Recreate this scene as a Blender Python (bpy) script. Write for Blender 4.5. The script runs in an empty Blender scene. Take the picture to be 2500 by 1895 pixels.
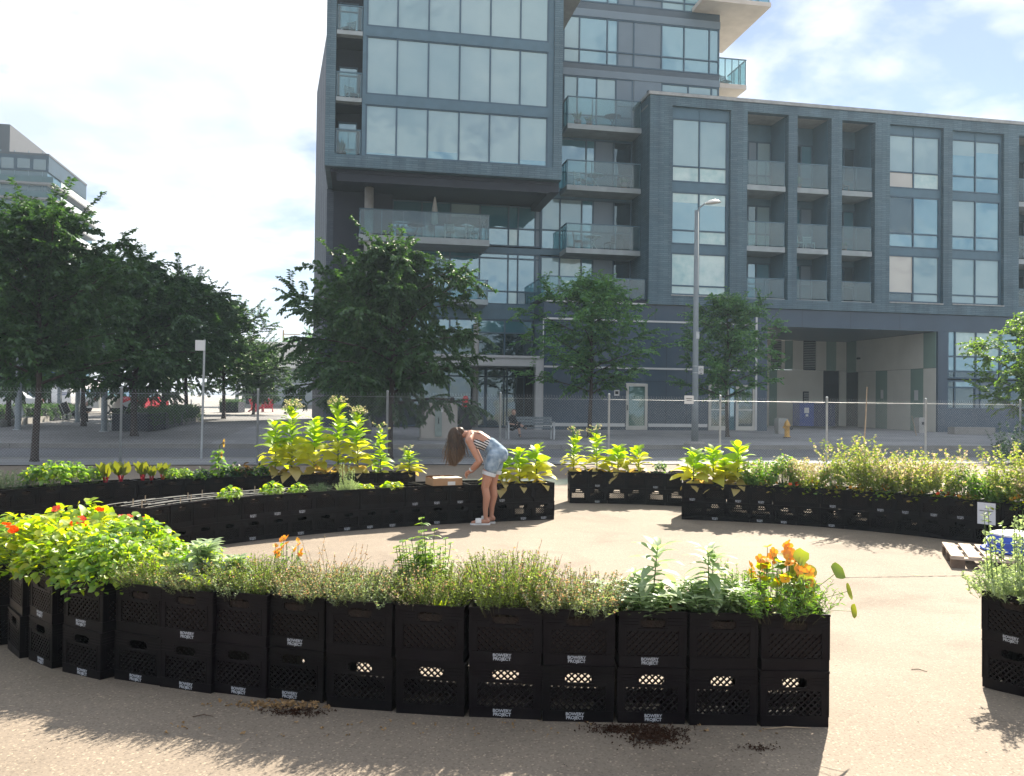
import bpy, bmesh, math, random
import numpy as np
from mathutils import Vector, Matrix, Euler
C = bpy.context.scene.collection
R = math.radians
# ------------------------------------------------------------------ camera, sky, sun, exposure
FPX = 2050.0; ROLL = 0.0123; PITCH = (980 - 947.5) / FPX; CAMH = 1.58
cam_d = bpy.data.cameras.new('camera'); cam = bpy.data.objects.new('camera', cam_d); C.objects.link(cam)
cam_d.sensor_width = 36; cam_d.lens = FPX / 2500 * 36; cam_d.clip_start = 0.05; cam_d.clip_end = 3000
_c, _s, _cp, _sp = math.cos(ROLL), math.sin(ROLL), math.cos(PITCH), math.sin(PITCH)
cam.matrix_world = Matrix(((_c, -_s, 0, 0), (-_s * _sp, -_c * _sp, -_cp, 0), (_s * _cp, _c * _cp, -_sp, CAMH), (0, 0, 0, 1)))
bpy.context.scene.camera = cam
SUN_EL = R(40); SUN_AZ = math.atan2(0.42, 0.907)          # azimuth from +Y towards +X
world = bpy.data.worlds.new('World'); bpy.context.scene.world = world; world.use_nodes = True
def setup_world():
    nt = world.node_tree; n = nt.nodes; n.clear(); L = nt.links
    out = n.new('ShaderNodeOutputWorld'); bg = n.new('ShaderNodeBackground'); L.new(bg.outputs[0], out.inputs[0])
    bg.inputs[1].default_value = 0.055
    sky = n.new('ShaderNodeTexSky'); sky.sky_type = 'NISHITA'; sky.sun_disc = False
    sky.sun_elevation = SUN_EL; sky.sun_rotation = SUN_AZ; sky.air_density = 1.0; sky.dust_density = 0.2; sky.ozone_density = 3.0
    tc = n.new('ShaderNodeTexCoord'); sep = n.new('ShaderNodeSeparateXYZ'); L.new(tc.outputs['Generated'], sep.inputs[0])
    def M(op, a, b=None, clamp=False):
        m = n.new('ShaderNodeMath'); m.operation = op; m.use_clamp = clamp
        for i, v in enumerate((a, b)):
            if v is None: continue
            if isinstance(v, (int, float)): m.inputs[i].default_value = v
            else: L.new(v, m.inputs[i])
        return m.outputs[0]
    den = M('ADD', M('MAXIMUM', sep.outputs[2], 0.0), 0.22)
    cmb = n.new('ShaderNodeCombineXYZ'); L.new(M('DIVIDE', sep.outputs[0], den), cmb.inputs[0]); L.new(M('DIVIDE', sep.outputs[1], den), cmb.inputs[1])
    cmb.inputs[2].default_value = 3.7
    nz = n.new('ShaderNodeTexNoise'); L.new(cmb.outputs[0], nz.inputs['Vector']); nz.inputs['Scale'].default_value = 2.2
    nz.inputs['Detail'].default_value = 9; nz.inputs['Roughness'].default_value = 0.56; nz.inputs['Distortion'].default_value = 0.35
    nz2 = n.new('ShaderNodeTexNoise'); L.new(cmb.outputs[0], nz2.inputs['Vector']); nz2.inputs['Scale'].default_value = 3.1; nz2.inputs['Detail'].default_value = 6
    # breaks in the cloud: open sky to the upper right, thin veil elsewhere
    def gap(dx, dy, dz, tight, amt):
        v = Vector((dx, dy, dz)).normalized()
        dt = n.new('ShaderNodeVectorMath'); dt.operation = 'DOT_PRODUCT'; dt.inputs[1].default_value = v; L.new(tc.outputs['Generated'], dt.inputs[0])
        nrm = n.new('ShaderNodeVectorMath'); nrm.operation = 'LENGTH'; L.new(tc.outputs['Generated'], nrm.inputs[0])
        return M('MULTIPLY', M('SUBTRACT', 1.0, M('MULTIPLY', M('SUBTRACT', 1.0, M('DIVIDE', dt.outputs['Value'], nrm.outputs['Value'])), tight), True), amt)
    g = M('ADD', gap(0.40, 1, 0.44, 80, 0.165), M("ADD", gap(0.60, 1, 0.38, 160, 0.15), gap(-0.22, 1, 0.33, 60, 0.10)))
    nz3 = n.new('ShaderNodeTexNoise'); L.new(cmb.outputs[0], nz3.inputs['Vector']); nz3.inputs['Scale'].default_value = 5.5; nz3.inputs['Detail'].default_value = 7
    cov = M('ADD', M('SUBTRACT', nz.outputs['Fac'], g), M('MULTIPLY', M('SUBTRACT', nz3.outputs['Fac'], 0.5), 0.62))
    rp = n.new('ShaderNodeValToRGB'); L.new(cov, rp.inputs[0]); rp.color_ramp.elements[0].position = 0.25; rp.color_ramp.elements[1].position = 0.46
    shade = n.new('ShaderNodeValToRGB'); L.new(nz2.outputs['Fac'], shade.inputs[0])
    shade.color_ramp.elements[0].position = 0.32; shade.color_ramp.elements[0].color = (0.63, 0.69, 0.78, 1)
    shade.color_ramp.elements[1].position = 0.60; shade.color_ramp.elements[1].color = (1.0, 0.985, 0.95, 1)
    sc = n.new('ShaderNodeMixRGB'); sc.blend_type = 'MULTIPLY'; sc.inputs[0].default_value = 1.0
    L.new(shade.outputs[0], sc.inputs[1]); sc.inputs[2].default_value = (6.0, 6.2, 6.7, 1)
    tint = n.new('ShaderNodeMixRGB'); tint.blend_type = 'MULTIPLY'; tint.inputs[0].default_value = 1.0; L.new(sky.outputs[0], tint.inputs[1]); tint.inputs[2].default_value = (0.66, 0.62, 0.66, 1)
    mx = n.new('ShaderNodeMixRGB'); L.new(rp.outputs[0], mx.inputs[0]); L.new(tint.outputs[0], mx.inputs[1]); L.new(sc.outputs[0], mx.inputs[2])
    L.new(mx.outputs[0], bg.inputs[0])
setup_world()
sun_d = bpy.data.lights.new('sun', 'SUN'); sun_d.energy = 5.0; sun_d.angle = R(0.5); sun_d.color = (1.0, 0.90, 0.74)
sun = bpy.data.objects.new('sun', sun_d); C.objects.link(sun)
SUNDIR = Vector((0.42 * math.cos(SUN_EL), 0.907 * math.cos(SUN_EL), math.sin(SUN_EL))).normalized()
sun.rotation_euler = SUNDIR.to_track_quat('Z', 'Y').to_euler(); sun.location = SUNDIR * 60
VS = bpy.context.scene.view_settings
VS.view_transform = 'Standard'; VS.look = 'None'; VS.exposure = 1.80; VS.gamma = 1.0; VS.use_curve_mapping = False
CY = bpy.context.scene.cycles
CY.max_bounces = 8; CY.transparent_max_bounces = 12; CY.diffuse_bounces = 3; CY.glossy_bounces = 3; CY.transmission_bounces = 5
CY.use_denoising = True; CY.volume_bounces = 0; CY.caustics_reflective = False; CY.caustics_refractive = False

# ------------------------------------------------------------------ helpers
def ray(x, y):                                            # direction (Y = 1) that a spot of the photograph looks along
    u = (x - 1250) / FPX; v = (947.5 - y) / FPX
    d = Vector((u * _c - v * _s, 0, 0)); v2 = v * _c + u * _s
    d = Vector((d.x, _cp - v2 * _sp, _sp + v2 * _cp)); return d / d.y
def at(x, y, Y):
    d = ray(x, y); return Vector((d.x * Y, Y, CAMH + d.z * Y))
def smooth(t): t = min(max(t, 0), 1); return t * t * (3 - 2 * t)
AF = math.atan(0.187); CA, SA = math.cos(AF), math.sin(AF); Y0F = 39.54     # street grid: the facade runs AF to the picture plane
def to_local(X, Y): return X * CA + (Y - Y0F) * SA, -X * SA + (Y - Y0F) * CA
def to_world(s, v): return s * CA - v * SA, Y0F + s * SA + v * CA
def zg(X, Y):                                             # height of the ground
    s, v = to_local(X, Y)
    z = -0.20 * smooth((Y - 3.8) / 3.7)
    z += 0.12 * smooth((v + 25) / 7.5)
    if v > -9.75: z = 0.05 + 0.0205 * (v + 9.75) if v < 0 else 0.25 + 0.006 * v
    return z
def ground_at(x, y):
    d = ray(x, y); z = 0.0
    for _ in range(12):
        t = (z - CAMH) / d.z; z = zg(d.x * t, t)
    return Vector((d.x * t, t, z))
def tag(o, label=None, cat=None, group=None, kind=None):
    if label: o['label'] = label
    if cat: o['category'] = cat
    if group: o['group'] = group
    if kind: o['kind'] = kind
    return o
def thing(name, label, cat, loc=(0, 0, 0), rz=0.0, group=None):
    o = bpy.data.objects.new(name, None); C.objects.link(o); o.location = loc; o.rotation_euler = (0, 0, rz); o.empty_display_size = 0.2
    return tag(o, label, cat, group)
def copy_tree(o, parent=None):
    c = o.copy(); C.objects.link(c); c.parent = parent
    for ch in list(o.children): copy_tree(ch, c)
    return c
class MB:
    def __init__(self): self.v = []; self.f = []; self.m = []; self.mi = 0
    def add(self, vs, fs):
        b = len(self.v); self.v += [tuple(p) for p in vs]; self.f += [tuple(i + b for i in f) for f in fs]; self.m += [self.mi] * len(fs); return self
    def box(self, x0, x1, y0, y1, z0, z1, M=None):
        vs = [(x, y, z) for z in (z0, z1) for y in (y0, y1) for x in (x0, x1)]
        if M is not None: vs = [M @ Vector(p) for p in vs]
        return self.add(vs, [(0, 2, 3, 1), (4, 5, 7, 6), (0, 1, 5, 4), (2, 6, 7, 3), (0, 4, 6, 2), (1, 3, 7, 5)])
    def bar(self, a, b, w, h=None, up=(0, 0, 1)):           # square bar from a to b
        a = Vector(a); b = Vector(b); d = (b - a).normalized(); up = Vector(up)
        if abs(d.dot(up)) > 0.98: up = Vector((1, 0, 0))
        x = d.cross(up).normalized() * (w / 2); y = x.cross(d).normalized() * ((h or w) / 2)
        vs = [p + i * x + j * y for p in (a, b) for i, j in ((-1, -1), (1, -1), (1, 1), (-1, 1))]
        return self.add(vs, [(0, 3, 2, 1), (4, 5, 6, 7), (0, 1, 5, 4), (1, 2, 6, 5), (2, 3, 7, 6), (3, 0, 4, 7)])
    def tube(self, pts, rs, n=8, cap=True, flat=1.0, up=None):
        pts = [Vector(p) for p in pts]
        if isinstance(rs, (int, float)): rs = [rs] * len(pts)
        base = len(self.v); prev = None
        for i, p in enumerate(pts):
            d = (pts[min(i + 1, len(pts) - 1)] - pts[max(i - 1, 0)]).normalized()
            if up is not None: x = Vector(up).cross(d)
            elif prev is None: x = d.cross(Vector((0, 0, 1)) if abs(d.z) < 0.9 else Vector((1, 0, 0)))
            else: x = prev - d * prev.dot(d)
            if x.length < 1e-6: x = Vector((1, 0, 0))
            x.normalize(); prev = x; y = d.cross(x)
            r = rs[i]; rx, ry = (r if isinstance(r, tuple) else (r, r * flat))
            for k in range(n):
                a = 2 * math.pi * k / n; q = p + x * math.cos(a) * rx + y * math.sin(a) * ry; self.v.append((q.x, q.y, q.z))
        for i in range(len(pts) - 1):
            for k in range(n):
                a = base + i * n + k; b = base + i * n + (k + 1) % n; self.f.append((a, b, b + n, a + n)); self.m.append(self.mi)
        if cap:
            self.f.append(tuple(base + k for k in range(n - 1, -1, -1))); self.f.append(tuple(base + (len(pts) - 1) * n + k for k in range(n))); self.m += [self.mi] * 2
        return self
    def lathe(self, prof, n=16, c=(0, 0, 0)):
        base = len(self.v)
        for r, z in prof:
            for k in range(n):
                a = 2 * math.pi * k / n; self.v.append((c[0] + r * math.cos(a), c[1] + r * math.sin(a), c[2] + z))
        for i in range(len(prof) - 1):
            for k in range(n):
                a = base + i * n + k; b = base + i * n + (k + 1) % n; self.f.append((a, b, b + n, a + n)); self.m.append(self.mi)
        self.f.append(tuple(base + k for k in range(n - 1, -1, -1))); self.f.append(tuple(base + (len(prof) - 1) * n + k for k in range(n))); self.m += [self.mi] * 2
        return self
    def prism(self, poly, y0, y1):                           # polygon in xz pushed along y
        n = len(poly); vs = [(x, y0, z) for x, z in poly] + [(x, y1, z) for x, z in poly]
        return self.add(vs, [tuple(range(n)), tuple(range(2 * n - 1, n - 1, -1))] + [(i, (i + n), (i + 1) % n + n, (i + 1) % n) for i in range(n)])
    def grid_wall(self, s0, s1, z0, z1, holes, v0, v1):      # wall slab with rectangular openings; only outer faces
        xs = sorted({s0, s1} | {h for o in holes for h in o[:2] if s0 < h < s1}); zs = sorted({z0, z1} | {h for o in holes for h in o[2:] if z0 < h < z1})
        def full(i, j):
            if not (0 <= i < len(xs) - 1 and 0 <= j < len(zs) - 1): return False
            x = (xs[i] + xs[i + 1]) / 2; z = (zs[j] + zs[j + 1]) / 2
            return not any(o[0] < x < o[1] and o[2] < z < o[3] for o in holes)
        for i in range(len(xs) - 1):
            for j in range(len(zs) - 1):
                if not full(i, j): continue
                a, b, c, d = xs[i], xs[i + 1], zs[j], zs[j + 1]
                self.add([(a, v0, c), (b, v0, c), (b, v0, d), (a, v0, d)], [(0, 1, 2, 3)]); self.add([(a, v1, c), (b, v1, c), (b, v1, d), (a, v1, d)], [(3, 2, 1, 0)])
                if not full(i - 1, j): self.add([(a, v0, c), (a, v0, d), (a, v1, d), (a, v1, c)], [(0, 1, 2, 3)])
                if not full(i + 1, j): self.add([(b, v0, c), (b, v0, d), (b, v1, d), (b, v1, c)], [(3, 2, 1, 0)])
                if not full(i, j - 1): self.add([(a, v0, c), (b, v0, c), (b, v1, c), (a, v1, c)], [(3, 2, 1, 0)])
                if not full(i, j + 1): self.add([(a, v0, d), (b, v0, d), (b, v1, d), (a, v1, d)], [(0, 1, 2, 3)])
        return self
    def build(self, name, mats, parent=None, loc=None, rz=0.0, smooth=False):
        me = bpy.data.meshes.new(name); me.from_pydata(self.v, [], self.f)
        for m in (mats if isinstance(mats, (list, tuple)) else [mats]): me.materials.append(m)
        me.polygons.foreach_set('material_index', self.m)
        if smooth: me.polygons.foreach_set('use_smooth', [True] * len(self.f))
        me.update(); o = bpy.data.objects.new(name, me); C.objects.link(o)
        if parent is not None: o.parent = parent
        if loc is not None: o.location = loc
        o.rotation_euler = (0, 0, rz); return o
# ------------------------------------------------------------------ materials
MATS = {}
def nodes(name):
    m = bpy.data.materials.new(name); m.use_nodes = True; nt = m.node_tree; nt.nodes.clear()
    out = nt.nodes.new('ShaderNodeOutputMaterial'); MATS[name] = m; return m, nt, nt.nodes, nt.links, out
def plain(name, col, rough=0.6, var=0.15, scale=6.0, spec=0.3, metal=0.0, bump=0.0, bscale=60.0):
    m, nt, n, L, out = nodes(name); p = n.new('ShaderNodeBsdfPrincipled'); L.new(p.outputs[0], out.inputs[0])
    tc = n.new('ShaderNodeTexCoord'); nz = n.new('ShaderNodeTexNoise'); L.new(tc.outputs['Object'], nz.inputs['Vector'])
    nz.inputs['Scale'].default_value = scale; nz.inputs['Detail'].default_value = 5
    rp = n.new('ShaderNodeValToRGB'); L.new(nz.outputs['Fac'], rp.inputs[0]); e = rp.color_ramp.elements
    e[0].position = 0.3; e[1].position = 0.7
    e[0].color = tuple(c * (1 - var) for c in col) + (1,); e[1].color = tuple(min(1, c * (1 + var)) for c in col) + (1,)
    L.new(rp.outputs[0], p.inputs['Base Color']); p.inputs['Roughness'].default_value = rough; p.inputs['Metallic'].default_value = metal
    p.inputs['Specular IOR Level'].default_value = spec
    if bump:
        nb = n.new('ShaderNodeTexNoise'); L.new(tc.outputs['Object'], nb.inputs['Vector']); nb.inputs['Scale'].default_value = bscale; nb.inputs['Detail'].default_value = 4
        bm = n.new('ShaderNodeBump'); bm.inputs['Strength'].default_value = bump; bm.inputs['Distance'].default_value = 0.01; L.new(nb.outputs['Fac'], bm.inputs['Height']); L.new(bm.outputs[0], p.inputs['Normal'])
    return m
def leaf(name, c1, c2, trans=0.5, tcol=None, rough=0.5, gloss=0.06):
    """leaf tissue: reflected and transmitted light, each leaf a little different"""
    m, nt, n, L, out = nodes(name); g = n.new('ShaderNodeNewGeometry')
    rp = n.new('ShaderNodeValToRGB'); L.new(g.outputs['Random Per Island'], rp.inputs[0]); rp.color_ramp.elements[0].color = c1 + (1,); rp.color_ramp.elements[1].color = c2 + (1,)
    df = n.new('ShaderNodeBsdfDiffuse'); L.new(rp.outputs[0], df.inputs[0]); tr = n.new('ShaderNodeBsdfTranslucent')
    ml = n.new('ShaderNodeMixRGB'); ml.blend_type = 'MULTIPLY'; ml.inputs[0].default_value = 1.0; L.new(rp.outputs[0], ml.inputs[1]); ml.inputs[2].default_value = (tcol or (1.7, 1.5, 0.6)) + (1,)
    L.new(ml.outputs[0], tr.inputs[0]); mx = n.new('ShaderNodeMixShader'); mx.inputs[0].default_value = trans; L.new(df.outputs[0], mx.inputs[1]); L.new(tr.outputs[0], mx.inputs[2])
    gl = n.new('ShaderNodeBsdfGlossy'); gl.inputs['Roughness'].default_value = rough; m2 = n.new('ShaderNodeMixShader'); m2.inputs[0].default_value = gloss
    L.new(mx.outputs[0], m2.inputs[1]); L.new(gl.outputs[0], m2.inputs[2]); L.new(m2.outputs[0], out.inputs[0]); return m
def brick(name, c1, c2, mortar, bw=0.55, bh=0.095):
    m, nt, n, L, out = nodes(name); p = n.new('ShaderNodeBsdfPrincipled'); L.new(p.outputs[0], out.inputs[0])
    tc = n.new('ShaderNodeTexCoord'); sp = n.new('ShaderNodeSeparateXYZ'); L.new(tc.outputs['Object'], sp.inputs[0])
    ad = n.new('ShaderNodeMath'); L.new(sp.outputs[0], ad.inputs[0]); L.new(sp.outputs[1], ad.inputs[1])
    cb = n.new('ShaderNodeCombineXYZ'); L.new(ad.outputs[0], cb.inputs[0]); L.new(sp.outputs[2], cb.inputs[1])
    bt = n.new('ShaderNodeTexBrick'); L.new(cb.outputs[0], bt.inputs['Vector']); bt.inputs['Scale'].default_value = 1.0
    bt.inputs['Brick Width'].default_value = bw; bt.inputs['Row Height'].default_value = bh; bt.inputs['Mortar Size'].default_value = 0.012
    bt.inputs['Color1'].default_value = c1 + (1,); bt.inputs['Color2'].default_value = c2 + (1,); bt.inputs['Mortar'].default_value = mortar + (1,); bt.inputs['Bias'].default_value = -0.2
    nz = n.new('ShaderNodeTexNoise'); L.new(tc.outputs['Object'], nz.inputs['Vector']); nz.inputs['Scale'].default_value = 0.6; nz.inputs['Detail'].default_value = 6
    mx = n.new('ShaderNodeMixRGB'); mx.blend_type = 'OVERLAY'; mx.inputs[0].default_value = 0.35; L.new(bt.outputs[0], mx.inputs[1]); L.new(nz.outputs['Fac'], mx.inputs[2])
    mp = n.new('ShaderNodeMapping'); mp.inputs['Scale'].default_value = (2.2, 2.2, 0.10); L.new(tc.outputs['Object'], mp.inputs['Vector']); st = n.new('ShaderNodeTexNoise'); L.new(mp.outputs[0], st.inputs['Vector']); st.inputs['Scale'].default_value = 1.0; st.inputs['Detail'].default_value = 6
    sr = n.new('ShaderNodeValToRGB'); L.new(st.outputs['Fac'], sr.inputs[0]); sr.color_ramp.elements[0].position = .35; sr.color_ramp.elements[0].color = (.82, .82, .84, 1); sr.color_ramp.elements[1].position = .68; sr.color_ramp.elements[1].color = (1.12, 1.12, 1.10, 1)
    m9 = n.new('ShaderNodeMixRGB'); m9.blend_type = 'MULTIPLY'; m9.inputs[0].default_value = 1; L.new(mx.outputs[0], m9.inputs[1]); L.new(sr.outputs[0], m9.inputs[2])
    L.new(m9.outputs[0], p.inputs['Base Color']); p.inputs['Roughness'].default_value = 0.6; p.inputs['Specular IOR Level'].default_value = 0.4
    bm = n.new('ShaderNodeBump'); bm.inputs['Strength'].default_value = 0.5; bm.inputs['Distance'].default_value = 0.01; bm.invert = True; L.new(bt.outputs['Fac'], bm.inputs['Height']); L.new(bm.outputs[0], p.inputs['Normal'])
    return m
def panes(name, col, col2, refl, rough=0.03, scale=0.35, wav=0.02):
    """window glass over a dim room or a lowered blind: body colour under a mirror coat, slightly wavy sheets"""
    m, nt, n, L, out = nodes(name); tc = n.new('ShaderNodeTexCoord'); nz = n.new('ShaderNodeTexNoise'); L.new(tc.outputs['Object'], nz.inputs['Vector'])
    nz.inputs['Scale'].default_value = scale; nz.inputs['Detail'].default_value = 3
    g = n.new('ShaderNodeNewGeometry'); ad = n.new('ShaderNodeMath'); ad.operation = 'MULTIPLY_ADD'; L.new(g.outputs['Random Per Island'], ad.inputs[0]); ad.inputs[1].default_value = 0.5; L.new(nz.outputs['Fac'], ad.inputs[2])
    rp = n.new('ShaderNodeValToRGB'); L.new(ad.outputs[0], rp.inputs[0]); rp.color_ramp.elements[0].position = 0.4; rp.color_ramp.elements[1].position = 1.05
    rp.color_ramp.elements[0].color = col + (1,); rp.color_ramp.elements[1].color = col2 + (1,)
    df = n.new('ShaderNodeBsdfDiffuse'); L.new(rp.outputs[0], df.inputs[0]); gl = n.new('ShaderNodeBsdfGlossy'); gl.inputs['Roughness'].default_value = rough; gl.inputs[0].default_value = (0.72, 0.93, 1.0, 1)
    bn = n.new('ShaderNodeTexNoise'); L.new(tc.outputs['Object'], bn.inputs['Vector']); bn.inputs['Scale'].default_value = 0.9; bn.inputs['Detail'].default_value = 1
    bm = n.new('ShaderNodeBump'); bm.inputs['Strength'].default_value = 1.0; bm.inputs['Distance'].default_value = wav; L.new(bn.outputs['Fac'], bm.inputs['Height']); L.new(bm.outputs[0], gl.inputs['Normal'])
    fr = n.new('ShaderNodeFresnel'); fr.inputs[0].default_value = 1.5; ma = n.new('ShaderNodeMath'); ma.use_clamp = True; L.new(fr.outputs[0], ma.inputs[0]); ma.inputs[1].default_value = refl
    mx = n.new('ShaderNodeMixShader'); L.new(ma.outputs[0], mx.inputs[0]); L.new(df.outputs[0], mx.inputs[1]); L.new(gl.outputs[0], mx.inputs[2]); L.new(mx.outputs[0], out.inputs[0]); return m
def clear_glass(name, tint, body, fb=0.18, fg=0.10):
    m, nt, n, L, out = nodes(name); t = n.new('ShaderNodeBsdfTransparent'); t.inputs[0].default_value = tint + (1,)
    d = n.new('ShaderNodeBsdfDiffuse'); d.inputs[0].default_value = body + (1,); g = n.new('ShaderNodeBsdfGlossy'); g.inputs['Roughness'].default_value = 0.03
    a = n.new('ShaderNodeMixShader'); a.inputs[0].default_value = fb; L.new(t.outputs[0], a.inputs[1]); L.new(d.outputs[0], a.inputs[2])
    b = n.new('ShaderNodeMixShader'); b.inputs[0].default_value = fg; L.new(a.outputs[0], b.inputs[1]); L.new(g.outputs[0], b.inputs[2]); L.new(b.outputs[0], out.inputs[0]); return m
def pavement(name, c, speck=0.35, fine=140.0, big=0.5, rough=0.85, joints=None, stain=False):
    """worn paving: blotches, pale and dark aggregate, optional unit paving joints"""
    m, nt, n, L, out = nodes(name); p = n.new('ShaderNodeBsdfPrincipled'); L.new(p.outputs[0], out.inputs[0]); tc = n.new('ShaderNodeTexCoord')
    a = n.new('ShaderNodeTexNoise'); L.new(tc.outputs['Object'], a.inputs['Vector']); a.inputs['Scale'].default_value = big; a.inputs['Detail'].default_value = 8; a.inputs['Roughness'].default_value = 0.65
    rp = n.new('ShaderNodeValToRGB'); L.new(a.outputs['Fac'], rp.inputs[0]); rp.color_ramp.elements[0].position = 0.3; rp.color_ramp.elements[1].position = 0.72
    rp.color_ramp.elements[0].color = tuple(x * 0.80 for x in c) + (1,); rp.color_ramp.elements[1].color = tuple(x * 1.15 for x in c) + (1,)
    v = n.new('ShaderNodeTexVoronoi'); L.new(tc.outputs['Object'], v.inputs['Vector']); v.inputs['Scale'].default_value = fine
    r2 = n.new('ShaderNodeValToRGB'); L.new(v.outputs['Color'], r2.inputs[0]); e = r2.color_ramp.elements; e[0].position = 0.15; e[0].color = (0.45, 0.45, 0.47, 1); e[1].position = 0.92; e[1].color = (2.6, 2.5, 2.3, 1)
    k = e.new(0.35); k.color = (0.95, 0.95, 0.95, 1); k = e.new(0.80); k.color = (1.1, 1.1, 1.1, 1)
    mx = n.new('ShaderNodeMixRGB'); mx.blend_type = 'MULTIPLY'; mx.inputs[0].default_value = speck; L.new(rp.outputs[0], mx.inputs[1]); L.new(r2.outputs[0], mx.inputs[2])
    col = mx.outputs[0]; nb = n.new('ShaderNodeTexNoise'); L.new(tc.outputs['Object'], nb.inputs['Vector']); nb.inputs['Scale'].default_value = fine * 0.5; nb.inputs['Detail'].default_value = 3
    if joints:
        b = n.new('ShaderNodeTexBrick'); L.new(tc.outputs['Object'], b.inputs['Vector']); b.inputs['Scale'].default_value = 1; b.inputs['Brick Width'].default_value = joints[0]; b.inputs['Row Height'].default_value = joints[1]
        b.inputs['Mortar Size'].default_value = joints[2]; b.inputs['Color1'].default_value = (1, 1, 1, 1); b.inputs['Color2'].default_value = (0.82, 0.82, 0.84, 1); b.inputs['Mortar'].default_value = (0.45, 0.45, 0.45, 1)
        m3 = n.new('ShaderNodeMixRGB'); m3.blend_type = 'MULTIPLY'; m3.inputs[0].default_value = 1.0; L.new(col, m3.inputs[1]); L.new(b.outputs[0], m3.inputs[2]); col = m3.outputs[0]
    if stain:                                             # old spills, worn patches and hairline cracks
        s1 = n.new('ShaderNodeTexNoise'); L.new(tc.outputs['Object'], s1.inputs['Vector']); s1.inputs['Scale'].default_value = 0.9; s1.inputs['Detail'].default_value = 9; s1.inputs['Distortion'].default_value = 0.8
        sr = n.new('ShaderNodeValToRGB'); L.new(s1.outputs['Fac'], sr.inputs[0]); sr.color_ramp.elements[0].position = 0.56; sr.color_ramp.elements[0].color = (1, 1, 1, 1); sr.color_ramp.elements[1].position = 0.70; sr.color_ramp.elements[1].color = (0.80, 0.79, 0.79, 1)
        wv = n.new('ShaderNodeMixRGB'); wv.blend_type = 'ADD'; wv.inputs[0].default_value = 0.5; L.new(tc.outputs['Object'], wv.inputs[1]); L.new(s1.outputs['Color'], wv.inputs[2])
        vc = n.new('ShaderNodeTexVoronoi'); vc.feature = 'DISTANCE_TO_EDGE'; vc.inputs['Scale'].default_value = 0.32; L.new(wv.outputs[0], vc.inputs['Vector'])
        cr = n.new('ShaderNodeValToRGB'); L.new(vc.outputs['Distance'], cr.inputs[0]); cr.color_ramp.elements[0].position = 0.0; cr.color_ramp.elements[0].color = (0.72, 0.70, 0.68, 1); cr.color_ramp.elements[1].position = 0.0028; cr.color_ramp.elements[1].color = (1, 1, 1, 1)
        for q in (sr,): mm_ = n.new('ShaderNodeMixRGB'); mm_.blend_type = 'MULTIPLY'; mm_.inputs[0].default_value = 1.0; L.new(col, mm_.inputs[1]); L.new(q.outputs[0], mm_.inputs[2]); col = mm_.outputs[0]
    L.new(col, p.inputs['Base Color']); p.inputs['Roughness'].default_value = rough; p.inputs['Specular IOR Level'].default_value = 0.25
    bm = n.new('ShaderNodeBump'); bm.inputs['Strength'].default_value = 0.35; bm.inputs['Distance'].default_value = 0.006; L.new(nb.outputs['Fac'], bm.inputs['Height']); L.new(bm.outputs[0], p.inputs['Normal']); return m
M_lot = pavement('lot_paving', (0.205, 0.170, 0.136), 0.45, 110.0, 0.5, stain=True)
M_road = pavement('road_asphalt', (0.12, 0.125, 0.14), 0.3, 60.0, 0.3)
M_walk = pavement('walk_concrete', (0.26, 0.265, 0.28), 0.2, 60.0, 0.4, joints=(1.5, 1.5, 0.008))
M_paver = pavement('plaza_pavers', (0.22, 0.22, 0.225), 0.2, 60.0, 0.3, joints=(0.6, 0.3, 0.012))
M_curb = pavement('kerb_concrete', (0.25, 0.245, 0.235), 0.2, 60.0, 0.8)
M_far = pavement('far_street', (0.26, 0.25, 0.24), 0.2, 30.0, 0.1)
M_brick = brick('slate_brick', (0.074, 0.128, 0.164), (0.108, 0.166, 0.202), (0.048, 0.090, 0.122))
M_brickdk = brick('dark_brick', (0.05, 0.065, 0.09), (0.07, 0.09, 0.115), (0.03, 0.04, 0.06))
M_metal = plain('window_metal', (0.066, 0.132, 0.182), 0.45, 0.08, 2.0, 0.5)
M_mpanel = plain('metal_panel', (0.145, 0.195, 0.24), 0.5, 0.06, 1.0, 0.5)
M_navy = plain('navy_panel', (0.031, 0.060, 0.098), 0.35, 0.12, 0.7, 0.5)
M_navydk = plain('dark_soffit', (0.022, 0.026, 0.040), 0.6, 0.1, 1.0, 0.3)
M_pale = plain('pale_trim', (0.55, 0.56, 0.56), 0.5, 0.05, 2.0)
M_conc = plain('concrete', (0.33, 0.33, 0.32), 0.8, 0.15, 3.0, 0.2, bump=0.2)
M_slabc = plain('slab_concrete', (0.30, 0.34, 0.36), 0.8, 0.12, 2.0, 0.2)
M_pane = panes('pane_dim', (0.03, 0.12, 0.165), (0.07, 0.19, 0.24), 0.22)
M_paneg = panes('pane_dark', (0.008, 0.018, 0.028), (0.022, 0.036, 0.046), 0.10)
M_blind = panes('pane_blind', (0.17, 0.265, 0.29), (0.26, 0.345, 0.36), 0.12, scale=0.5)
M_curtain = panes('pane_curtain', (0.24, 0.38, 0.37), (0.48, 0.56, 0.52), 0.12, scale=2.2, wav=0.05)
M_tan = panes('pane_tan', (0.42, 0.38, 0.32), (0.52, 0.47, 0.41), 0.08)
M_rail = clear_glass('rail_glass', (0.66, 0.82, 0.84), (0.28, 0.38, 0.40), 0.07, 0.07)
M_frame = plain('window_frame_metal', (0.050, 0.095, 0.140), 0.45, 0.08, 2.0, 0.4)
M_steel = plain('galvanised_steel', (0.42, 0.45, 0.47), 0.45, 0.12, 8.0, 0.5, metal=0.35)
M_stripeA = plain('panel_beige', (0.60, 0.59, 0.53), 0.6, 0.05, 1.0)  # passage sunlight put into a paler base colour
M_stripeB = plain('panel_green', (0.20, 0.29, 0.25), 0.6, 0.05, 1.0)
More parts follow.
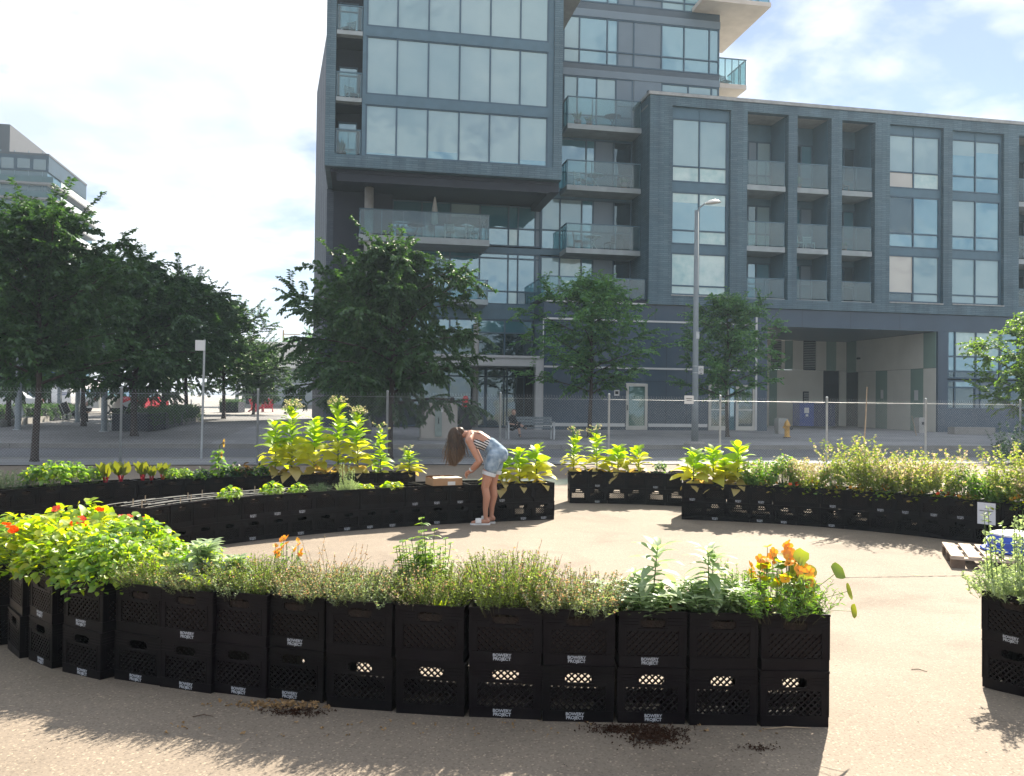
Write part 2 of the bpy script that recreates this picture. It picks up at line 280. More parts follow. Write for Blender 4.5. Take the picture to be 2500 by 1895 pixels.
M_black = plain('black_metal', (0.02, 0.021, 0.026), 0.5, 0.2, 4.0)
M_wood = plain('raw_wood', (0.38, 0.29, 0.20), 0.75, 0.25, 14.0, 0.2)
M_greywood = plain('weathered_wood', (0.16, 0.19, 0.21), 0.8, 0.2, 10.0, 0.2)
# ------------------------------------------------------------------ ground, road, walks (laid out on the street grid: s along the facade, v away from us)
def sheet(name, mat, s0, s1, v0, v1, ns, nv, dz=0.0, kind='structure', zfun=None):
    ss = np.linspace(s0, s1, ns + 1); vv = np.linspace(v0, v1, nv + 1); mb = MB(); vs = []
    for v in vv:
        for s in ss:
            X, Y = to_world(s, v); vs.append((s, v, (zfun(s, v) if zfun else zg(X, Y)) + dz))
    fs = [(j * (ns + 1) + i, j * (ns + 1) + i + 1, (j + 1) * (ns + 1) + i + 1, (j + 1) * (ns + 1) + i) for j in range(nv) for i in range(ns)]
    o = mb.add(vs, fs).build(name, mat, loc=(0, Y0F, 0), rz=AF, smooth=True); return tag(o, kind=kind)
sheet('ground', M_far, -480, 480, -200, 480, 4, 4, zfun=lambda s, v: -0.9)
sheet('lot', M_lot, -60, 60, -58, -17.3, 120, 110)
sheet('near_pavement', M_walk, -90, 90, -17.3, -15.06, 60, 2, 0.02)
sheet('road', M_road, -120, 120, -14.9, -9.75, 60, 3, 0.0, zfun=lambda s, v: -0.10)
sheet('far_pavement', M_walk, -12, 90, -9.6, 9.5, 50, 10, 0.0)
sheet('plaza', M_paver, -90, -12, -9.6, 24, 50, 20, 0.0)
sheet('street', M_far, -400, -9.2, 24.2, 400, 30, 30, 0.0)
sheet('side_pavement', M_walk, -12, -9.2, 9.5, 24.2, 2, 6, 0.0)
kb = MB()
kb.box(-120, 120, -15.06, -14.9, -0.3, -0.045); o = kb.build('near_kerb', M_curb, loc=(0, Y0F, 0), rz=AF); tag(o, kind='structure')
kb = MB()
for i in range(60): kb.box(-90 + i * 3, -90 + i * 3 + 2.985, -9.75, -9.6, -0.3, 0.058)
o = kb.build('far_kerb', M_curb, loc=(0, Y0F, 0), rz=AF); tag(o, kind='structure')
# expansion joint across the lot
jb = MB(); rj = random.Random(5); pts = []
a = ground_at(2070, 1411); b = ground_at(2420, 1405)
for i in range(40):
    t = i / 39; p = a.lerp(b, t * 1.25 - 0.02); p.y += rj.uniform(-0.008, 0.008); p.z = zg(p.x, p.y) + 0.004; pts.append(p)
for p, q in zip(pts, pts[1:]):
    w = rj.uniform(0.004, 0.010); jb.add([(p.x, p.y - w, p.z), (q.x, q.y - w, q.z), (q.x, q.y + w, q.z), (p.x, p.y + w, p.z)], [(0, 1, 2, 3)])
tag(jb.build('lot_crack', plain('crack_dirt', (0.05, 0.045, 0.04), 0.9)), kind='structure')

# ------------------------------------------------------------------ the apartment building
bld = thing('apartment_building', 'slate brick apartment block with big blinds, glass balconies and a drive-through passage', 'building', (0, Y0F, 0), AF)
PM = {'p': ('pane', M_pane), 'd': ('pane', M_paneg), 'b': ('blind', M_blind), 'c': ('curtain', M_curtain), 't': ('blind', M_tan), 'm': ('spandrel_panel', M_mpanel)}
def window(s0, s1, z0, z1, v, cols=(), rows=(), kinds=None, fw=0.06, depth=0.10, fmat=None, name='window', parent=None):
    """framed glazing: cols / rows are mullion centres; kinds[row from the top][col] picks each light, 'b0.6' = blind drawn down 60 %"""
    f = MB(); xs = [s0] + list(cols) + [s1]; zs = [z0] + sorted(rows) + [z1]; h = fw / 2
    for i, x in enumerate(xs):
        a, b_ = (x, x + fw) if i == 0 else ((x - fw, x) if i == len(xs) - 1 else (x - h, x + h)); f.box(a, b_, v - depth / 2, v + depth / 2, z0, z1)
    cells = []
    for i in range(len(xs) - 1):
        a = xs[i] + (fw if i == 0 else h); b_ = xs[i + 1] - (fw if i == len(xs) - 2 else h)
        for j, z in enumerate(zs):
            c, d = (z, z + fw) if j == 0 else ((z - fw, z) if j == len(zs) - 1 else (z - h, z + h)); f.box(a, b_, v - depth / 2 + 0.004, v + depth / 2, c, d)
        for j in range(len(zs) - 1): cells.append((i, len(zs) - 2 - j, a, b_, zs[j] + (fw if j == 0 else h), zs[j + 1] - (fw if j == len(zs) - 2 else h)))
    fr = f.build(name, fmat or M_frame, parent or bld); parts = {}
    for i, j, a, b_, c, d in cells:
        k = kinds[j][i] if kinds else 'p'; todo = [(k[0], c, d)]
        if len(k) > 1: fr_ = float(k[1:]); zc = d - (d - c) * fr_; todo = [(k[0], zc, d), ('p', c, zc)]
        for kk, c2, d2 in todo:
            mb = parts.setdefault(kk, MB()); mb.add([(a, v, c2), (b_, v, c2), (b_, v, d2), (a, v, d2)], [(0, 1, 2, 3)])
    for kk, mb in parts.items(): mb.build(PM[kk][0], PM[kk][1], fr)
    return fr
def balcony(s0, s1, zs, vf, vb, th=0.22, hh=1.22, ret_l=True, ret_r=False, npost=4, smat=None):
    m = MB(); m.box(s0, s1, vf, vb, zs - th, zs); sl = m.build('balcony', smat or M_slabc, bld)
    g = MB(); g.box(s0 + 0.04, s1 - 0.04, vf + 0.04, vf + 0.052, zs + 0.06, zs + hh - 0.05)
    h = MB(); h.box(s0, s1, vf + 0.02, vf + 0.07, zs + hh - 0.05, zs + hh)
    for i in range(npost + 1):
        x = s0 + 0.03 + (s1 - s0 - 0.06) * i / npost; h.box(x - 0.02, x + 0.02, vf + 0.055, vf + 0.095, zs + 0.002, zs + hh - 0.05)
    for on, x in ((ret_l, s0), (ret_r, s1 - 0.05)):
        if on:
            g.box(x + 0.018, x + 0.030, vf + 0.075, vb - 0.02, zs + 0.06, zs + hh - 0.05); h.box(x, x + 0.05, vf + 0.07, vb, zs + hh - 0.05, zs + hh)
            for q in range(1, 3): h.box(x + 0.03, x + 0.07, vf + (vb - vf) * q / 3 - 0.02, vf + (vb - vf) * q / 3 + 0.02, zs + 0.002, zs + hh - 0.05)
    g.build('glass_panel', M_rail, sl); h.build('handrail', M_metal, sl); return sl
W = MB()
# four-storey brick wing on the right
PB = [(7.85, 10.92, 6.85, 16.2), (11.81, 14.03, 6.85, 16.2), (14.52, 16.40, 6.85, 16.2), (17.0, 18.87, 6.85, 16.15), (19.71, 22.83, 6.90, 16.15), (23.36, 26.45, 6.92, 16.1), (27.35, 29.3, 6.95, 16.1), (29.9, 32.0, 6.95, 16.1)]
W.grid_wall(6.70, 35, 6.40, 16.66, PB, 0.0, 0.36)
W.box(6.70, 7.06, 0.36, 2.6, 6.40, 16.66)
W.box(6.70, 35, 2.6, 2.9, 6.4, 16.4)
# projecting brick frame of the tower block
W.grid_wall(-8.70, 1.82, 11.66, 20.9, [(-8.29, 1.42, 12.2, 20.42)], -1.92, -1.5)
W.box(-8.70, -8.45, -1.5, 3.4, 11.66, 20.9); W.box(1.5, 1.82, -1.5, 2.6, 11.66, 20.9)
W.build('wall', M_brick, bld)
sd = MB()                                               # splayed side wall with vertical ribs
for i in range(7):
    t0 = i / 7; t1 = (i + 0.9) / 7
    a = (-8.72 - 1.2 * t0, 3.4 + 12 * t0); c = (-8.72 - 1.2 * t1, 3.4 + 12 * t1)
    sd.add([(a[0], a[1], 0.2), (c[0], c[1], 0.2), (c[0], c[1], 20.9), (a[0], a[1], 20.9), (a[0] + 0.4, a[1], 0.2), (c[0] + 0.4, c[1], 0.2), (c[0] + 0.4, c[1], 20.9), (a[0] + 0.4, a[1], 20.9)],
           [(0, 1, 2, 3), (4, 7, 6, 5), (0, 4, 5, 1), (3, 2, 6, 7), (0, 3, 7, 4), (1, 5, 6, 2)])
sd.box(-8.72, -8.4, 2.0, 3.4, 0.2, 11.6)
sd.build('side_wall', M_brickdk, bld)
cp = MB(); cp.box(6.62, 35, -0.06, 0.42, 16.665, 16.82); cp.box(6.62, 6.98, 0.42, 2.6, 16.665, 16.82); cp.box(-8.74, 1.86, -1.95, -1.4, 20.905, 21.0)
cp.build('coping', plain('coping_metal', (0.30, 0.31, 0.31), 0.45, 0.2, 3, 0.5), bld)
pr = MB(); pr.box(6.75, 34, 0.5, 0.7, 16.83, 17.05); pr.build('roof_edge', M_brickdk, bld)
rf = MB(); rf.box(6.7, 35, 0.36, 16, 16.2, 16.3); rf.box(2.9, 11.42, 2.7, 16, 24.3, 24.5); rf.box(-8.4, 2.9, -1.5, 16, 20.5, 20.6); rf.build('roof', M_conc, bld)
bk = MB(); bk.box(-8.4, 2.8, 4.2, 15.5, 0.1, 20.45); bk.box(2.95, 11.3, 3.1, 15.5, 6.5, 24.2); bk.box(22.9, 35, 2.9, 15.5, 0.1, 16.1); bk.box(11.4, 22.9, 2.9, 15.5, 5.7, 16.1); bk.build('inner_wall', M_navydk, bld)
# ----- tower block glazing: three storeys of six tall lights
bc = [-5.65, -4.28, -2.89, -1.51, -0.14]
rng = random.Random(3)
for r, (z0, z1) in enumerate(((12.22, 14.50), (14.92, 17.50), (17.92, 20.40))):
    k = [['b', 'b', 'b', 'b', 'b', 'b']]
    if r == 0: k = [['b0.955', 'b0.985', 'b0.85', 'b', 'b0.975', 'b0.90']]
    if r == 1: k = [['b', 'b', 'b', 'b', 'b', 'b0.995']]
    window(-7.0, 1.17, z0, z1, -1.78, bc, (), k, 0.07)
sp = MB()
for z0, z1 in ((14.50, 14.92), (17.50, 17.92)):
    sp.box(-7.05, 1.17, -1.83, -1.72, z0, z1); sp.box(-7.05, 1.17, -1.86, -1.83, z0 - 0.02, z0 + 0.05)
sp.box(1.17, 1.42, -1.80, -1.7, 12.2, 20.42); sp.box(-7.15, -7.0, -1.84, -1.6, 12.2, 20.42)
sp.build('spandrel_panel', M_metal, bld)
# recessed corner balconies of the block
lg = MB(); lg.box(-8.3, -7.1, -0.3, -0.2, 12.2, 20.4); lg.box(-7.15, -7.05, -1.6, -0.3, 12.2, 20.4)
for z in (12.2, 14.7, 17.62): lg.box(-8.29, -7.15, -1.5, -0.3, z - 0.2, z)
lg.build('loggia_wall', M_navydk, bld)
for z in (12.2, 14.7, 17.62):
    balcony(-8.27, -7.17, z + 0.004, -1.88, -1.52, 0.18, 1.12, False, False, 2)
    window(-8.2, -7.35, z + 0.05, z + 1.9, -0.34, (), (z + 1.5,), [['p'], ['p']], 0.05)
# soffit, fascia and dark storey underneath
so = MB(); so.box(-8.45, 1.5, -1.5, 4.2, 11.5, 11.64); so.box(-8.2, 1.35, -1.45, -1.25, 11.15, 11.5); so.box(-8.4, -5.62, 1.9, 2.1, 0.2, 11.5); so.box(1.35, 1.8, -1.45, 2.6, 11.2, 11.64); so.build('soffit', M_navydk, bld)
co = MB(); co.lathe([(0.21, 6.2), (0.21, 11.5)], 20, (-6.75, 0.9, 0)); co.build('column', M_conc, bld, smooth=True)
# ----- lower glazed wall
lc = [-4.15, -2.73, -1.25, 0.2, 0.70]
window(-5.6, 1.85, 9.36, 11.42, 2.6, lc + [1.58], (10.27,), [['p', 'p', 'b0.6', 'p', 'p', 'p', 'm'], ['p', 'b', 'b', 'p', 'c', 'p', 'm']], 0.07)  # pale blinds in the lower row imitate brighter glass below the soffit's shade
window(-5.6, 1.85, 6.42, 9.02, 2.6, lc + [1.58], (7.09, 8.75), [['p'] * 6 + ['m'], ['p', 'b0.3', 'p', 'p', 'p', 'p', 'm'], ['p', 'p', 'p', 'p', 'c', 'd', 'm']], 0.07)
window(1.86, 6.66, 9.3, 11.95, 2.6, (2.86, 4.0, 4.6, 5.7), (10.3,), [['b', 'b', 'p', 'm', 'd'], ['p', 'p', 'p', 'm', 'd']], 0.07)
window(1.86, 6.66, 12.4, 15.05, 2.6, (2.5, 4.2, 4.66, 5.66), (13.3,), [['b', 'p', 'p', 'm', 'd'], ['b', 'p', 'p', 'm', 'd']], 0.07)
window(1.86, 6.66, 6.45, 8.95, 2.6, (2.86, 4.0, 4.6, 5.7), (7.3,), [['b', 'c', 'p', 'm', 'd'], ['p', 'p', 'p', 'm', 'd']], 0.07)
window(2.96, 6.66, 15.45, 18.3, 2.6, (3.7, 4.72, 5.75), (16.3,), [['b', 'p', 'b', 'm'], ['b', 'p', 'b', 'm']], 0.07)
bd = MB(); bd.box(-5.6, 6.7, 2.55, 2.7, 9.02, 9.3); bd.box(-5.6, 1.85, 2.5, 2.7, 5.68, 6.42); bd.box(1.86, 6.7, 2.55, 2.7, 11.95, 12.4); bd.box(1.86, 6.7, 2.55, 2.7, 15.05, 15.45)
bd.box(1.85, 6.7, 2.5, 2.7, 6.3, 6.45); bd.build('floor_band', M_metal, bld)
balcony(-7.2, -1.07, 9.26, 0.6, 2.5, 0.30, 1.22, True, True, 6); balcony(-2.9, -1.05, 6.45, 0.9, 2.5, 0.25, 0.95, False, True, 2)
for z, hh in ((15.34, 1.38), (12.30, 1.26), (9.18, 1.24)): balcony(2.84, 6.66, z, 1.15, 2.55, 0.25, hh, True, False, 3)
balcony(1.52, 6.66, 6.62, 0.25, 2.5, 0.16, 1.02, True, False, 6, M_navydk)
# ----- set-back tower above
tc_ = [3.78, 5.26, 5.82, 6.69, 8.21, 9.45, 10.86]
window(2.92, 11.42, 18.95, 21.4, 2.6, tc_, (19.68,), [['b', 'p', 'p', 'm', 'm', 'p', 'p', 'p'], ['b', 'p', 'p', 'm', 'm', 'p', 'p', 'p']], 0.07)
window(2.92, 11.42, 22.15, 24.2, 2.6, tc_, (22.6,), [['b', 'p', 'p', 'm', 'm', 'b', 'b', 'p'], ['b', 'p', 'p', 'm', 'm', 'b', 'b', 'p']], 0.07)
window(8.2, 11.42, 16.9, 18.3, 2.6, (9.7, 11.0), (17.6,), [['b', 'b', 'b'], ['b', 'b', 'b']], 0.07)
ub = MB(); ub.box(2.92, 11.45, 2.52, 2.7, 21.4, 21.78); ub.box(2.92, 11.45, 2.52, 2.7, 18.3, 18.66); ub.box(6.72, 8.2, 2.55, 2.7, 16.9, 18.3); ub.box(5.75, 6.7, 2.56, 2.7, 16.9, 18.3); ub.build('floor_band', M_mpanel, bld)
ud = MB(); ud.box(2.92, 11.44, 2.57, 2.7, 18.66, 18.95); ud.box(2.92, 11.44, 2.57, 2.7, 21.78, 22.15); ud.build('spandrel_panel', plain('spandrel_glass', (0.05, 0.075, 0.10), 0.25, 0.1, 1, 0.6), bld)
M_slabl = plain('balcony_concrete', (0.55, 0.50, 0.45), 0.8, 0.08, 2.0, 0.2)
balcony(11.43, 13.05, 18.62, 2.7, 5.0, 0.24, 1.38, False, True, 4, M_slabl)
us = MB(); us.box(9.85, 11.43, 1.1, 2.5, 22.15, 22.37); us.box(11.43, 13.6, 1.1, 7.0, 22.15, 22.37); usl = us.build('balcony', M_slabl, bld)
ug = MB(); ug.box(9.9, 13.5, 1.15, 1.165, 22.42, 23.5); ug.box(13.52, 13.535, 1.2, 6.9, 22.42, 23.5); ug.build('glass_panel', M_rail, usl)
uh = MB(); uh.box(9.87, 13.57, 1.13, 1.19, 23.5, 23.55); uh.box(13.5, 13.56, 1.19, 6.9, 23.5, 23.55)
for x in (9.9, 10.9, 11.9, 12.9, 13.5): uh.box(x, x + 0.05, 1.19, 1.23, 22.375, 23.5)
for y in (2.4, 3.8, 5.2, 6.6): uh.box(13.46, 13.51, y, y + 0.05, 22.375, 23.5)
uh.build('handrail', M_metal, usl)
# ----- brick wing: tall windows and loggias
def bay(o, tops, trans, bots, kinds, mid, v=0.22):
    s0, s1 = o[0] + 0.04, o[1] - 0.10
    for (zt, ztr, zb), k in zip(zip(tops, trans, bots), kinds): window(s0, s1, zb, zt, v, (mid,), (ztr,), k, 0.07)
    m = MB(); m.box(o[0], o[1], v - 0.03, v + 0.1, tops[0], o[3]); m.box(o[1] - 0.10, o[1], v - 0.02, v + 0.12, o[2], tops[0]); m.box(o[0], o[0] + 0.04, v - 0.02, v + 0.12, o[2], tops[0])
    for a, b_ in zip(bots[:-1], tops[1:]): m.box(s0, s1, v - 0.03, v + 0.1, b_, a)
    m.box(mid - 0.03, mid + 0.03, v - 0.06, v - 0.03, tops[0], o[3])
    m.build('spandrel_panel', M_metal, bld)
    q = MB(); q.box(o[0], o[1], -0.04, v - 0.06, o[2] - 0.004, o[2] + 0.05); q.build('sill', plain('sill_metal', (0.32, 0.33, 0.33), 0.5) if 'sill_metal' not in MATS else MATS['sill_metal'], bld)
bay(PB[0], (15.66, 12.02, 9.0), (13.28, 10.12, 7.38), (12.50, 9.42, 6.92), ([['b', 'b'], ['c', 'c']], [['c0.25', 'c0.3'], ['p', 'c']], [['c', 'c'], ['c', 'c']]), 9.34)
bay(PB[4], (15.70, 12.50, 9.42), (13.75, 10.55, 7.45), (12.90, 9.81, 6.98), ([['b', 'b'], ['t', 'c']], [['d', 'p'], ['p', 'p']], [['t', 'b'], ['d', 'b']]), 21.2)
bay(PB[5], (15.70, 12.50, 9.42), (13.75, 10.55, 7.45), (12.90, 9.81, 6.98), ([['b0.42', 'b0.3'], ['p', 'p']], [['b', 'p'], ['p', 'p']], [['b', 'b'], ['b', 'b']]), 24.86)
lk = {1: [[['b', 'm', 'b'], ['b', 'm', 'b']], [['p', 'd', 'b'], ['p', 'c', 'c']], [['c', 'p', 'p'], ['p', 'p', 'p']]],  # paler lights chosen to imitate light-blue reflections in the loggia glass
      2: [[['b0.4', 'd', 'p'], ['p', 'd', 'p']], [['d', 'p', 'm'], ['p', 'd', 'm']], [['c', 'p', 'm'], ['p', 'p', 'm']]],
      3: [[['c', 'p', 'd'], ['t', 'p', 'p']], [['p', 'd', 'p'], ['p', 'd', 'p']], [['p', 'p', 'd'], ['p', 'p', 'd']]],
      6: [[['d', 'd', 'd'], ['d', 'd', 'd']]] * 3, 7: [[['d', 'd', 'd'], ['d', 'd', 'd']]] * 3}
for i in (1, 2, 3, 6, 7):
    o = PB[i]; w_ = o[1] - o[0]; lw = MB()
    for r, (za, zb) in enumerate(((12.62, 15.4), (9.55, 12.05), (6.95, 9.05))):
        window(o[0] + 0.05, o[1] - 0.05, za, zb - 0.1, 1.75, (o[0] + w_ * 0.40, o[0] + w_ * 0.62), (za + 0.9,), lk[i][r], 0.07)
        balcony(o[0] + 0.03, o[1] - 0.12, za - 0.05, 0.06, 1.7, 0.26, 1.25 if r < 2 else 1.02, False, False, 2)
    lw.box(o[0] - 0.02, o[0] + 0.02, 0.37, 1.8, 6.85, 16.3); lw.box(o[1] - 0.02, o[1] + 0.02, 0.37, 1.8, 6.85, 16.3); lw.box(o[0] - 0.05, o[1] + 0.05, 1.76, 1.86, 6.8, 16.3); lw.box(o[0], o[1], 0.37, 1.7, 16.21, 16.3); lw.build('loggia_wall', M_metal, bld)
# ----- ground storey: navy panel box with pale reveals, doors, lobby and passage
gv = MB(); gv.grid_wall(1.54, 12.46, 0.26, 6.36, [(5.66, 6.75, 0.26, 2.52), (9.90, 12.42, 0.26, 2.55)], 0.15, 0.4); gv.box(1.54, 1.8, 0.4, 2.55, 0.26, 6.36)
for x in (12.5, ): gv.box(x, 13.02, 0.12, 0.7, 0.1, 5.5)
gv.grid_wall(12.5, 35, 5.5, 6.38, [], 0.12, 0.5); gv.grid_wall(22.65, 35, 0.0, 5.5, [(23.2, 28.6, 1.43, 5.9)], 0.13, 0.5); gv.box(13.0, 22.7, 0.5, 8.5, 5.52, 5.62)
gv.build('panel_wall', M_navy, bld)
js = MB()
for x in (3.4, 5.1, 7.1, 8.6, 10.4, 14.9, 17.6, 20.4): js.box(x, x + 0.015, 0.118 if x > 12.5 else 0.146, 0.13 if x > 12.5 else 0.16, 5.62 if x < 12.5 else 5.5, 6.36)
for x in (3.9, 7.7, 8.75): js.box(x, x + 0.015, 0.146, 0.16, 0.56, 5.5)
js.box(5.4, 8.75, 0.146, 0.16, 2.62, 2.635)
js.build('panel_joint', M_black, bld)
wt = MB()
for z in (5.52, 3.22): wt.box(1.56, 12.38, 0.10, 0.15, z, z + 0.085)
wt.box(1.56, 5.6, 0.10, 0.15, 0.42, 0.58); wt.box(6.8, 9.85, 0.10, 0.15, 0.42, 0.58); wt.box(12.38, 12.47, 0.09, 0.15, 0.28, 6.2); wt.box(1.56, 6.6, 0.06, 0.12, 6.365, 6.43)
wt.box(1.50, 1.54, 0.13, 0.22, 0.3, 5.6); wt.build('trim_strip', M_pale, bld)
M_greeng = panes('pane_greenish', (0.06, 0.13, 0.12), (0.09, 0.17, 0.15), 0.08)
def door(s0, s1, z0, z1, v, gm, fw=0.13, bar=False):
    m = MB(); m.box(s0, s0 + fw, v, v + 0.1, z0, z1); m.box(s1 - fw, s1, v, v + 0.1, z0, z1); m.box(s0 + fw, s1 - fw, v, v + 0.1, z1 - fw, z1); m.box(s0 + fw, s1 - fw, v, v + 0.1, z0, z0 + fw * 1.5)
    d = m.build('door', plain('door_frame', (0.50, 0.49, 0.45), 0.5, 0.04) if 'door_frame' not in MATS else MATS['door_frame'], bld)
    g = MB(); g.add([(s0 + fw, v + 0.05, z0 + fw), (s1 - fw, v + 0.05, z0 + fw), (s1 - fw, v + 0.05, z1 - fw), (s0 + fw, v + 0.05, z1 - fw)], [(0, 1, 2, 3)]); g.build('pane', gm, d)
    if bar: h = MB(); h.box(s0 + fw, s1 - fw, v - 0.04, v, z0 + 1.0, z0 + 1.05); h.build('push_bar', M_pale, d)
    else: h = MB(); h.box(s0 + 0.04, s0 + 0.07, v - 0.06, v, z0 + 0.95, z0 + 1.2); h.build('handle', M_black, d)
door(5.66, 6.75, 0.27, 2.51, 0.12, M_greeng); door(9.92, 10.98, 0.27, 2.52, 0.13, M_paneg, 0.14, True); door(11.36, 12.40, 0.27, 2.52, 0.13, M_paneg, 0.14, True)
window(10.99, 11.35, 0.28, 2.5, 0.17, (), (), [['p']], 0.05)
# lobby and canopy
window(-5.5, 1.5, 3.75, 5.66, 2.55, (-2.7, -1.26, 0.06), (5.0,), [['p', 'p', 'p', 'p'], ['d', 'd', 'd', 'd']], 0.07)
window(-5.5, -0.86, 0.3, 3.7, 2.56, (-2.7, -1.3), (2.8,), [['d', 'd', 'd'], ['d', 'd', 'd']], 0.07)
window(-0.85, 1.12, 0.3, 3.7, 2.56, (0.06, 0.22), (2.8,), [['d', 'd', 'd'], ['d', 'd', 'd']], 0.06, name='entrance_door')
fl = MB(); fl.box(1.15, 1.5, 2.5, 2.62, 0.2, 3.7); fl.box(-5.6, -5.5, 2.3, 2.7, 0.2, 5.7); fl.box(-5.6, 1.5, 2.5, 2.6, 0.2, 0.3); fl.build('jamb', M_navydk, bld)
cn = MB(); cn.box(-4.6, 1.14, 0.0, 2.4, 3.24, 3.62); cn.box(-4.6, 1.50, -0.06, 2.45, 3.625, 3.74); cn.box(1.14, 1.46, 0.0, 0.35, 0.22, 3.62); cn.build('canopy', plain('canopy_panel', (0.40, 0.41, 0.42), 0.5, 0.05), bld)
lt = MB(); lt.lathe([(0.14, 0.25), (0.14, 5.4)], 14, (-1.42, 2.2, 0)); lt.build('column', M_conc, bld, smooth=True)
# passage: striped cladding, louvres, doors
PAN = {'A': ('cladding_panel', M_stripeA), 'B': ('cladding_panel', M_stripeB), 'L': ('louvre_box', M_navydk), 'D': ('service_door', M_navydk)}
def strip(k, s0, s1, z0, z1, dv=0.0): m = MB(); m.box(s0, s1, 8.38 - dv, 8.5, z0, z1); m.build(PAN[k][0], PAN[k][1], bld)
xs = [(17.2, 17.45, 'A'), (17.45, 18.85, 'L'), (18.85, 19.2, 'A'), (19.2, 19.95, 'B'), (19.95, 20.9, 'A'), (20.9, 21.55, 'L'), (21.55, 21.9, 'A'), (21.9, 22.3, 'B'), (22.3, 22.62, 'A')]
def bs(px): # pixel column -> s on the back wall
    d = ray(px, 900); n = Vector((-SA, CA)); t = (8.4 + CA * Y0F) / (n.x * d.x + n.y); return CA * d.x * t + SA * (t - Y0F)
cuts = [(1873, 1882, 'A'), (1882, 1907, 'L'), (1907, 1916, 'A'), (1916, 1935, 'B'), (1935, 1961, 'A'), (1961, 1991, 'L'), (1991, 2017, 'A'), (2017, 2041, 'B'), (2041, 2066, 'A')]
for a, b_, k in cuts: strip(k, bs(a), bs(b_) - 0.006, 3.72, 5.5)
for a, b_, k in [(1873, 1878, 'A'), (1878, 1897, 'B'), (1897, 2010, 'A'), (2049, 2066, 'A')]: strip(k, bs(a), bs(b_) - 0.006, 0.2, 3.70)
strip('D', bs(2010), bs(2049), 0.3, 3.70, -0.06); strip('L', bs(1960), bs(1974), 1.0, 2.4, 0.03)
def rs(px):  # pixel column -> v on the passage's far side wall (s = 22.62)
    d = ray(px, 900); s = 22.62; v = (s * CA - d.x * (Y0F + s * SA)) / (SA + d.x * CA); return v
def rstrip(k, a, b_, z0, z1, ds=0.0): m = MB(); m.box(22.62 - ds, 22.75, rs(b_), rs(a) - 0.006, z0, z1); m.build(PAN[k][0], PAN[k][1], bld)
for a, b_, k in [(2067, 2090, 'B'), (2090, 2254, 'A'), (2254, 2284, 'B')]: rstrip(k, a, b_, 3.62, 5.5)
for a, b_, k in [(2067, 2095, 'D'), (2095, 2138, 'A'), (2138, 2166, 'B'), (2166, 2223, 'A'), (2223, 2254, 'B'), (2254, 2284, 'A')]: rstrip(k, a, b_, 0.1, 3.60)
lv = MB()
for a, b_ in ((1882, 1907), (1961, 1991)):
    for q in range(16): z = 3.8 + q * 0.105; lv.add([(bs(a), 8.30, z), (bs(b_), 8.30, z), (bs(b_), 8.37, z + 0.07), (bs(a), 8.37, z + 0.07)], [(0, 1, 2, 3)])
for q in range(12): z = 1.05 + q * 0.11; lv.add([(bs(1961), 8.27, z), (bs(1973), 8.27, z), (bs(1973), 8.34, z + 0.07), (bs(1961), 8.34, z + 0.07)], [(0, 1, 2, 3)])
lv.build('louvre', plain('louvre_metal', (0.35, 0.36, 0.36), 0.5), bld)
pw = MB(); pw.box(12.6, 13.02, 0.7, 8.4, 0.1, 5.5); pw.build('cladding_panel', M_stripeA, bld)
lmp = MB(); lmp.lathe([(0.0, 0), (0.12, 0.02), (0.1, 0.12), (0.0, 0.14)], 10, (22.5, rs(2100), 4.35)); lmp.build('wall_lamp', M_black, bld)
nt_ = MB(); nt_.box(22.6, 22.615, rs(2157), rs(2151), 2.0, 2.5); nt_.box(22.6, 22.615, rs(2242), rs(2233), 1.9, 2.45); nt_.build('notice', M_pale, bld)
# shopfront right of the passage
window(23.2, 26.4, 3.05, 5.92, 0.2, (23.68, 24.92), (3.45, 4.22), [['p', 'c', 'c'], ['p', 'p', 'p'], ['d', 'd', 'd']], 0.08)
window(23.2, 28.6, 1.45, 2.98, 0.22, (23.68, 24.9, 25.2, 27.0), (2.6,), [['d', 'p', 'm', 'm', 'd'], ['d', 'd', 'm', 'd', 'd']], 0.08)
window(26.4, 28.6, 3.05, 5.92, 0.22, (27.5,), (4.22,), [['p', 'b'], ['p', 'p']], 0.08)

# ----- things standing on the balconies
M_pot = plain('terracotta_pot', (0.16, 0.10, 0.07), 0.8, 0.2, 8); M_wht = plain('white_furniture', (0.62, 0.64, 0.64), 0.5, 0.05); M_drk = plain('dark_furniture', (0.05, 0.07, 0.09), 0.6, 0.1)
def on_bld(name, label, cat, s, v, z, rz=0.0, group='things on the balconies'): x, y = to_world(s, v); return thing(name, label, cat, (x, y, z), AF + rz, group)
def patio_chair(label, s, v, z, rz, mat):
    o = on_bld('patio_chair', label, 'chair', s, v, z, rz); m = MB()
    for x in (-.22, .22):
        for y in (-.2, .2): m.bar((x, y, 0), (x, y, .43), .035)
        m.bar((x, .2, .43), (x, .27, .88), .035)
    m.build('frame', mat, o); m = MB(); m.box(-.24, .24, -.22, .22, .43, .46); m.build('seat', mat, o); m = MB()
    for k in range(4): m.bar((-.2, .215 + k * .018, .52 + k * .1), (.2, .215 + k * .018, .52 + k * .1), .02, .06)
    m.build('backrest', mat, o)
def patio_table(label, s, v, z, mat):
    o = on_bld('patio_table', label, 'table', s, v, z); m = MB(); m.lathe([(0, .70), (.42, .70), (.42, .73), (0, .73)], 16); m.build('table_top', mat, o); m = MB()
    for a in range(3): m.bar((math.cos(a * 2.1) * .3, math.sin(a * 2.1) * .3, 0), (math.cos(a * 2.1 + 3) * .25, math.sin(a * 2.1 + 3) * .25, .7), .03)
    m.build('leg_frame', mat, o)
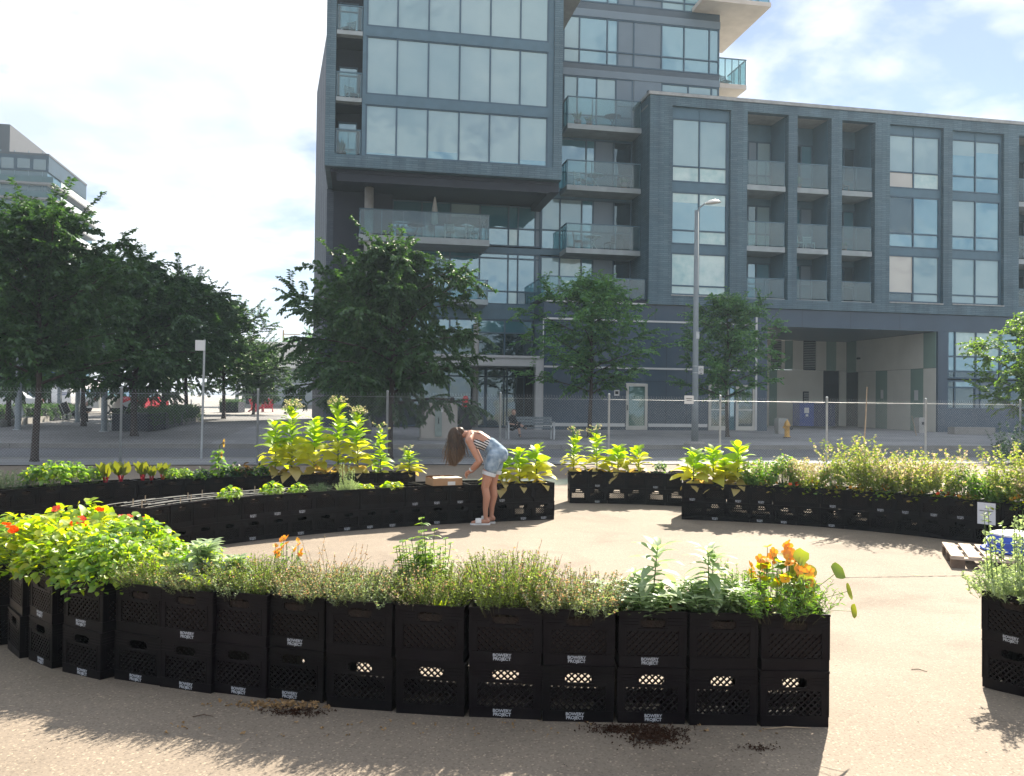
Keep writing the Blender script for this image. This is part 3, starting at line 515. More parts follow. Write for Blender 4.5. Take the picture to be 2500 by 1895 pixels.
def pot_plant(label, s, v, z, h, seed):
    o = on_bld('potted_plant', label, 'potted plant', s, v, z); m = MB(); m.lathe([(.13, 0), (.19, .32), (.19, .35), (0, .33)], 12); m.build('pot', M_pot, o); rr = random.Random(seed); m = MB()
    for k in range(46):
        a = rr.uniform(0, 6.28); r = rr.uniform(.05, .34); z1 = .33 + h * rr.uniform(.3, 1); p = Vector((math.cos(a) * r * .3, math.sin(a) * r * .3, .33)); q = Vector((math.cos(a) * r, math.sin(a) * r, z1)); w = Vector((-math.sin(a), math.cos(a), 0)) * .035; m.add([p, p.lerp(q, .6) + w, q, p.lerp(q, .6) - w], [(0, 1, 2, 3)])
    m.build('foliage', M_balcleaf, o)
M_balcleaf = leaf('balcony_leaf', (0.05, 0.12, 0.05), (0.11, 0.20, 0.08), 0.4)
pot_plant('potted plant at the corner of the topmost recessed balcony', 3.5, 1.7, 15.345, .5, 1); pot_plant('second potted plant on the topmost recessed balcony', 4.15, 1.8, 15.345, .4, 2); patio_table('bistro table on the topmost recessed balcony', 5.35, 1.8, 15.345, M_drk)
patio_chair('pale chair on the middle recessed balcony', 3.7, 1.8, 12.305, .6, M_wht); patio_table('pale table on the middle recessed balcony', 4.5, 1.85, 12.305, M_wht); pot_plant('flowering pot on the middle recessed balcony', 5.9, 1.6, 12.305, .35, 3)
patio_chair('dark chair at the glass of the lowest recessed balcony', 3.6, 1.7, 9.185, 1.2, M_drk); patio_table('white topped table on the lowest recessed balcony', 4.4, 1.8, 9.185, M_wht); patio_chair('dark chair facing the table on the lowest recessed balcony', 5.3, 1.8, 9.185, -1.2, M_drk)
pot_plant('bowl of plants on the wide balcony under the overhang', -5.3, 1.1, 9.265, .35, 4); patio_table('table on the wide balcony under the overhang', -4.5, 1.6, 9.265, M_drk); patio_chair('white chair at the end of the wide balcony', -1.8, 1.4, 9.265, .4, M_wht); patio_chair('pale bench chair in the middle of the wide balcony', -2.9, 1.3, 9.265, 0, M_wht)
o = on_bld('closed_parasol', 'closed white parasol on the wide balcony under the overhang', 'parasol', -3.6, 1.7, 9.265); m = MB(); m.lathe([(.25, 0), (.25, .06), (.025, .07), (.025, .8)], 12); m.build('base', M_drk, o); m = MB(); m.lathe([(.05, .8), (.17, .9), (.13, 1.6), (.04, 2.15), (0, 2.2)], 10); m.build('canopy', M_wht, o, smooth=True)
patio_chair('white chair in the middle loggia of the brick wing', 15.1, 1.0, 9.505, .2, M_wht); patio_chair('second white chair in the middle loggia of the brick wing', 15.75, 1.0, 9.505, -.2, M_wht); pot_plant('small pot in the loggia nearest the big tan blinds', 17.6, .8, 9.505, .25, 5); patio_chair('reddish chair in the upper loggia nearest the big tan blinds', 17.6, .9, 12.575, .3, M_pot); pot_plant('plant pot in the upper middle loggia', 15.0, .8, 12.575, .5, 6)
pot_plant('spiky plant in the lowest corner balcony of the tower block', -8.0, -1.0, 12.21, .6, 7); patio_chair('white chair in the middle corner balcony of the tower block', -7.6, -1.0, 14.71, .5, M_wht); patio_chair('white folding chair in the top corner balcony of the tower block', -7.8, -1.0, 17.63, -.6, M_wht); patio_chair('dark chair on the balcony at the tower corner against the sky', 12.3, 3.6, 18.625, .4, M_drk)
# ------------------------------------------------------------------ foliage builders
def mesh_np(name, V, quads=None, tris=None, mats=None, parent=None, loc=None, qm=None, tm=None, smooth=False):
    me = bpy.data.meshes.new(name); V = np.asarray(V, np.float32).reshape(-1, 3)
    quads = np.zeros((0, 4), np.int32) if quads is None else np.asarray(quads, np.int32).reshape(-1, 4); tris = np.zeros((0, 3), np.int32) if tris is None else np.asarray(tris, np.int32).reshape(-1, 3)
    me.vertices.add(len(V)); me.vertices.foreach_set('co', V.ravel())
    nl = quads.size + tris.size; me.loops.add(nl); me.loops.foreach_set('vertex_index', np.concatenate([quads.ravel(), tris.ravel()]))
    np_ = len(quads) + len(tris); me.polygons.add(np_)
    st = np.concatenate([np.arange(len(quads)) * 4, quads.size + np.arange(len(tris)) * 3]).astype(np.int32)
    me.polygons.foreach_set('loop_start', st)
    mi = np.concatenate([np.zeros(len(quads), np.int32) if qm is None else qm, np.zeros(len(tris), np.int32) if tm is None else tm]).astype(np.int32)
    for m in (mats if isinstance(mats, (list, tuple)) else [mats]): me.materials.append(m)
    me.polygons.foreach_set('material_index', mi)
    if smooth: me.polygons.foreach_set('use_smooth', np.ones(np_, bool))
    me.update(calc_edges=True); me.validate()
    o = bpy.data.objects.new(name, me); C.objects.link(o)
    if parent is not None: o.parent = parent
    if loc is not None: o.location = loc
    return o
def nrm(a): return a / np.maximum(np.linalg.norm(a, axis=-1, keepdims=True), 1e-9)
class Leaves:
    """many leaves at once; each is its own island"""
    def __init__(self): self.V = []; self.Q = []; self.T = []; self.qm = []; self.tm = []; self.n = 0
    def diamonds(self, P, D, N, L, W, fold=0.25, mi=0):
        P = np.asarray(P, float); D = nrm(np.asarray(D, float)); S = nrm(np.cross(D, np.asarray(N, float))); U = np.cross(S, D); n = len(P)
        if n == 0: return self
        L = np.broadcast_to(L, (n,))[:, None]; W = np.broadcast_to(W, (n,))[:, None]
        m = P + D * L * 0.42; V = np.stack([P, m + S * W / 2 + U * W * fold, P + D * L - U * L * 0.12, m - S * W / 2 + U * W * fold], 1).reshape(-1, 3)
        b = self.n + np.arange(n)[:, None] * 4; self.T.append(np.concatenate([b + [0, 1, 2], b + [0, 2, 3]])); self.tm.append(np.full(2 * n, mi)); self.V.append(V); self.n += 4 * n; return self
    def blades(self, P, D, N, L, W, seg=4, droop=0.5, fold=0.25, prof=(0.12, 0.75, 1.0, 0.72, 0.06), mi=0, wave=0.0, rng=None):
        """larger leaves: a drooping midrib with two half blades"""
        P = np.asarray(P, float); D = nrm(np.asarray(D, float)); S = nrm(np.cross(D, np.asarray(N, float))); n = len(P)
        if n == 0: return self
        L = np.broadcast_to(L, (n,)).astype(float); W = np.broadcast_to(W, (n,)).astype(float); dr = np.broadcast_to(droop, (n,)).astype(float)
        p = P.copy(); d = D.copy(); rings = []; seg = len(prof) - 1
        for i in range(seg + 1):
            U = np.cross(S, d); w = W[:, None] / 2 * prof[i]; jig = 0 if rng is None else rng.normal(0, wave, (n, 1)) * W[:, None]
            rings.append(np.stack([p + S * w + U * (w * fold + jig), p, p - S * w + U * (w * fold - jig)], 1))
            d = nrm(d + np.array([0, 0, -1.0]) * (dr / seg)[:, None]); p = p + d * (L / seg)[:, None]
        V = np.stack(rings, 1).reshape(n, -1, 3); k = (seg + 1) * 3; f = []
        for i in range(seg):
            a = i * 3; f += [[a, a + 1, a + 4, a + 3], [a + 1, a + 2, a + 5, a + 4]]
        f = np.array(f); b = self.n + np.arange(n)[:, None, None] * k
        self.Q.append((b + f[None]).reshape(-1, 4)); self.qm.append(np.full(n * len(f), mi)); self.V.append(V.reshape(-1, 3)); self.n += n * k; return self
    def discs(self, P, N, Rr, k=7, cup=0.2, mi=0, ragged=0.0, rng=None):
        P = np.asarray(P, float); N = nrm(np.asarray(N, float)); n = len(P)
        if n == 0: return self
        a = np.where(np.abs(N[:, 2:3]) < 0.9, np.array([[0, 0, 1.0]]), np.array([[1.0, 0, 0]])); X = nrm(np.cross(N, a)); Y = np.cross(N, X); Rr = np.broadcast_to(Rr, (n,))[:, None]
        pts = [P]
        for i in range(k):
            t = 2 * math.pi * i / k; r = Rr * (1 if rng is None else 1 + rng.normal(0, ragged, (n, 1))); pts.append(P + X * math.cos(t) * r + Y * math.sin(t) * r + N * Rr * cup)
        V = np.stack(pts, 1).reshape(-1, 3); f = np.array([[0, 1 + i, 1 + (i + 1) % k] for i in range(k)]); b = self.n + np.arange(n)[:, None, None] * (k + 1)
        self.T.append((b + f[None]).reshape(-1, 3)); self.tm.append(np.full(n * k, mi)); self.V.append(V); self.n += n * (k + 1); return self
    def sticks(self, A, B, r0, r1, mi=0):
        """three-sided stems from A to B"""
        A = np.asarray(A, float); B = np.asarray(B, float); n = len(A)
        if n == 0: return self
        D = nrm(B - A); a = np.where(np.abs(D[:, 2:3]) < 0.9, np.array([[0, 0, 1.0]]), np.array([[1.0, 0, 0]])); X = nrm(np.cross(D, a)); Y = np.cross(D, X)
        r0 = np.broadcast_to(r0, (n,))[:, None]; r1 = np.broadcast_to(r1, (n,))[:, None]; vs = []
        for c, r in ((A, r0), (B, r1)):
            for i in range(3): t = 2 * math.pi * i / 3; vs.append(c + X * math.cos(t) * r + Y * math.sin(t) * r)
        V = np.stack(vs, 1).reshape(-1, 3); f = np.array([[0, 1, 4, 3], [1, 2, 5, 4], [2, 0, 3, 5]]); b = self.n + np.arange(n)[:, None, None] * 6
        self.Q.append((b + f[None]).reshape(-1, 4)); self.qm.append(np.full(n * 3, mi)); self.V.append(V); self.n += 6 * n; return self
    def build(self, name, mats, parent=None, loc=None, smooth=False):
        cat = lambda l, k: np.concatenate(l) if l else np.zeros((0, k), int)
        return mesh_np(name, np.concatenate(self.V), cat(self.Q, 4), cat(self.T, 3), mats, parent, loc, np.concatenate(self.qm) if self.qm else None, np.concatenate(self.tm) if self.tm else None, smooth)
M_bark = plain('bark', (0.060, 0.048, 0.045), 0.9, 0.3, 12, 0.1, bump=0.6, bscale=30)
M_barkl = plain('pale_bark', (0.12, 0.115, 0.12), 0.9, 0.3, 10, 0.1, bump=0.5, bscale=25)
M_leafdk = leaf('elm_leaf', (0.018, 0.060, 0.026), (0.048, 0.125, 0.036), 0.42)
M_leafmd = leaf('maple_leaf', (0.050, 0.160, 0.085), (0.120, 0.280, 0.085), 0.48)
M_leaflt = leaf('sunny_leaf', (0.070, 0.170, 0.028), (0.150, 0.270, 0.045), 0.5)
def make_tree(name, seed, H, r, z0, limbs, leaves, lsize, lmat, bark, trunk_r=0.09, droop=0.3, shoots=6, lean=0.0, wide=0.45):
    """tapered trunk, rising limbs, twigs, and leaves set alternately along every twig; long shoots break the outline"""
    rg = np.random.default_rng(seed); rr = random.Random(seed)
    root = thing(name, 'x', 'tree'); tb = MB()
    def tp(z): return Vector((lean * z + 0.035 * math.sin(z * 1.3 + seed), 0.035 * math.cos(z * 1.1 + seed), z))
    zz = [0, 0.15] + [H * 0.92 * (i + 1) / 9 for i in range(9)]
    tb.tube([tp(z) for z in zz], [trunk_r * 1.5, trunk_r * 1.1] + [trunk_r * (1 - 0.92 * (i + 1) / 9) + 0.006 for i in range(9)], 8)
    tw = []
    def profile(t): return r * (math.sin(math.pi * min(1, (t * 0.86 + 0.14)) ** 0.75) ** 0.7) * (1.0 if t > 0.0 else 0.6)
    for i in range(limbs):
        t = (i + rr.random()) / limbs; z = z0 + (H - z0) * t * 0.86; a = i * 2.39996 + rr.uniform(-0.4, 0.4)
        ln = profile(t) * rr.uniform(0.72, 1.12); up = wide + 0.5 * t + rr.uniform(-0.1, 0.15); p = tp(z); d = Vector((math.cos(a), math.sin(a), up)).normalized(); pts = [p]
        for q in range(5):
            p = p + d * ln / 5; d = (d + Vector((rr.uniform(-.16, .16), rr.uniform(-.16, .16), rr.uniform(-.05, .10) - droop * 0.16))).normalized(); pts.append(p)
        rb = trunk_r * (0.42 - 0.28 * t); tb.tube(pts, [rb * (1 - 0.85 * q / 5) + 0.004 for q in range(6)], 5)
        for q in range(1, 6):
            for s in range(5 if q < 5 else 7):
                b = pts[q].lerp(pts[q - 1], rr.random() * 0.9); dd = Vector((rr.gauss(0, 1), rr.gauss(0, 1), rr.gauss(0.15, 0.6))).normalized(); dd = (dd + d * 0.8).normalized()
                tw.append((b, dd, rr.uniform(0.35, 0.75) * (0.6 + 0.5 * r / 2.6)))
    for k in range(shoots):
        t = rr.uniform(0.45, 1.0); a = rr.uniform(0, 6.28); z = z0 + (H - z0) * t * 0.9; rad = profile(t) * 0.75
        tw.append((tp(z) + Vector((math.cos(a) * rad, math.sin(a) * rad, 0)), Vector((math.cos(a) * 0.6, math.sin(a) * 0.6, 1.0)).normalized(), rr.uniform(0.9, 1.5)))
    per = max(4, int(leaves / len(tw))); P = []; D = []; N = []; A = []; B = []
    for b, d, l in tw:
        side = Vector((0, 0, 1)).cross(d); side = side.normalized() if side.length > 1e-3 else Vector((1, 0, 0)); n_ = int(per * l / 0.55) + 2; p = b.copy(); pd = d.copy(); st = l / n_
        for j in range(n_):
            q = p + pd * st; A.append(p[:]); B.append(q[:]); p = q; pd = (pd + Vector((0, 0, -droop * 0.9 / n_))).normalized()
            s = 1 if j % 2 else -1; P.append(p[:]); D.append((side * s * 0.9 + pd * 0.55 + Vector((rr.gauss(0, .25), rr.gauss(0, .25), rr.gauss(-0.25, .25))))[:]); N.append((Vector((rr.gauss(0, .45), rr.gauss(0, .45), 1)))[:])
    tb.build('trunk', bark, root, smooth=True); lv = Leaves(); n = len(P); sz = lsize * rg.uniform(0.65, 1.25, n)
    lv.sticks(A, B, 0.005, 0.004, 1); lv.diamonds(P, D, N, sz, sz * 0.62, 0.22, 0); lv.build('crown', [lmat, bark], root); return root
tA = make_tree('street_tree', 11, 6.6, 2.9, 1.9, 32, 25000, 0.14, M_leafdk, M_bark, 0.085, 0.45, 16)
tB = make_tree('street_tree', 23, 6.1, 3.1, 1.4, 40, 32000, 0.135, M_leafdk, M_bark, 0.10, 0.75, 12, wide=0.28)
tC = make_tree('street_tree', 37, 6.9, 2.9, 1.7, 28, 11000, 0.155, M_leafmd, M_bark, 0.08, 0.45, 8, wide=0.40)
tE = make_tree('street_tree', 51, 4.7, 2.5, 1.1, 24, 11000, 0.15, M_leaflt, M_bark, 0.07, 0.4, 6)
TREES = []
def put_tree(src, px, d, rz, sc, label, group=None, first=False):
    o = src if first else copy_tree(src); x = ray(px, 980).x * d; o.location = (x, d, zg(x, d) - 0.02); o.rotation_euler = (0, 0, rz)
    o.scale = sc if isinstance(sc, tuple) else (sc,) * 3; tag(o, label, 'tree', group or 'street trees'); TREES.append(o); return o
put_tree(tA, 91, 20.9, 0.4, 1.0, 'dark leafy tree just behind the fence with a slim bare trunk and sunlit top', first=True)
put_tree(tB, 955, 23.4, 0.0, (0.95, 0.95, 1.03), 'wide dark drooping tree in front of the lobby canopy', first=True)
put_tree(tB, 882, 31.5, 2.1, (0.95, 0.95, 1.0), 'dark tree half hidden behind the wide drooping one by the lobby')
put_tree(tC, 1442, 34.5, 1.0, (1.2, 1.1, 1.0), 'mid green tree beside the bench in front of the navy wall', first=True)
put_tree(tC, 1775, 36.5, 3.3, (1.0, 0.9, 0.93), 'thin airy tree in front of the white framed double doors')
put_tree(tE, 2540, 28.0, 0.5, 1.0, 'bright green sunlit tree at the picture edge by the shopfront', first=True)
for i, (px, d, rz, s, lab) in enumerate([(330, 31, 1.2, (1.15, 1.15, 1.12), 'dark plaza tree rising straight from the paving beside the clipped hedge'),
      (205, 37, 2.2, (1.2, 1.2, 1.18), 'dark plaza tree standing behind the steel columns'), (20, 36, 5.0, (1.1, 1.1, 1.15), 'dark plaza tree above the silver car'),
      (455, 44, 3.1, (1.25, 1.25, 1.18), 'dark plaza tree behind the far end of the hedge'), (400, 55, 0.7, (1.35, 1.35, 1.3), 'dark plaza tree over the red parked car'), (545, 50, 4.2, (1.25, 1.25, 1.08), 'dark plaza tree beside the square white street sign'),
      (620, 60, 5.3, (1.05, 1.05, 0.88), 'last dark plaza tree with low hanging sprays, near the red garden chairs'), (120, 48, 3.9, (1.2, 1.2, 1.1), 'dark plaza tree by the white van')]):
    put_tree(tA if i % 2 else tB, px, d, rz, s, lab, 'plaza trees')
for px, d, s, lab in ((705, 105, 1.25, 'distant green tree above the low white pavilion'), (800, 98, 1.4, 'distant green tree beside the dark brick side wall'), (15, 75, 0.85, 'small bright distant tree behind the silver car')):
    put_tree(tC, px, d, 1.0, s, lab, 'distant trees')
# ------------------------------------------------------------------ chain link fence
fence = thing('chain_link_fence', 'galvanised chain link fence with twisted wire tops between garden and street', 'fence', (0, Y0F, 0), AF)
VF = -16.86
def fz(s): X, Y = to_world(s, VF); return zg(X, Y)
posts = []
for px in (-40, 296, 630, 946.4, 1222.4, 1488, 1760, 2020.6, 2262, 2493, 2690):
    d = ray(px, 960); n = Vector((-SA, CA)); t = (VF + CA * Y0F) / (n.x * d.x + n.y); posts.append(CA * d.x * t + SA * (t - Y0F))
s0, s1 = posts[0] - 8, posts[-1] + 6
allp = [posts[0] - 6.2, posts[0] - 3.1] + posts + [posts[-1] + 3.1]
for s in allp:
    m = MB(); z = fz(s); m.lathe([(0.030, z - 0.1), (0.030, z + 1.86), (0.034, z + 1.865), (0.034, z + 1.90), (0.0, z + 1.91)], 10, (s, VF + 0.035, 0)); m.build('post', M_steel, fence, smooth=True)
def wire(lv, a, b, r): lv.append((a, b, r))
A = []; B = []; Lf = Leaves(); H_ = 1.76; p_ = 0.074
s = s0
while s < s1:
    z = fz(s) + 0.04
    A += [(s, VF, z), (s + H_ * 0.98, VF - 0.006, z)]; B += [(s + H_ * 0.98, VF, z + H_), (s, VF - 0.006, z + H_)]
    A.append((s, VF, z + H_)); B.append((s + 0.012, VF, z + H_ + 0.05)); A.append((s, VF, z + H_)); B.append((s - 0.012, VF, z + H_ + 0.05)); s += p_
Lf.sticks(A, B, 0.0014, 0.0014)
A = []; B = []
for a, b in zip(allp[:-1], allp[1:]):
    for h in (0.06, 1.74): A.append((a, VF + 0.004, fz(a) + h)); B.append((b, VF + 0.004, fz(b) + h))
Lf.sticks(A, B, 0.0032, 0.0032); Lf.build('mesh_panel', M_steel, fence)
sg = MB(); sg.box(-0.13, 0.13, -0.01, 0.0, -0.11, 0.11); sgo = sg.build('fence_sign', M_pale); sgo.location = at(1682, 976, 22.3); sgo.rotation_euler = (0, 0, AF)
tag(sgo, 'small white notice wired to the fence beside the lamp pole', 'sign')
sl = MB(); sl.box(-0.08, 0.08, -0.016, -0.011, 0.02, 0.035); sl.box(-0.07, 0.07, -0.016, -0.011, -0.03, -0.018); sl.build('lettering', M_black, sgo)
# ------------------------------------------------------------------ lamp, signs, hydrant, bench, cabinet
def ground_thing(name, label, cat, px, d, rz=AF, group=None):
    x = ray(px, 985).x * d; return thing(name, label, cat, (x, d, zg(x, d)), rz, group)
lamp = ground_thing('street_lamp', 'tall grey street lamp with a curved arm and concrete foot', 'lamp post', 1697, 30.3)
m = MB(); m.lathe([(0.42, 0), (0.42, 0.22), (0.34, 0.30), (0.0, 0.30)], 8); m.build('base', M_curb, lamp)
m = MB(); m.tube([(0, 0, 0.3), (0, 0, 1.5), (0, 0, 8.65)], [0.13, 0.115, 0.075], 12); m.build('pole', plain('lamp_paint', (0.17, 0.20, 0.22), 0.5, 0.1, 3, 0.4), lamp, smooth=True)
m = MB(); m.tube([(0, 0, 8.5), (0.1, 0, 8.75), (0.28, -0.01, 8.90), (0.42, -0.01, 8.95)], [0.03, 0.03, 0.028, 0.028], 8); m.build('arm', MATS['lamp_paint'], lamp, smooth=True)
m = MB(); prof = [(0.0, 0.13), (0.10, 0.12), (0.20, 0.06), (0.26, 0.0), (0.24, -0.01), (0.0, -0.03)]
m.lathe(prof[::-1], 18); hd = m.build('lamp_head', plain('lamp_head_metal', (0.62, 0.62, 0.60), 0.3, 0.05), lamp, smooth=True); hd.location = (0.62, -0.01, 8.95); hd.scale = (1.25, 0.8, 1); hd.rotation_euler = (0, R(-8), 0)
m = MB(); m.box(0.10, 0.30, -0.03, -0.015, 2.72, 3.02); ps = m.build('parking_sign', M_pale, lamp)
m = MB()
for i in range(16):
    a = 2 * math.pi * i / 16; b = 2 * math.pi * (i + 1) / 16; m.bar((0.2 + 0.06 * math.cos(a), -0.034, 2.88 + 0.06 * math.sin(a)), (0.2 + 0.06 * math.cos(b), -0.034, 2.88 + 0.06 * math.sin(b)), 0.016, 0.004)
m.bar((0.185, -0.036, 2.845), (0.185, -0.036, 2.915), 0.014, 0.003); m.bar((0.185, -0.036, 2.905), (0.215, -0.036, 2.895), 0.012, 0.003); m.bar((0.185, -0.036, 2.88), (0.215, -0.036, 2.885), 0.012, 0.003); m.box(0.15, 0.25, -0.036, -0.031, 2.745, 2.77)
m.build('symbol', M_black, ps)
m = MB()
for z in (2.76, 3.0): m.lathe([(0.118, z), (0.118, z + 0.02)], 12)
m.lathe([(0.10, 4.0), (0.10, 4.25)], 12, (0.03, -0.01, 0)); m.build('clamp_band', M_steel, lamp)
sp_ = ground_thing('street_sign', 'square white street sign turned away on a slim steel post', 'sign', 494, 22.6)
m = MB(); m.tube([(0, 0, -0.05), (0.03, 0, 3.22)], 0.03, 8); m.build('post', M_steel, sp_)
m = MB(); m.box(-0.20, 0.05, -0.05, -0.035, 2.92, 3.20); m.build('sign_plate', plain('white_sign', (0.72, 0.73, 0.74), 0.45, 0.04), sp_)
hy = ground_thing('fire_hydrant', 'yellow fire hydrant with a black side cap on the pavement', 'hydrant', 1922, 36.6)
m = MB(); m.lathe([(0.15, 0), (0.15, 0.05), (0.11, 0.06), (0.11, 0.48), (0.14, 0.50), (0.14, 0.55), (0.12, 0.60), (0.08, 0.70), (0.03, 0.74), (0.03, 0.79), (0.0, 0.79)], 14); m.build('barrel', plain('hydrant_yellow', (0.55, 0.30, 0.05), 0.5, 0.2, 8), hy, smooth=True)
m = MB(); m.tube([(0.10, -0.02, 0.42), (0.21, -0.05, 0.42)], 0.085, 10); m.build('cap', M_black, hy)
m = MB(); m.tube([(-0.10, 0, 0.45), (-0.18, 0, 0.45)], 0.05, 8); m.build('nozzle', MATS['hydrant_yellow'], hy); m = MB(); m.lathe([(0.17, -0.02), (0.17, 0.03)], 12); m.build('flange', M_black, hy)
def bench(px, d, rz, label, back=True, L=1.9):
    b = ground_thing('bench', label, 'bench', px, d, rz)
    for x in (-L / 2 + 0.05, L / 2 - 0.05):
        m = MB(); m.box(x - 0.03, x + 0.03, -0.28, -0.23, 0, 0.66); m.box(x - 0.03, x + 0.03, 0.22, 0.27, 0, 0.45); m.box(x - 0.03, x + 0.03, -0.23, 0.22, 0.38, 0.43); m.box(x - 0.03, x + 0.03, -0.30, 0.26, 0.66, 0.69)
        m.bar((x, 0.24, 0.44), (x, 0.36, 0.86), 0.05); m.build('side_frame', M_steel, b)
    m = MB()
    for i in range(4): m.box(-L / 2 + 0.09, L / 2 - 0.09, -0.27 + i * 0.125, -0.17 + i * 0.125, 0.431, 0.465)
    m.build('seat', M_greywood, b)
    m = MB()
    for i in range(3): z = 0.54 + i * 0.115; m.box(-L / 2 + 0.02, L / 2 - 0.02, 0.225 + i * 0.034, 0.255 + i * 0.034, z, z + 0.10)
    m.build('backrest', M_greywood, b); return b
bn = bench(1295, 32.8, AF, 'weathered slatted bench on the pavement with a person sitting on it')
cab = ground_thing('utility_cabinet', 'beige steel utility cabinet standing on the pavement in front of the lobby', 'utility cabinet', 1071, 31.5)
Mcab = plain('cabinet_paint', (0.36, 0.34, 0.31), 0.55, 0.06, 2)
m = MB(); m.box(-0.68, 0.68, -0.3, 0.3, 0.08, 1.28); m.build('body', Mcab, cab); m = MB(); m.box(-0.72, 0.72, -0.34, 0.34, 1.28, 1.36); m.box(-0.66, 0.66, -0.28, 0.28, 1.36, 1.39); m.build('lid', Mcab, cab)
m = MB(); m.box(-0.16, 0.10, -0.325, -0.30, 0.14, 1.22); m.build('centre_panel', plain('cabinet_green', (0.24, 0.29, 0.27), 0.5), cab); m = MB(); m.box(-0.04, -0.01, -0.35, -0.325, 0.62, 0.85); m.build('handle', M_black, cab); m = MB(); m.box(-0.75, 0.75, -0.36, 0.36, 0, 0.08); m.build('plinth', M_curb, cab)
m = MB(); m.box(0.05, 0.13, -0.33, -0.325, 1.05, 1.15); m.build('lock_plate', M_pale, cab)
nb_ = ground_thing('news_box', 'dark litter bin with a red flap beside the lobby glass', 'bin', 1136, 39.0)  # uncertain street object built as a dark news box
m = MB(); m.box(-0.28, 0.28, -0.25, 0.25, 0, 1.05); m.build('body', M_black, nb_); m = MB(); m.tube([(0.0, -0.02, 1.05), (0.02, -0.02, 1.25), (0.0, -0.02, 1.55)], [0.16, 0.17, 0.10], 10); m.build('flap', plain('red_plastic', (0.55, 0.03, 0.04), 0.4), nb_)
db = ground_thing('waste_container', 'blue waste container with a pasted white notice in the passage', 'container', 1980, 47.8)
Mblu = plain('container_blue', (0.02, 0.05, 0.24), 0.5, 0.15)
db.scale = (0.85, 0.85, 0.88); m = MB(); m.box(-1.05, -0.02, -0.4, 0.5, 0.12, 1.55); m.build('body', Mblu, db); m = MB(); m.box(0.0, 1.55, -0.38, 0.5, 0.10, 1.58); m.build('dark_bay', plain('container_dark', (0.010, 0.018, 0.07), 0.5), db)
m = MB(); m.box(-1.09, 0.0, -0.44, 0.52, 1.555, 1.62); m.build('lid', Mblu, db); m = MB(); m.box(-0.72, -0.38, -0.42, -0.405, 0.95, 1.30); m.box(-0.62, -0.44, -0.42, -0.405, 0.74, 0.88); m.build('notice', M_pale, db)
for px, d, w, h, lab in ((1908, 39.5, 0.5, 0.72, 'pale concrete block just behind the yellow hydrant'), (2247, 42.6, 0.42, 0.75, 'pale concrete block at the passage pillar with a small mark')):
    o = ground_thing('bollard_block', lab, 'bollard', px, d); m = MB(); m.box(-w / 2, w / 2, -0.2, 0.2, 0, h); m.box(-w / 2 + 0.04, w / 2 - 0.04, -0.17, 0.17, h, h + 0.03); m.build('block', M_conc, o)
    if px > 2000: m = MB(); m.box(-0.06, 0.06, -0.215, -0.2, 0.42, 0.56); m.build('mark', M_black, o)
kb_ = ground_thing('planter_kerb', 'low concrete planter edge below the dark shopfront wall', 'planter', 2372, 42.0); m = MB(); m.box(-1.15, 1.15, -0.25, 0.25, 0, 0.34); m.box(-1.12, 1.12, -0.22, 0.22, 0.34, 0.36); m.build('edge', M_curb, kb_)
for px, y0, y1, d, dx, lab in ((2108, 945, 1105, 23.5, 0.10, 'tall thin bamboo stake leaning against the fence'), (2237, 1015, 1063, 40, -0.22, 'short leaning stick near the passage pillar')):
    b = at(px, y1, d); t = at(px, y0, d); t.x += dx; m = MB(); m.tube([b + (b - t) * 0.25, b.lerp(t, 0.5) + Vector((0.012, 0, 0)), t], [0.018, 0.016, 0.012], 6); o = m.build('bamboo_stake' if d < 30 else 'stick', M_wood); tag(o, lab, 'stake')
nt2 = MB(); nt2.box(-0.13, 0.13, -0.012, 0, -0.14, 0.14); o = nt2.build('wall_notice', M_pale); o.location = (*to_world(5.18, 0.12), 2.05); o.rotation_euler = (0, 0, AF); tag(o, 'small square white notice on the navy wall beside the green glass door', 'notice')
m = MB(); m.box(-0.08, 0.08, -0.016, -0.012, -0.06, 0.08); m.build('symbol', M_black, o)
# ------------------------------------------------------------------ plaza
def hedge(name, label, pts, w, h, seed, n=9000, mat=None):
    rg = np.random.default_rng(seed); r = thing(name, label, 'hedge', pts[0]); b0 = Vector(pts[0]); P = []; segs = list(zip(pts[:-1], pts[1:])); ln = [(Vector(b) - Vector(a)).length for a, b in segs]
    m = MB()
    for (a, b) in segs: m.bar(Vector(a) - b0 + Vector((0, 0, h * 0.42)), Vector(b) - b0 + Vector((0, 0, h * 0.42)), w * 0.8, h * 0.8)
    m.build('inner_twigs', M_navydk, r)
    for k in range(n):
        i = rg.choice(len(segs), p=np.array(ln) / sum(ln)); a, b = map(Vector, segs[i]); t = rg.random(); c = a.lerp(b, t) - b0; d = (b - a).normalized(); sd = Vector((-d.y, d.x, 0)); u = rg.uniform(-1, 1); hh = h * rg.random() ** 0.4
        lim = w / 2 * (1 - 0.25 * (hh / h) ** 3) * (1 + 0.12 * math.sin(t * 19 + i)); p = c + sd * lim * (u if hh > h * 0.85 else math.copysign(1 - 0.12 * abs(rg.normal()), u)) + Vector((0, 0, hh * (1 + 0.06 * math.sin(t * 27)))); P.append(p[:])
    P = np.array(P); D = rg.normal(size=P.shape); D[:, 2] = np.abs(D[:, 2]) * 0.6; lv = Leaves(); lv.diamonds(P, D, rg.normal(size=P.shape) + [0, 0, 1], 0.09 * rg.uniform(0.7, 1.3, len(P)), 0.05, 0.2); lv.build('foliage', mat or M_leafdk, r); return r
g = lambda px, d, dz=0.0: (ray(px, 985).x * d, d, zg(ray(px, 985).x * d, d) + dz)
hedge('hedge', 'low clipped dark hedge curving across the plaza paving', [g(318, 33.5), g(360, 35), g(420, 41), g(455, 46)], 1.8, 0.85, 3)
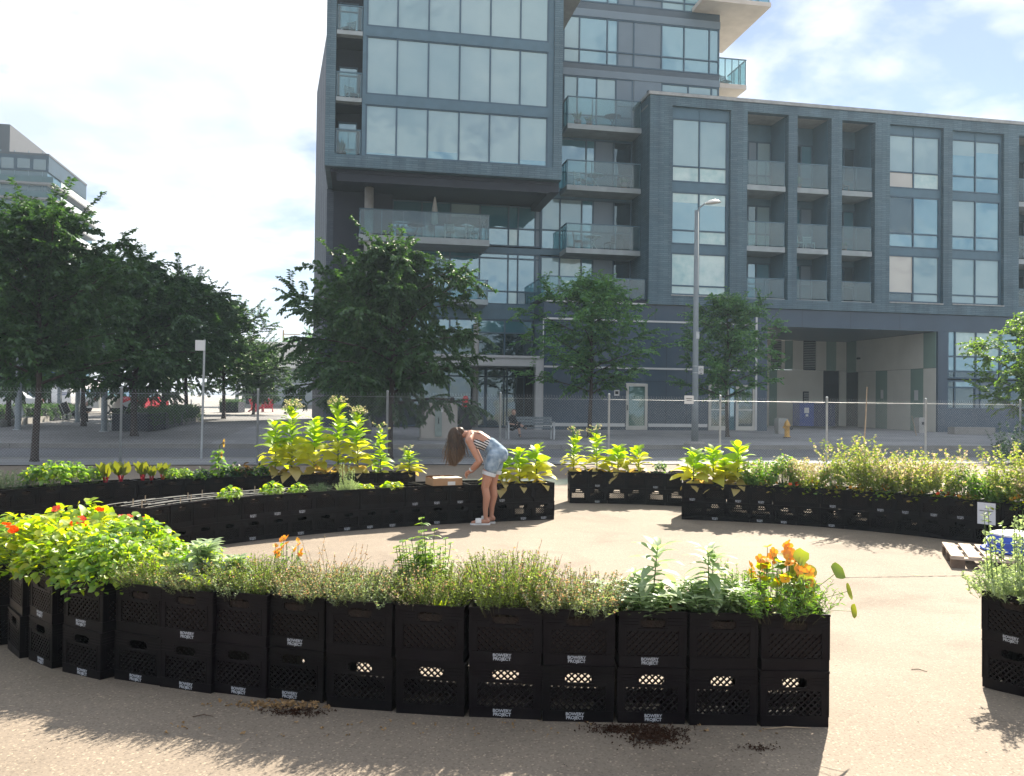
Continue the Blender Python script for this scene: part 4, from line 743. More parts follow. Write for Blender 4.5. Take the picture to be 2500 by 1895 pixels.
hedge('hedge', 'dark planting behind a low kerb at the plaza edge', [g(-90, 38), g(40, 41), g(120, 44), g(150, 48)], 2.2, 0.8, 4)
hedge('hedge', 'far clump of dark shrubs beside the plaza trees', [g(545, 66), g(590, 66)], 2.0, 1.0, 5, 2500)
for pts, lab in ([[g(-60, 34.5), g(0, 35.3), g(160, 46)], 'long grey planter kerb running back along the plaza planting'], [[g(438, 39.5), g(462, 42), g(488, 47)], 'short curved planter kerb at the hedge end']):
    m = MB()
    for a, b in zip(pts[:-1], pts[1:]): m.bar(Vector(a) + Vector((0, 0, 0.12)), Vector(b) + Vector((0, 0, 0.12)), 0.25, 0.3)
    tag(m.build('planter_kerb', M_curb), lab, 'kerb')
for px, d, h, lab in ((45, 33.5, 3.2, 'thick grey steel column beside the wire planter seat'), (190, 41, 3.6, 'thick grey steel column next to the hunched sitter'), (255, 33.2, 3.4, 'thick grey steel column in front of the reclining chair'), (145, 46, 3.4, 'thick grey steel column by the kerb of the dark planting')):
    o = ground_thing('steel_column', lab, 'column', px, d, group='plaza columns'); m = MB(); m.lathe([(0.15, 0), (0.15, 0.04), (0.115, 0.05), (0.115, h), (0.13, h + 0.02), (0.13, h + 0.12), (0.0, h + 0.14)], 14); m.build('shaft', MATS['lamp_paint'], o, smooth=True)
    m = MB(); m.lathe([(0.19, 0), (0.19, 0.025)], 12); m.build('base_plate', M_steel, o)
def wire_chair(px, d, rz, label, col, solid=True):
    o = ground_thing('lounge_chair', label, 'chair', px, d, rz); m = MB()
    for x in (-0.24, 0.24):
        m.tube([(x, -0.25, 0), (x, -0.22, 0.40), (x, 0.25, 0.36), (x, 0.50, 0.90)], 0.016, 6); m.tube([(x, 0.32, 0), (x, 0.20, 0.37)], 0.016, 6)
    m.build('frame', M_steel, o); m = MB(); m.box(-0.24, 0.24, -0.25, 0.25, 0.38, 0.41); m.build('seat', col, o); m = MB(); m.bar((0, 0.26, 0.40), (0, 0.50, 0.92), 0.48, 0.03, up=(1, 0, 0)); m.build('backrest', col, o); return o
wire_chair(282, 34, -1.4, 'dark reclining chair standing beside the front steel column', M_black); wire_chair(62, 36, 1.2, 'light wire seat frame behind the column by the street', M_steel); wire_chair(330, 52, 2.0, 'pale metal seat under the trees before the red car', M_steel)
def adirondack(px, d, rz, label):
    o = ground_thing('garden_chair', label, 'chair', px, d, rz); Mr = MATS.get('chair_red') or plain('chair_red', (0.45, 0.012, 0.035), 0.5, 0.1)
    m = MB()
    for i in range(5): a = -0.24 + i * 0.12; m.bar((a * 0.9, 0.1, 0.32), (a * 1.25, 0.42, 1.10 - abs(i - 2) * 0.05), 0.105, 0.03, up=(0, 1, 0))
    m.build('backrest', Mr, o); m = MB()
    for i in range(5): m.box(-0.28, 0.28, -0.42 + i * 0.11, -0.32 + i * 0.11, 0.40 - i * 0.025, 0.425 - i * 0.025)
    m.build('seat', Mr, o)
    for x in (-0.36, 0.36): m = MB(); m.box(x - 0.08, x + 0.08, -0.5, 0.25, 0.62, 0.65); m.box(x - 0.02, x + 0.02, -0.44, -0.32, 0, 0.62); m.bar((x, -0.3, 0.36), (x, 0.45, 0.02), 0.03, 0.12); m.build('arm', Mr, o)
    return o
adirondack(624, 69, 2.6, 'red slatted garden chair on the sunny kerb, partly behind a fence post'); adirondack(655, 69, 3.5, 'red slatted garden chair beside the low white pavilion')
tr = ground_thing('traffic_cone', 'orange plastic marker by the pavilion posts', 'cone', 616, 74, group=None); m = MB(); m.lathe([(0.22, 0), (0.22, 0.04), (0.14, 0.06), (0.05, 0.75), (0, 0.76)], 12); m.build('cone', plain('cone_orange', (0.75, 0.12, 0.02), 0.5), tr)
pv = thing('pavilion', 'low white flat-roofed pavilion with grey wall panels beyond the plaza', 'building', g(720, 92), AF)
m = MB(); m.box(-6.5, 9, -1, 6, 4.3, 7.1); m.build('fascia', plain('pavilion_white', (0.62, 0.62, 0.60), 0.6, 0.05), pv); m = MB(); m.box(-2.2, 9, 0, 5.5, 0, 4.3); m.build('wall', plain('pavilion_grey', (0.30, 0.34, 0.37), 0.6, 0.08), pv); m = MB(); m.box(-5.4, -2.2, 1.5, 5.5, 0, 4.3); m.build('doorway', M_black, pv)
for x in (-6.2, -5.5, -3.0): m = MB(); m.box(x, x + 0.35, -0.7, -0.3, 0, 4.3); m.build('column', M_steel, pv)
m = MB(); m.box(-7, 9.2, -2.5, -1.2, 0, 0.35); m.build('step', M_curb, pv)
up = ground_thing('utility_pole', 'distant brown utility pole standing above the pavilion roof', 'pole', 689, 112); m = MB(); m.tube([(0, 0, 0), (0, 0, 10)], [0.14, 0.10], 8); m.build('pole', M_wood, up); m = MB(); m.box(-0.1, 2.2, -0.06, 0.06, 9.4, 9.52); m.build('arm', M_wood, up)
bt = ground_thing('traffic_signal', 'small orange signal box showing above the pavilion roof', 'signal', 725, 110); m = MB(); m.tube([(0, 0, 0), (0, 0, 8)], 0.08, 8); m.build('pole', M_steel, bt); m = MB(); m.box(-0.35, 0.35, -0.2, 0.2, 7.0, 8.1); m.build('housing', plain('signal_orange', (0.70, 0.25, 0.03), 0.5), bt)
gb = ground_thing('recycling_bin', 'green recycling bin on the pavement behind the tall tobacco', 'bin', 863, 33); m = MB(); m.box(-0.32, 0.32, -0.3, 0.3, 0.08, 0.95); m.build('body', plain('bin_green', (0.04, 0.16, 0.09), 0.5), gb); m = MB(); m.box(-0.35, 0.35, -0.34, 0.33, 0.95, 1.03); m.build('lid', MATS['bin_green'], gb)
wp = ground_thing('bollard', 'short white round bollard behind the dark lobby trees', 'bollard', 898, 34.5); m = MB(); m.lathe([(0.17, 0), (0.17, 0.8), (0.14, 0.88), (0.0, 0.92)], 14); m.build('post', M_conc, wp, smooth=True)
for i, px in enumerate((425, 432, 451, 467)): o = ground_thing('bollard', 'slim dark bollard in the row along the sunny street beyond the hedge', 'bollard', px, 62 + i, group='bollards along the sunny street'); m = MB(); m.lathe([(0.06, 0), (0.06, 0.95), (0.05, 1.0), (0.0, 1.02)], 8); m.build('post', M_steel, o)
# ------------------------------------------------------------------ vehicles
M_cglass = panes('car_glass', (0.01, 0.015, 0.02), (0.03, 0.04, 0.05), 0.15); M_tyre = plain('tyre', (0.015, 0.015, 0.016), 0.8); M_taillight = plain('tail_light', (0.5, 0.02, 0.02), 0.3); M_rim = plain('wheel_rim', (0.4, 0.4, 0.42), 0.35, metal=0.6)
def car(px, d, rz, label, cat, col, L, W, H, belt, prof, win, name='parked_car', extra=None):
    o = ground_thing(name, label, cat, px, d, rz); mb_ = plain('paint_' + label.split()[0] + cat.replace(' ', '_'), col, 0.25, 0.04, 1, 0.6)
    m = MB()
    ny = [(-W / 2, 0.93), (-W / 2 + 0.10, 1.0), (W / 2 - 0.10, 1.0), (W / 2, 0.93)]; vs = []; n = len(prof)
    for y, sc in ny:
        for x, z in prof: vs.append((x * (0.985 if sc < 1 else 1), y * (1 - 0.16 * max(0, (z - belt)) / max(0.3, H - belt)), z if sc == 1 else 0.32 + (z - 0.32) * 0.97))
    fs = [tuple(range(n))[::-1], tuple(range(3 * n, 4 * n))]
    for k in range(3): fs += [(k * n + i, k * n + (i + 1) % n, (k + 1) * n + (i + 1) % n, (k + 1) * n + i) for i in range(n)]
    m.add(vs, fs); m.build('body', mb_, o)
    for sd in (-1, 1):
        m = MB()
        for poly in win: m.add([(x, sd * (W / 2 * (1 - 0.16 * max(0, z - belt) / max(0.3, H - belt)) + 0.006), z) for x, z in poly], [tuple(range(len(poly)))])
        m.build('window', M_cglass, o)
    top = [p for p in prof if p[1] > belt - 0.02]
    for a, b in ((top[0], top[1]), (top[-1], top[-2])):
        a = Vector((a[0], 0, a[1])); b = Vector((b[0], 0, b[1])); dn = Vector((-(b - a).z, 0, (b - a).x)).normalized(); dn = dn if dn.x * (a.x) > 0 else -dn; p, q = a.lerp(b, 0.12) + dn * 0.008, a.lerp(b, 0.9) + dn * 0.008; w1, w2 = W * 0.44, W * 0.40
        m = MB(); m.add([(p.x, -w1, p.z), (p.x, w1, p.z), (q.x, w2, q.z), (q.x, -w2, q.z)], [(0, 1, 2, 3)]); m.build('windscreen', M_cglass, o)
    for x in (-L * 0.31, L * 0.31):
        for sd in (-1, 1):
            m = MB(); y = sd * (W / 2 - 0.10); m.tube([(x, y - 0.11, 0.33), (x, y + 0.11, 0.33)], 0.33, 16); w_ = m.build('wheel', M_tyre, o); m = MB(); m.tube([(x, y + sd * 0.10, 0.33), (x, y + sd * 0.125, 0.33)], 0.2, 12); m.build('rim', M_rim, w_)
    for sd in (-1, 1): m = MB(); m.box(-L / 2 - 0.02, -L / 2 + 0.06, sd * W * 0.40 - 0.09, sd * W * 0.40 + 0.09, belt - 0.25, belt - 0.05); m.build('tail_light', M_taillight, o)
    if extra: extra(o)
    return o
sedan = [(-2.3, 0.35), (-2.32, 0.75), (-2.2, 0.98), (-1.65, 1.02), (-1.05, 1.45), (0.35, 1.47), (1.05, 1.02), (2.0, 0.88), (2.28, 0.68), (2.3, 0.35)]
swin = [[(-1.5, 1.04), (-1.0, 1.40), (-0.36, 1.42), (-0.36, 1.02)], [(-0.30, 1.02), (-0.30, 1.42), (0.32, 1.41), (0.88, 1.03)]]
suv = [(-2.2, 0.4), (-2.25, 1.0), (-2.1, 1.12), (-1.85, 1.68), (0.4, 1.72), (1.05, 1.15), (2.05, 1.02), (2.25, 0.8), (2.25, 0.4)]
uwin = [[(-1.9, 1.16), (-1.72, 1.60), (-0.9, 1.63), (-0.9, 1.15)], [(-0.84, 1.15), (-0.84, 1.63), (0.35, 1.63), (0.85, 1.16)]]
van = [(-2.7, 0.4), (-2.75, 1.2), (-2.65, 2.25), (-2.4, 2.35), (1.3, 2.35), (1.75, 1.75), (2.5, 1.25), (2.7, 0.9), (2.7, 0.4)]
vwin = [[(0.75, 1.35), (0.75, 1.95), (1.3, 1.95), (1.68, 1.38)]]
def vtext(o):
    m = MB(); m.box(-2.76, -2.752, -0.75, 0.05, 1.22, 1.27); m.box(-2.76, -2.752, -0.75, -0.05, 1.34, 1.39); m.build('lettering', plain('van_blue', (0.05, 0.09, 0.25), 0.4), o)
car(8, 58, R(200), 'silver parked car at the street edge under the trees', 'car', (0.55, 0.57, 0.60), 4.6, 1.8, 1.47, 0.98, sedan, swin)
car(95, 62, R(185), 'pale parked hatchback between the silver car and the white van', 'car', (0.60, 0.61, 0.62), 4.6, 1.8, 1.47, 0.98, sedan, swin)
car(205, 61, R(80), 'white panel van seen from behind through the trees', 'van', (0.72, 0.73, 0.75), 5.4, 2.0, 2.35, 1.3, van, vwin, 'parked_van', vtext)
car(270, 58, R(75), 'grey parked off-road car beside the white van', 'car', (0.42, 0.44, 0.44), 4.5, 1.85, 1.72, 1.12, suv, uwin)
car(340, 60, R(80), 'red parked car with lit red tail lamps under the trees', 'car', (0.42, 0.015, 0.03), 4.5, 1.85, 1.72, 1.12, suv, uwin)
bb = ground_thing('shop_sign', 'blue signboard on a post behind the white van', 'sign', 140, 75); m = MB(); m.box(-1.2, 1.2, -0.1, 0.1, 2.3, 4.2); m.build('board', Mblu, bb); m = MB(); m.box(-0.1, 0.1, -0.05, 0.05, 0, 2.3); m.build('post', M_steel, bb)
# ------------------------------------------------------------------ far tower
ft = thing('apartment_tower', 'distant blue glass apartment tower with stepped white balconies', 'building', (*at(104, 980, 112)[:2], 0.5), AF); ft.scale = (0.66, 0.66, 0.66)
m = MB(); m.box(-40, 0, 0, 30, 0, 47); m.build('glass_wall', panes('tower_glass', (0.008, 0.035, 0.060), (0.03, 0.075, 0.105), 0.03, scale=0.12), ft)
m = MB(); m.box(-40, -7.5, 1, 24, 50.6, 56.5); m.build('penthouse', MATS['tower_top'] if 'tower_top' in MATS else M_navydk, ft); m = MB(); m.box(-40, 0.3, -0.3, 24, 47, 50.2); m.build('top_storey', plain('tower_top', (0.012, 0.035, 0.065), 0.6, 0.2, 0.5, 0.1), ft); m = MB(); m.box(-40, 0.4, -0.4, 24.1, 50.2, 50.6); m.build('roof_edge', M_navydk, ft)
M_tglass = plain('tower_rail_glass', (0.035, 0.085, 0.105), 0.5, 0.1, 1, 0.15); Mtb = plain('tower_balcony', (0.36, 0.41, 0.43), 0.5, 0.05); Mts = plain('tower_slab', (0.15, 0.15, 0.16), 0.7)
for i in range(13):
    z = 44.5 - i * 3.05
    m = MB(); m.box(0.0, 1.7, 3.0, 27, z - 0.35, z); m.box(-40, 1.7, -1.5, 3.0, z - 0.35, z); b_ = m.build('balcony', Mts, ft); m = MB(); m.box(1.6, 1.7, 3.0, 27, z, z + 1.25); m.build('parapet', Mtb, b_); m = MB(); m.box(-40, 1.6, -1.5, -1.4, z + 0.05, z + 1.2); m.build('glass_panel', M_tglass, b_)
m = MB()
for i in range(16):
    for z in range(14): m.box(-40 + i * 2.6, -39.85 + i * 2.6, -0.06, 0.0, 9 + z * 3.05, 11.4 + z * 3.05)
m.build('mullion', M_metal, ft)
m = MB()
for i in range(13): m.box(-38.5 + i * 3, -36.2 + i * 3, -0.34, -0.3, 47.3 + (i % 2) * .2, 49.4)
m.build('window', M_paneg, ft)
# ------------------------------------------------------------------ milk crates
CW, CD, CH = 0.337, 0.335, 0.2775
def crate_plastic():
    m, nt, n, L, out = nodes('black_crate_plastic'); p = n.new('ShaderNodeBsdfPrincipled'); L.new(p.outputs[0], out.inputs[0]); tc = n.new('ShaderNodeTexCoord'); oi = n.new('ShaderNodeObjectInfo')
    off = n.new('ShaderNodeMixRGB'); off.blend_type = 'ADD'; off.inputs[0].default_value = 1.0; L.new(tc.outputs['Object'], off.inputs[1]); L.new(oi.outputs['Random'], off.inputs[2])
    a = n.new('ShaderNodeTexNoise'); a.inputs['Scale'].default_value = 7; a.inputs['Detail'].default_value = 9; a.inputs['Roughness'].default_value = .7; L.new(off.outputs[0], a.inputs['Vector'])
    r = n.new('ShaderNodeValToRGB'); L.new(a.outputs['Fac'], r.inputs[0]); e = r.color_ramp.elements; e[0].position = .45; e[0].color = (0.0018, 0.0012, 0.0022, 1); e[1].position = .80; e[1].color = (0.011, 0.009, 0.009, 1)
    f = n.new('ShaderNodeMixRGB'); L.new(oi.outputs['Random'], f.inputs[0]); L.new(r.outputs[0], f.inputs[1]); ad = n.new('ShaderNodeMixRGB'); ad.blend_type = 'ADD'; ad.inputs[0].default_value = 1; L.new(r.outputs[0], ad.inputs[1]); ad.inputs[2].default_value = (0.0022, 0.0012, 0.002, 1); L.new(ad.outputs[0], f.inputs[2]); L.new(f.outputs[0], p.inputs['Base Color'])
    ro = n.new('ShaderNodeMapRange'); L.new(a.outputs['Fac'], ro.inputs[0]); ro.inputs[3].default_value = .28; ro.inputs[4].default_value = .65; L.new(ro.outputs[0], p.inputs['Roughness']); p.inputs['Specular IOR Level'].default_value = .13
    b = n.new('ShaderNodeBump'); b.inputs['Strength'].default_value = .2; b.inputs['Distance'].default_value = .004; L.new(a.outputs['Fac'], b.inputs['Height']); L.new(b.outputs[0], p.inputs['Normal']); return m
M_crate = crate_plastic()
M_soil = plain('potting_soil', (0.030, 0.022, 0.018), 0.95, 0.5, 40, 0.1, bump=0.8, bscale=70)
M_letter = plain('white_lettering', (0.42, 0.44, 0.48), 0.6, 0.1, 20)
def crate_mesh():
    m = MB(); w, d, h, t = CW / 2 - 0.002, CD / 2 - 0.002, CH, 0.009
    def wall(P):                                          # P maps (a along wall, o outward, z)
        def bx(a0, a1, o0, o1, z0, z1):
            vs = [P(a, o, z) for z in (z0, z1) for o in (o0, o1) for a in (a0, a1)]; m.add(vs, [(0, 2, 3, 1), (4, 5, 7, 6), (0, 1, 5, 4), (2, 6, 7, 3), (0, 4, 6, 2), (1, 3, 7, 5)])
        bx(-w, w, -t, 0, 0, 0.058); bx(-w, -w + 0.036, -t, 0, 0.058, h); bx(w - 0.036, w, -t, 0, 0.058, h)
        bx(-w + 0.036, -0.062, -t, 0, 0.178, h); bx(0.062, w - 0.036, -t, 0, 0.178, h); bx(-0.062, 0.062, -t, 0, 0.242, h); bx(-0.062, 0.062, -t, 0, 0.178, 0.195)
        for sx in (-1, 1):
            for z0, z1 in ((0.195, 0.203), (0.234, 0.242)): bx(sx * 0.062 - (0.012 if sx > 0 else 0), sx * 0.062 + (0.012 if sx < 0 else 0), -t, 0, z0, z1)
        for z in (0.206, 0.222, 0.238): bx(-w + 0.004, -0.072, 0, 0.0035, z, z + 0.005); bx(0.072, w - 0.004, 0, 0.0035, z, z + 0.005)
        bx(-w - 0.001, w + 0.001, 0, 0.005, h - 0.012, h); bx(-w, w, 0, 0.0035, 0.054, 0.059); bx(-0.075, 0.075, 0, 0.004, 0.188, 0.193); bx(-w, -w + 0.006, 0, 0.003, 0.06, h - 0.014); bx(w - 0.006, w, 0, 0.003, 0.06, h - 0.014)
        for x in (-w + 0.03, w - 0.036): bx(x, x + 0.006, 0, 0.003, 0.06, 0.2)
        a0, a1, z0, z1 = -w + 0.036, w - 0.036, 0.058, 0.178; st = 0.0335
        for sgn in (1, -1):
            c = -(z1 - z0) - 0.3
            while c < 0.6:
                # line a = c + sgn*(z - z0) (mirrored for sgn = -1), clipped to the field
                if sgn > 0: lo, hi = max(a0 - c, 0), min(a1 - c, z1 - z0)
                else: lo, hi = max(c - a1, 0), min(c - a0, z1 - z0)
                if hi - lo > 0.004:
                    A_ = Vector((c + sgn * lo, z0 + lo)); B_ = Vector((c + sgn * hi, z0 + hi)); nx = Vector((-(B_ - A_).y, (B_ - A_).x)).normalized() * 0.0040; o0, o1 = (-0.0130, -0.0008) if sgn > 0 else (-0.0122, -0.0015)
                    vs = [P(p.x + s * nx.x, o, p.y + s * nx.y) for p in (A_, B_) for s, o in ((-1, o0), (1, o0), (1, o1), (-1, o1))]
                    m.add(vs, [(0, 1, 2, 3), (7, 6, 5, 4), (0, 4, 5, 1), (1, 5, 6, 2), (2, 6, 7, 3), (3, 7, 4, 0)])
                c += st
    wall(lambda a, o, z: (a, -d - o, z)); wall(lambda a, o, z: (-a, d + o, z)); wall(lambda a, o, z: (w + o, a, z)); wall(lambda a, o, z: (-w - o, -a, z))
    m.box(-w + t, w - t, -d + t, d - t, 0.004, 0.010)
    for i in range(9): x = -w + 0.02 + i * 0.036; m.box(x, x + 0.006, -d + t + 0.002, d - t - 0.002, 0.0105, 0.016)
    return m
def text_mesh(body, size, mat, name='lettering', depth=0.0006, sx=1.0):
    cu = bpy.data.curves.new(name, 'FONT'); cu.body = body; cu.size = size; cu.align_x = 'CENTER'; cu.align_y = 'CENTER'; cu.extrude = depth; cu.offset = size * 0.022; cu.resolution_u = 2; cu.space_line = 0.86; cu.space_character = 0.96
    o = bpy.data.objects.new(name, cu); C.objects.link(o); dg = bpy.context.evaluated_depsgraph_get(); me = bpy.data.meshes.new_from_object(o.evaluated_get(dg)); bpy.data.objects.remove(o); me.materials.clear(); me.materials.append(mat); me.name = name
    return me
let_me = text_mesh('BOWERY\nPROJECT', 0.0215, M_letter)
crate0 = crate_mesh().build('milk_crate', M_crate); crate_me = crate0.data; bpy.data.objects.remove(crate0)
def soil_mesh():
    rg = np.random.default_rng(8); n = 13; a = CW / 2 - 0.013; xs = np.linspace(-a, a, n); vs = [(x, y, 0.238 + 0.012 * rg.normal()) for y in xs for x in xs]; fs = [(j * n + i, j * n + i + 1, (j + 1) * n + i + 1, (j + 1) * n + i) for j in range(n - 1) for i in range(n - 1)]
    m = MB(); m.add(vs, fs); b = len(m.v); m.add([(x, y, z) for z in (0.02, 0.23) for x, y in ((-a, -a), (a, -a), (a, a), (-a, a))], [(3, 2, 1, 0), (0, 1, 5, 4), (1, 2, 6, 5), (2, 3, 7, 6), (3, 0, 4, 7)]); return m
so_ = soil_mesh().build('soil', M_soil); soil_me = so_.data; bpy.data.objects.remove(so_)
def crate(loc, rz, label, group, soil=False, letters=False, sc=1.0, loff=0.0):
    o = bpy.data.objects.new('milk_crate', crate_me); C.objects.link(o); o.location = loc; o.rotation_euler = (0, 0, rz); o.scale = (sc, sc, sc); tag(o, label, 'crate', group)
    if letters: l = bpy.data.objects.new('lettering', let_me); C.objects.link(l); l.parent = o; l.location = (loff, -CD / 2 + 0.002 - 0.0008, 0.031); l.rotation_euler = (R(90), 0, 0)
    if soil: s = bpy.data.objects.new('soil', soil_me); C.objects.link(s); s.parent = o
    return o
ORD = ['first', 'second', 'third', 'fourth', 'fifth', 'sixth', 'seventh', 'eighth', 'ninth', 'tenth', 'eleventh', 'twelfth', 'thirteenth', 'fourteenth', 'fifteenth', 'sixteenth', 'seventeenth', 'eighteenth', 'nineteenth', 'twentieth', 'twenty-first', 'twenty-second', 'twenty-third', 'twenty-fourth']
jr = random.Random(77)
def column(p, rz, row, i, letters=(0, 0), group=None, base=None, sc=1.0, soil=True):
    """two stacked crates; p = middle of the footprint; returns top centre"""
    z = zg(p[0], p[1]) if base is None else base
    j1, j2 = jr.uniform(-0.006, 0.006), R(jr.uniform(-1.2, 1.2))
    crate((p[0], p[1], z + 0.002), rz + R(jr.uniform(-0.8, 0.8)), f'lower black milk crate, {ORD[i]} from {row}', group or row, False, letters[1], sc, jr.uniform(-0.02, 0.01))
    crate((p[0] + j1, p[1] + j1, z + 0.003 + CH * sc), rz + j2, f'upper black milk crate, {ORD[i]} from {row}', group or row, soil, letters[0], sc, jr.uniform(-0.02, 0.01))
    return Vector((p[0], p[1], z + CH * sc + 0.24 * sc)), rz
# --- the long row in front: front left bottom corner of every crate and the way it faces
rowA = []; RA = 'the nasturtium end of the long thyme row'
cA = [(1857, 1774, -90), (1682, 1770, -90), (1508, 1765, -90.5), (1327, 1760, -92), (1151, 1750.5, -95), (970, 1740.5, -98), (800, 1725, -101), (646, 1702, -106), (516, 1689.5, -108), (392, 1676.7, -110), (281, 1657.5, -113), (153.5, 1640.4, -119), (70, 1610.6, -130), (19, 1585, -139), (-34, 1556, -146)]
LA = {2: (1, 1), 3: (1, 1), 4: (1, 1), 7: (1, 1), 8: (0, 1), 9: (1, 1), 10: (0, 1), 11: (1, 1), 12: (1, 1)}
for i, (x, y, n) in enumerate(cA):
    P = ground_at(x, y); a = R(n + 90); xd = Vector((math.cos(a), math.sin(a))); inn = Vector((-xd.y, xd.x)); c = Vector((P.x, P.y)) + xd * CW / 2 + inn * CD / 2
    rowA.append(column(c, a, RA, i, LA.get(i, (0, 0)), 'crates of the long thyme row'))
    if i > 2:
        for o in list(C.objects)[-8:]:
            if o.name.startswith('milk_crate') and o.parent is None and (o.location.to_2d() - c).length < 0.05: o.scale.x = 1.085 if i == 4 else 1.055
lastc, lasta = c.copy(), n
for k in range(2):
    lasta -= 5; a = R(lasta + 90); lastc = lastc - Vector((math.cos(a), math.sin(a))) * 0.37; rowA.append(column(lastc, a, RA, 15 + k, (0, 0), 'crates of the long thyme row'))
rowA2 = []
for k, i in enumerate((10, 11, 12, 13, 14)):
    t, a = rowA[i]; inn = Vector((-math.sin(a), math.cos(a))); p = Vector((t.x, t.y)) + inn * 0.36; rowA2.append(column(p, a, 'the end of the hidden line behind the bend', k, (0, 0), 'crates behind the bend'))
def along(path, step, count=None):
    out = []; d = 0.0; pts = [Vector(p[:2]) for p in path]; L = [0]
    for a, b in zip(pts[:-1], pts[1:]): L.append(L[-1] + (b - a).length)
    n = count or int(L[-1] / step)
    for k in range(n):
        s0_, s1_ = k * step, (k + 1) * step
        def pos(s):
            j = max(0, min(len(L) - 2, next((q for q in range(len(L) - 1) if L[q + 1] >= s), len(L) - 2))); return pts[j] + (pts[j + 1] - pts[j]) * ((s - L[j]) / (L[j + 1] - L[j]))
        out.append((pos(s0_), pos(s1_)))
    return out
def smooth_path(p, n=4):
    for _ in range(n): p = [p[0]] + [(p[i - 1] + p[i] * 2 + p[i + 1]) / 4 for i in range(1, len(p) - 1)] + [p[-1]]
    return p
INNER = []
def build_row(path, row, group, flip, letters, step=0.335, deep=lambda i: False, count=None, second='the tobacco end, inner line by the woman'):
    """path runs along the front faces; flip when it runs right to left as seen from the front"""
    tops = []
    for i, (a, b) in enumerate(along(path, step, count)):
        d = (b - a).normalized(); xd = -d if flip else d; inn = Vector((-xd.y, xd.x)); c = (a + b) / 2 + inn * CD / 2; rz = math.atan2(xd.y, xd.x)
        tops.append(column(c, rz, row, i, letters.get(i, (0, 0)), group))
        if deep(i): INNER.append(column(c + inn * 0.338, rz, second, i, (0, 0), group))
    return tops
V2 = lambda x, y: Vector((x, y))
GA = lambda x, y: ground_at(x, y).to_2d()
pB = [GA(1353, 1268.5), GA(1246, 1272.5), GA(1139, 1277), GA(1029, 1282.5), GA(926, 1290), GA(818, 1299.5), GA(714, 1309), GA(610, 1321), GA(559, 1329), V2(-3.66, 9.98), V2(-3.88, 9.66), V2(-3.96, 9.22)]
letB = {0: (0, 1), 1: (0, 1), 2: (1, 0), 4: (1, 0), 5: (1, 1), 6: (1, 0), 7: (0, 1), 8: (0, 1), 9: (0, 1), 11: (1, 1), 12: (1, 0), 13: (1, 1), 17: (1, 0)}
rowB = build_row(smooth_path(pB, 2), 'the tobacco end of the row by the woman', 'crates of the row by the woman', True, letB, 0.334, deep=lambda i: i > 1)
pC = [GA(1664, 1268.5), GA(1776, 1272.5), GA(1892, 1278), GA(2006, 1286), GA(2116, 1296), GA(2226, 1307), GA(2332, 1319.5), GA(2430, 1332)]
e = pC[-1] + (pC[-1] - pC[-2]).normalized() * 0.7 + V2(0.03, -0.12); pC += [e, e + V2(0.28, -0.55), e + V2(0.45, -1.2)]
letC = {0: (1, 0), 1: (0, 1), 2: (1, 0), 3: (1, 1), 4: (0, 1), 6: (1, 1), 8: (1, 0), 9: (1, 0), 10: (1, 0), 11: (1, 0), 12: (0, 1)}
rowC = build_row(smooth_path(pC, 2), 'the tobacco end of the row with the paper sign', 'crates of the row with the paper sign', False, letC, 0.334, deep=lambda i: True, second='the tobacco end, inner line of the paper sign row')
pD = [GA(1390, 1229), GA(1485, 1229.5), GA(1580, 1232), GA(1665, 1236.5), GA(1760, 1242)]
rowD = build_row(smooth_path(pD, 1), 'the tall flowering end of the short far row', 'crates of the short far row', False, {1: (1, 1), 4: (1, 0)}, 0.334, deep=lambda i: i % 2 == 1, second='the flowering end, inner line of the short far row')  # odd inner crates added to block light seen through the lattice
def top_at(x, y, zt=0.355):
    d = ray(x, y); t = (zt - CAMH) / d.z; return V2(d.x * t, t)
pE = [top_at(1015, 1154), top_at(900, 1155.5), top_at(760, 1158.5), top_at(600, 1163.5), top_at(450, 1169.5), top_at(300, 1175.5), top_at(150, 1185), top_at(0, 1198), top_at(-150, 1216)]
rowE = build_row(smooth_path(pE, 1), 'the tobacco end of the far row with the chard', 'crates of the far row with the chard', True, {}, 0.334)
aF = R(-146 + 90); rowF = []; P = ground_at(2397, 1678).to_2d(); xF = V2(math.cos(aF), math.sin(aF)); iF = V2(-xF.y, xF.x)
for k in range(2): rowF.append(column(P + xF * (CW * (k + 0.5) + 0.01 * k) + iF * CD / 2, aF, 'the corner of the cropped row of silvery plants', k, (1, 0), 'crates of the cropped row'))
for k in range(2): rowF.append(column(P + xF * (CW * (k + 0.5) + 0.01 * k) + iF * (CD * 1.5 + 0.01), aF, 'the inner line of the cropped row of silvery plants', k, (0, 0), 'crates of the cropped row'))

# ------------------------------------------------------------------ plants
M_stem = plain('green_stem', (0.10, 0.15, 0.05), 0.6, 0.2, 20); M_woody = plain('woody_stem', (0.075, 0.050, 0.038), 0.85, 0.3, 20)
L_tobG = leaf('tobacco_green', (0.150, 0.300, 0.012), (0.260, 0.400, 0.018), 0.64, (2.0, 1.75, 0.5))
L_tobY = leaf('tobacco_yellow', (0.360, 0.410, 0.022), (0.480, 0.480, 0.050), 0.60, (1.8, 1.7, 0.6))
L_tobB = leaf('tobacco_withered', (0.46, 0.37, 0.13), (0.55, 0.45, 0.18), 0.40, (1.3, 1.1, 0.7))
L_cream = leaf('cream_petal', (0.55, 0.52, 0.28), (0.72, 0.68, 0.42), 0.35, (1.2, 1.1, 0.8))
L_thyme = leaf('thyme_leaf', (0.115, 0.175, 0.085), (0.240, 0.310, 0.155), 0.48, (1.6, 1.5, 0.7)); L_thymeg = leaf('thyme_leaf_green', (0.100, 0.170, 0.034), (0.210, 0.300, 0.070), 0.50, (1.7, 1.6, 0.6))
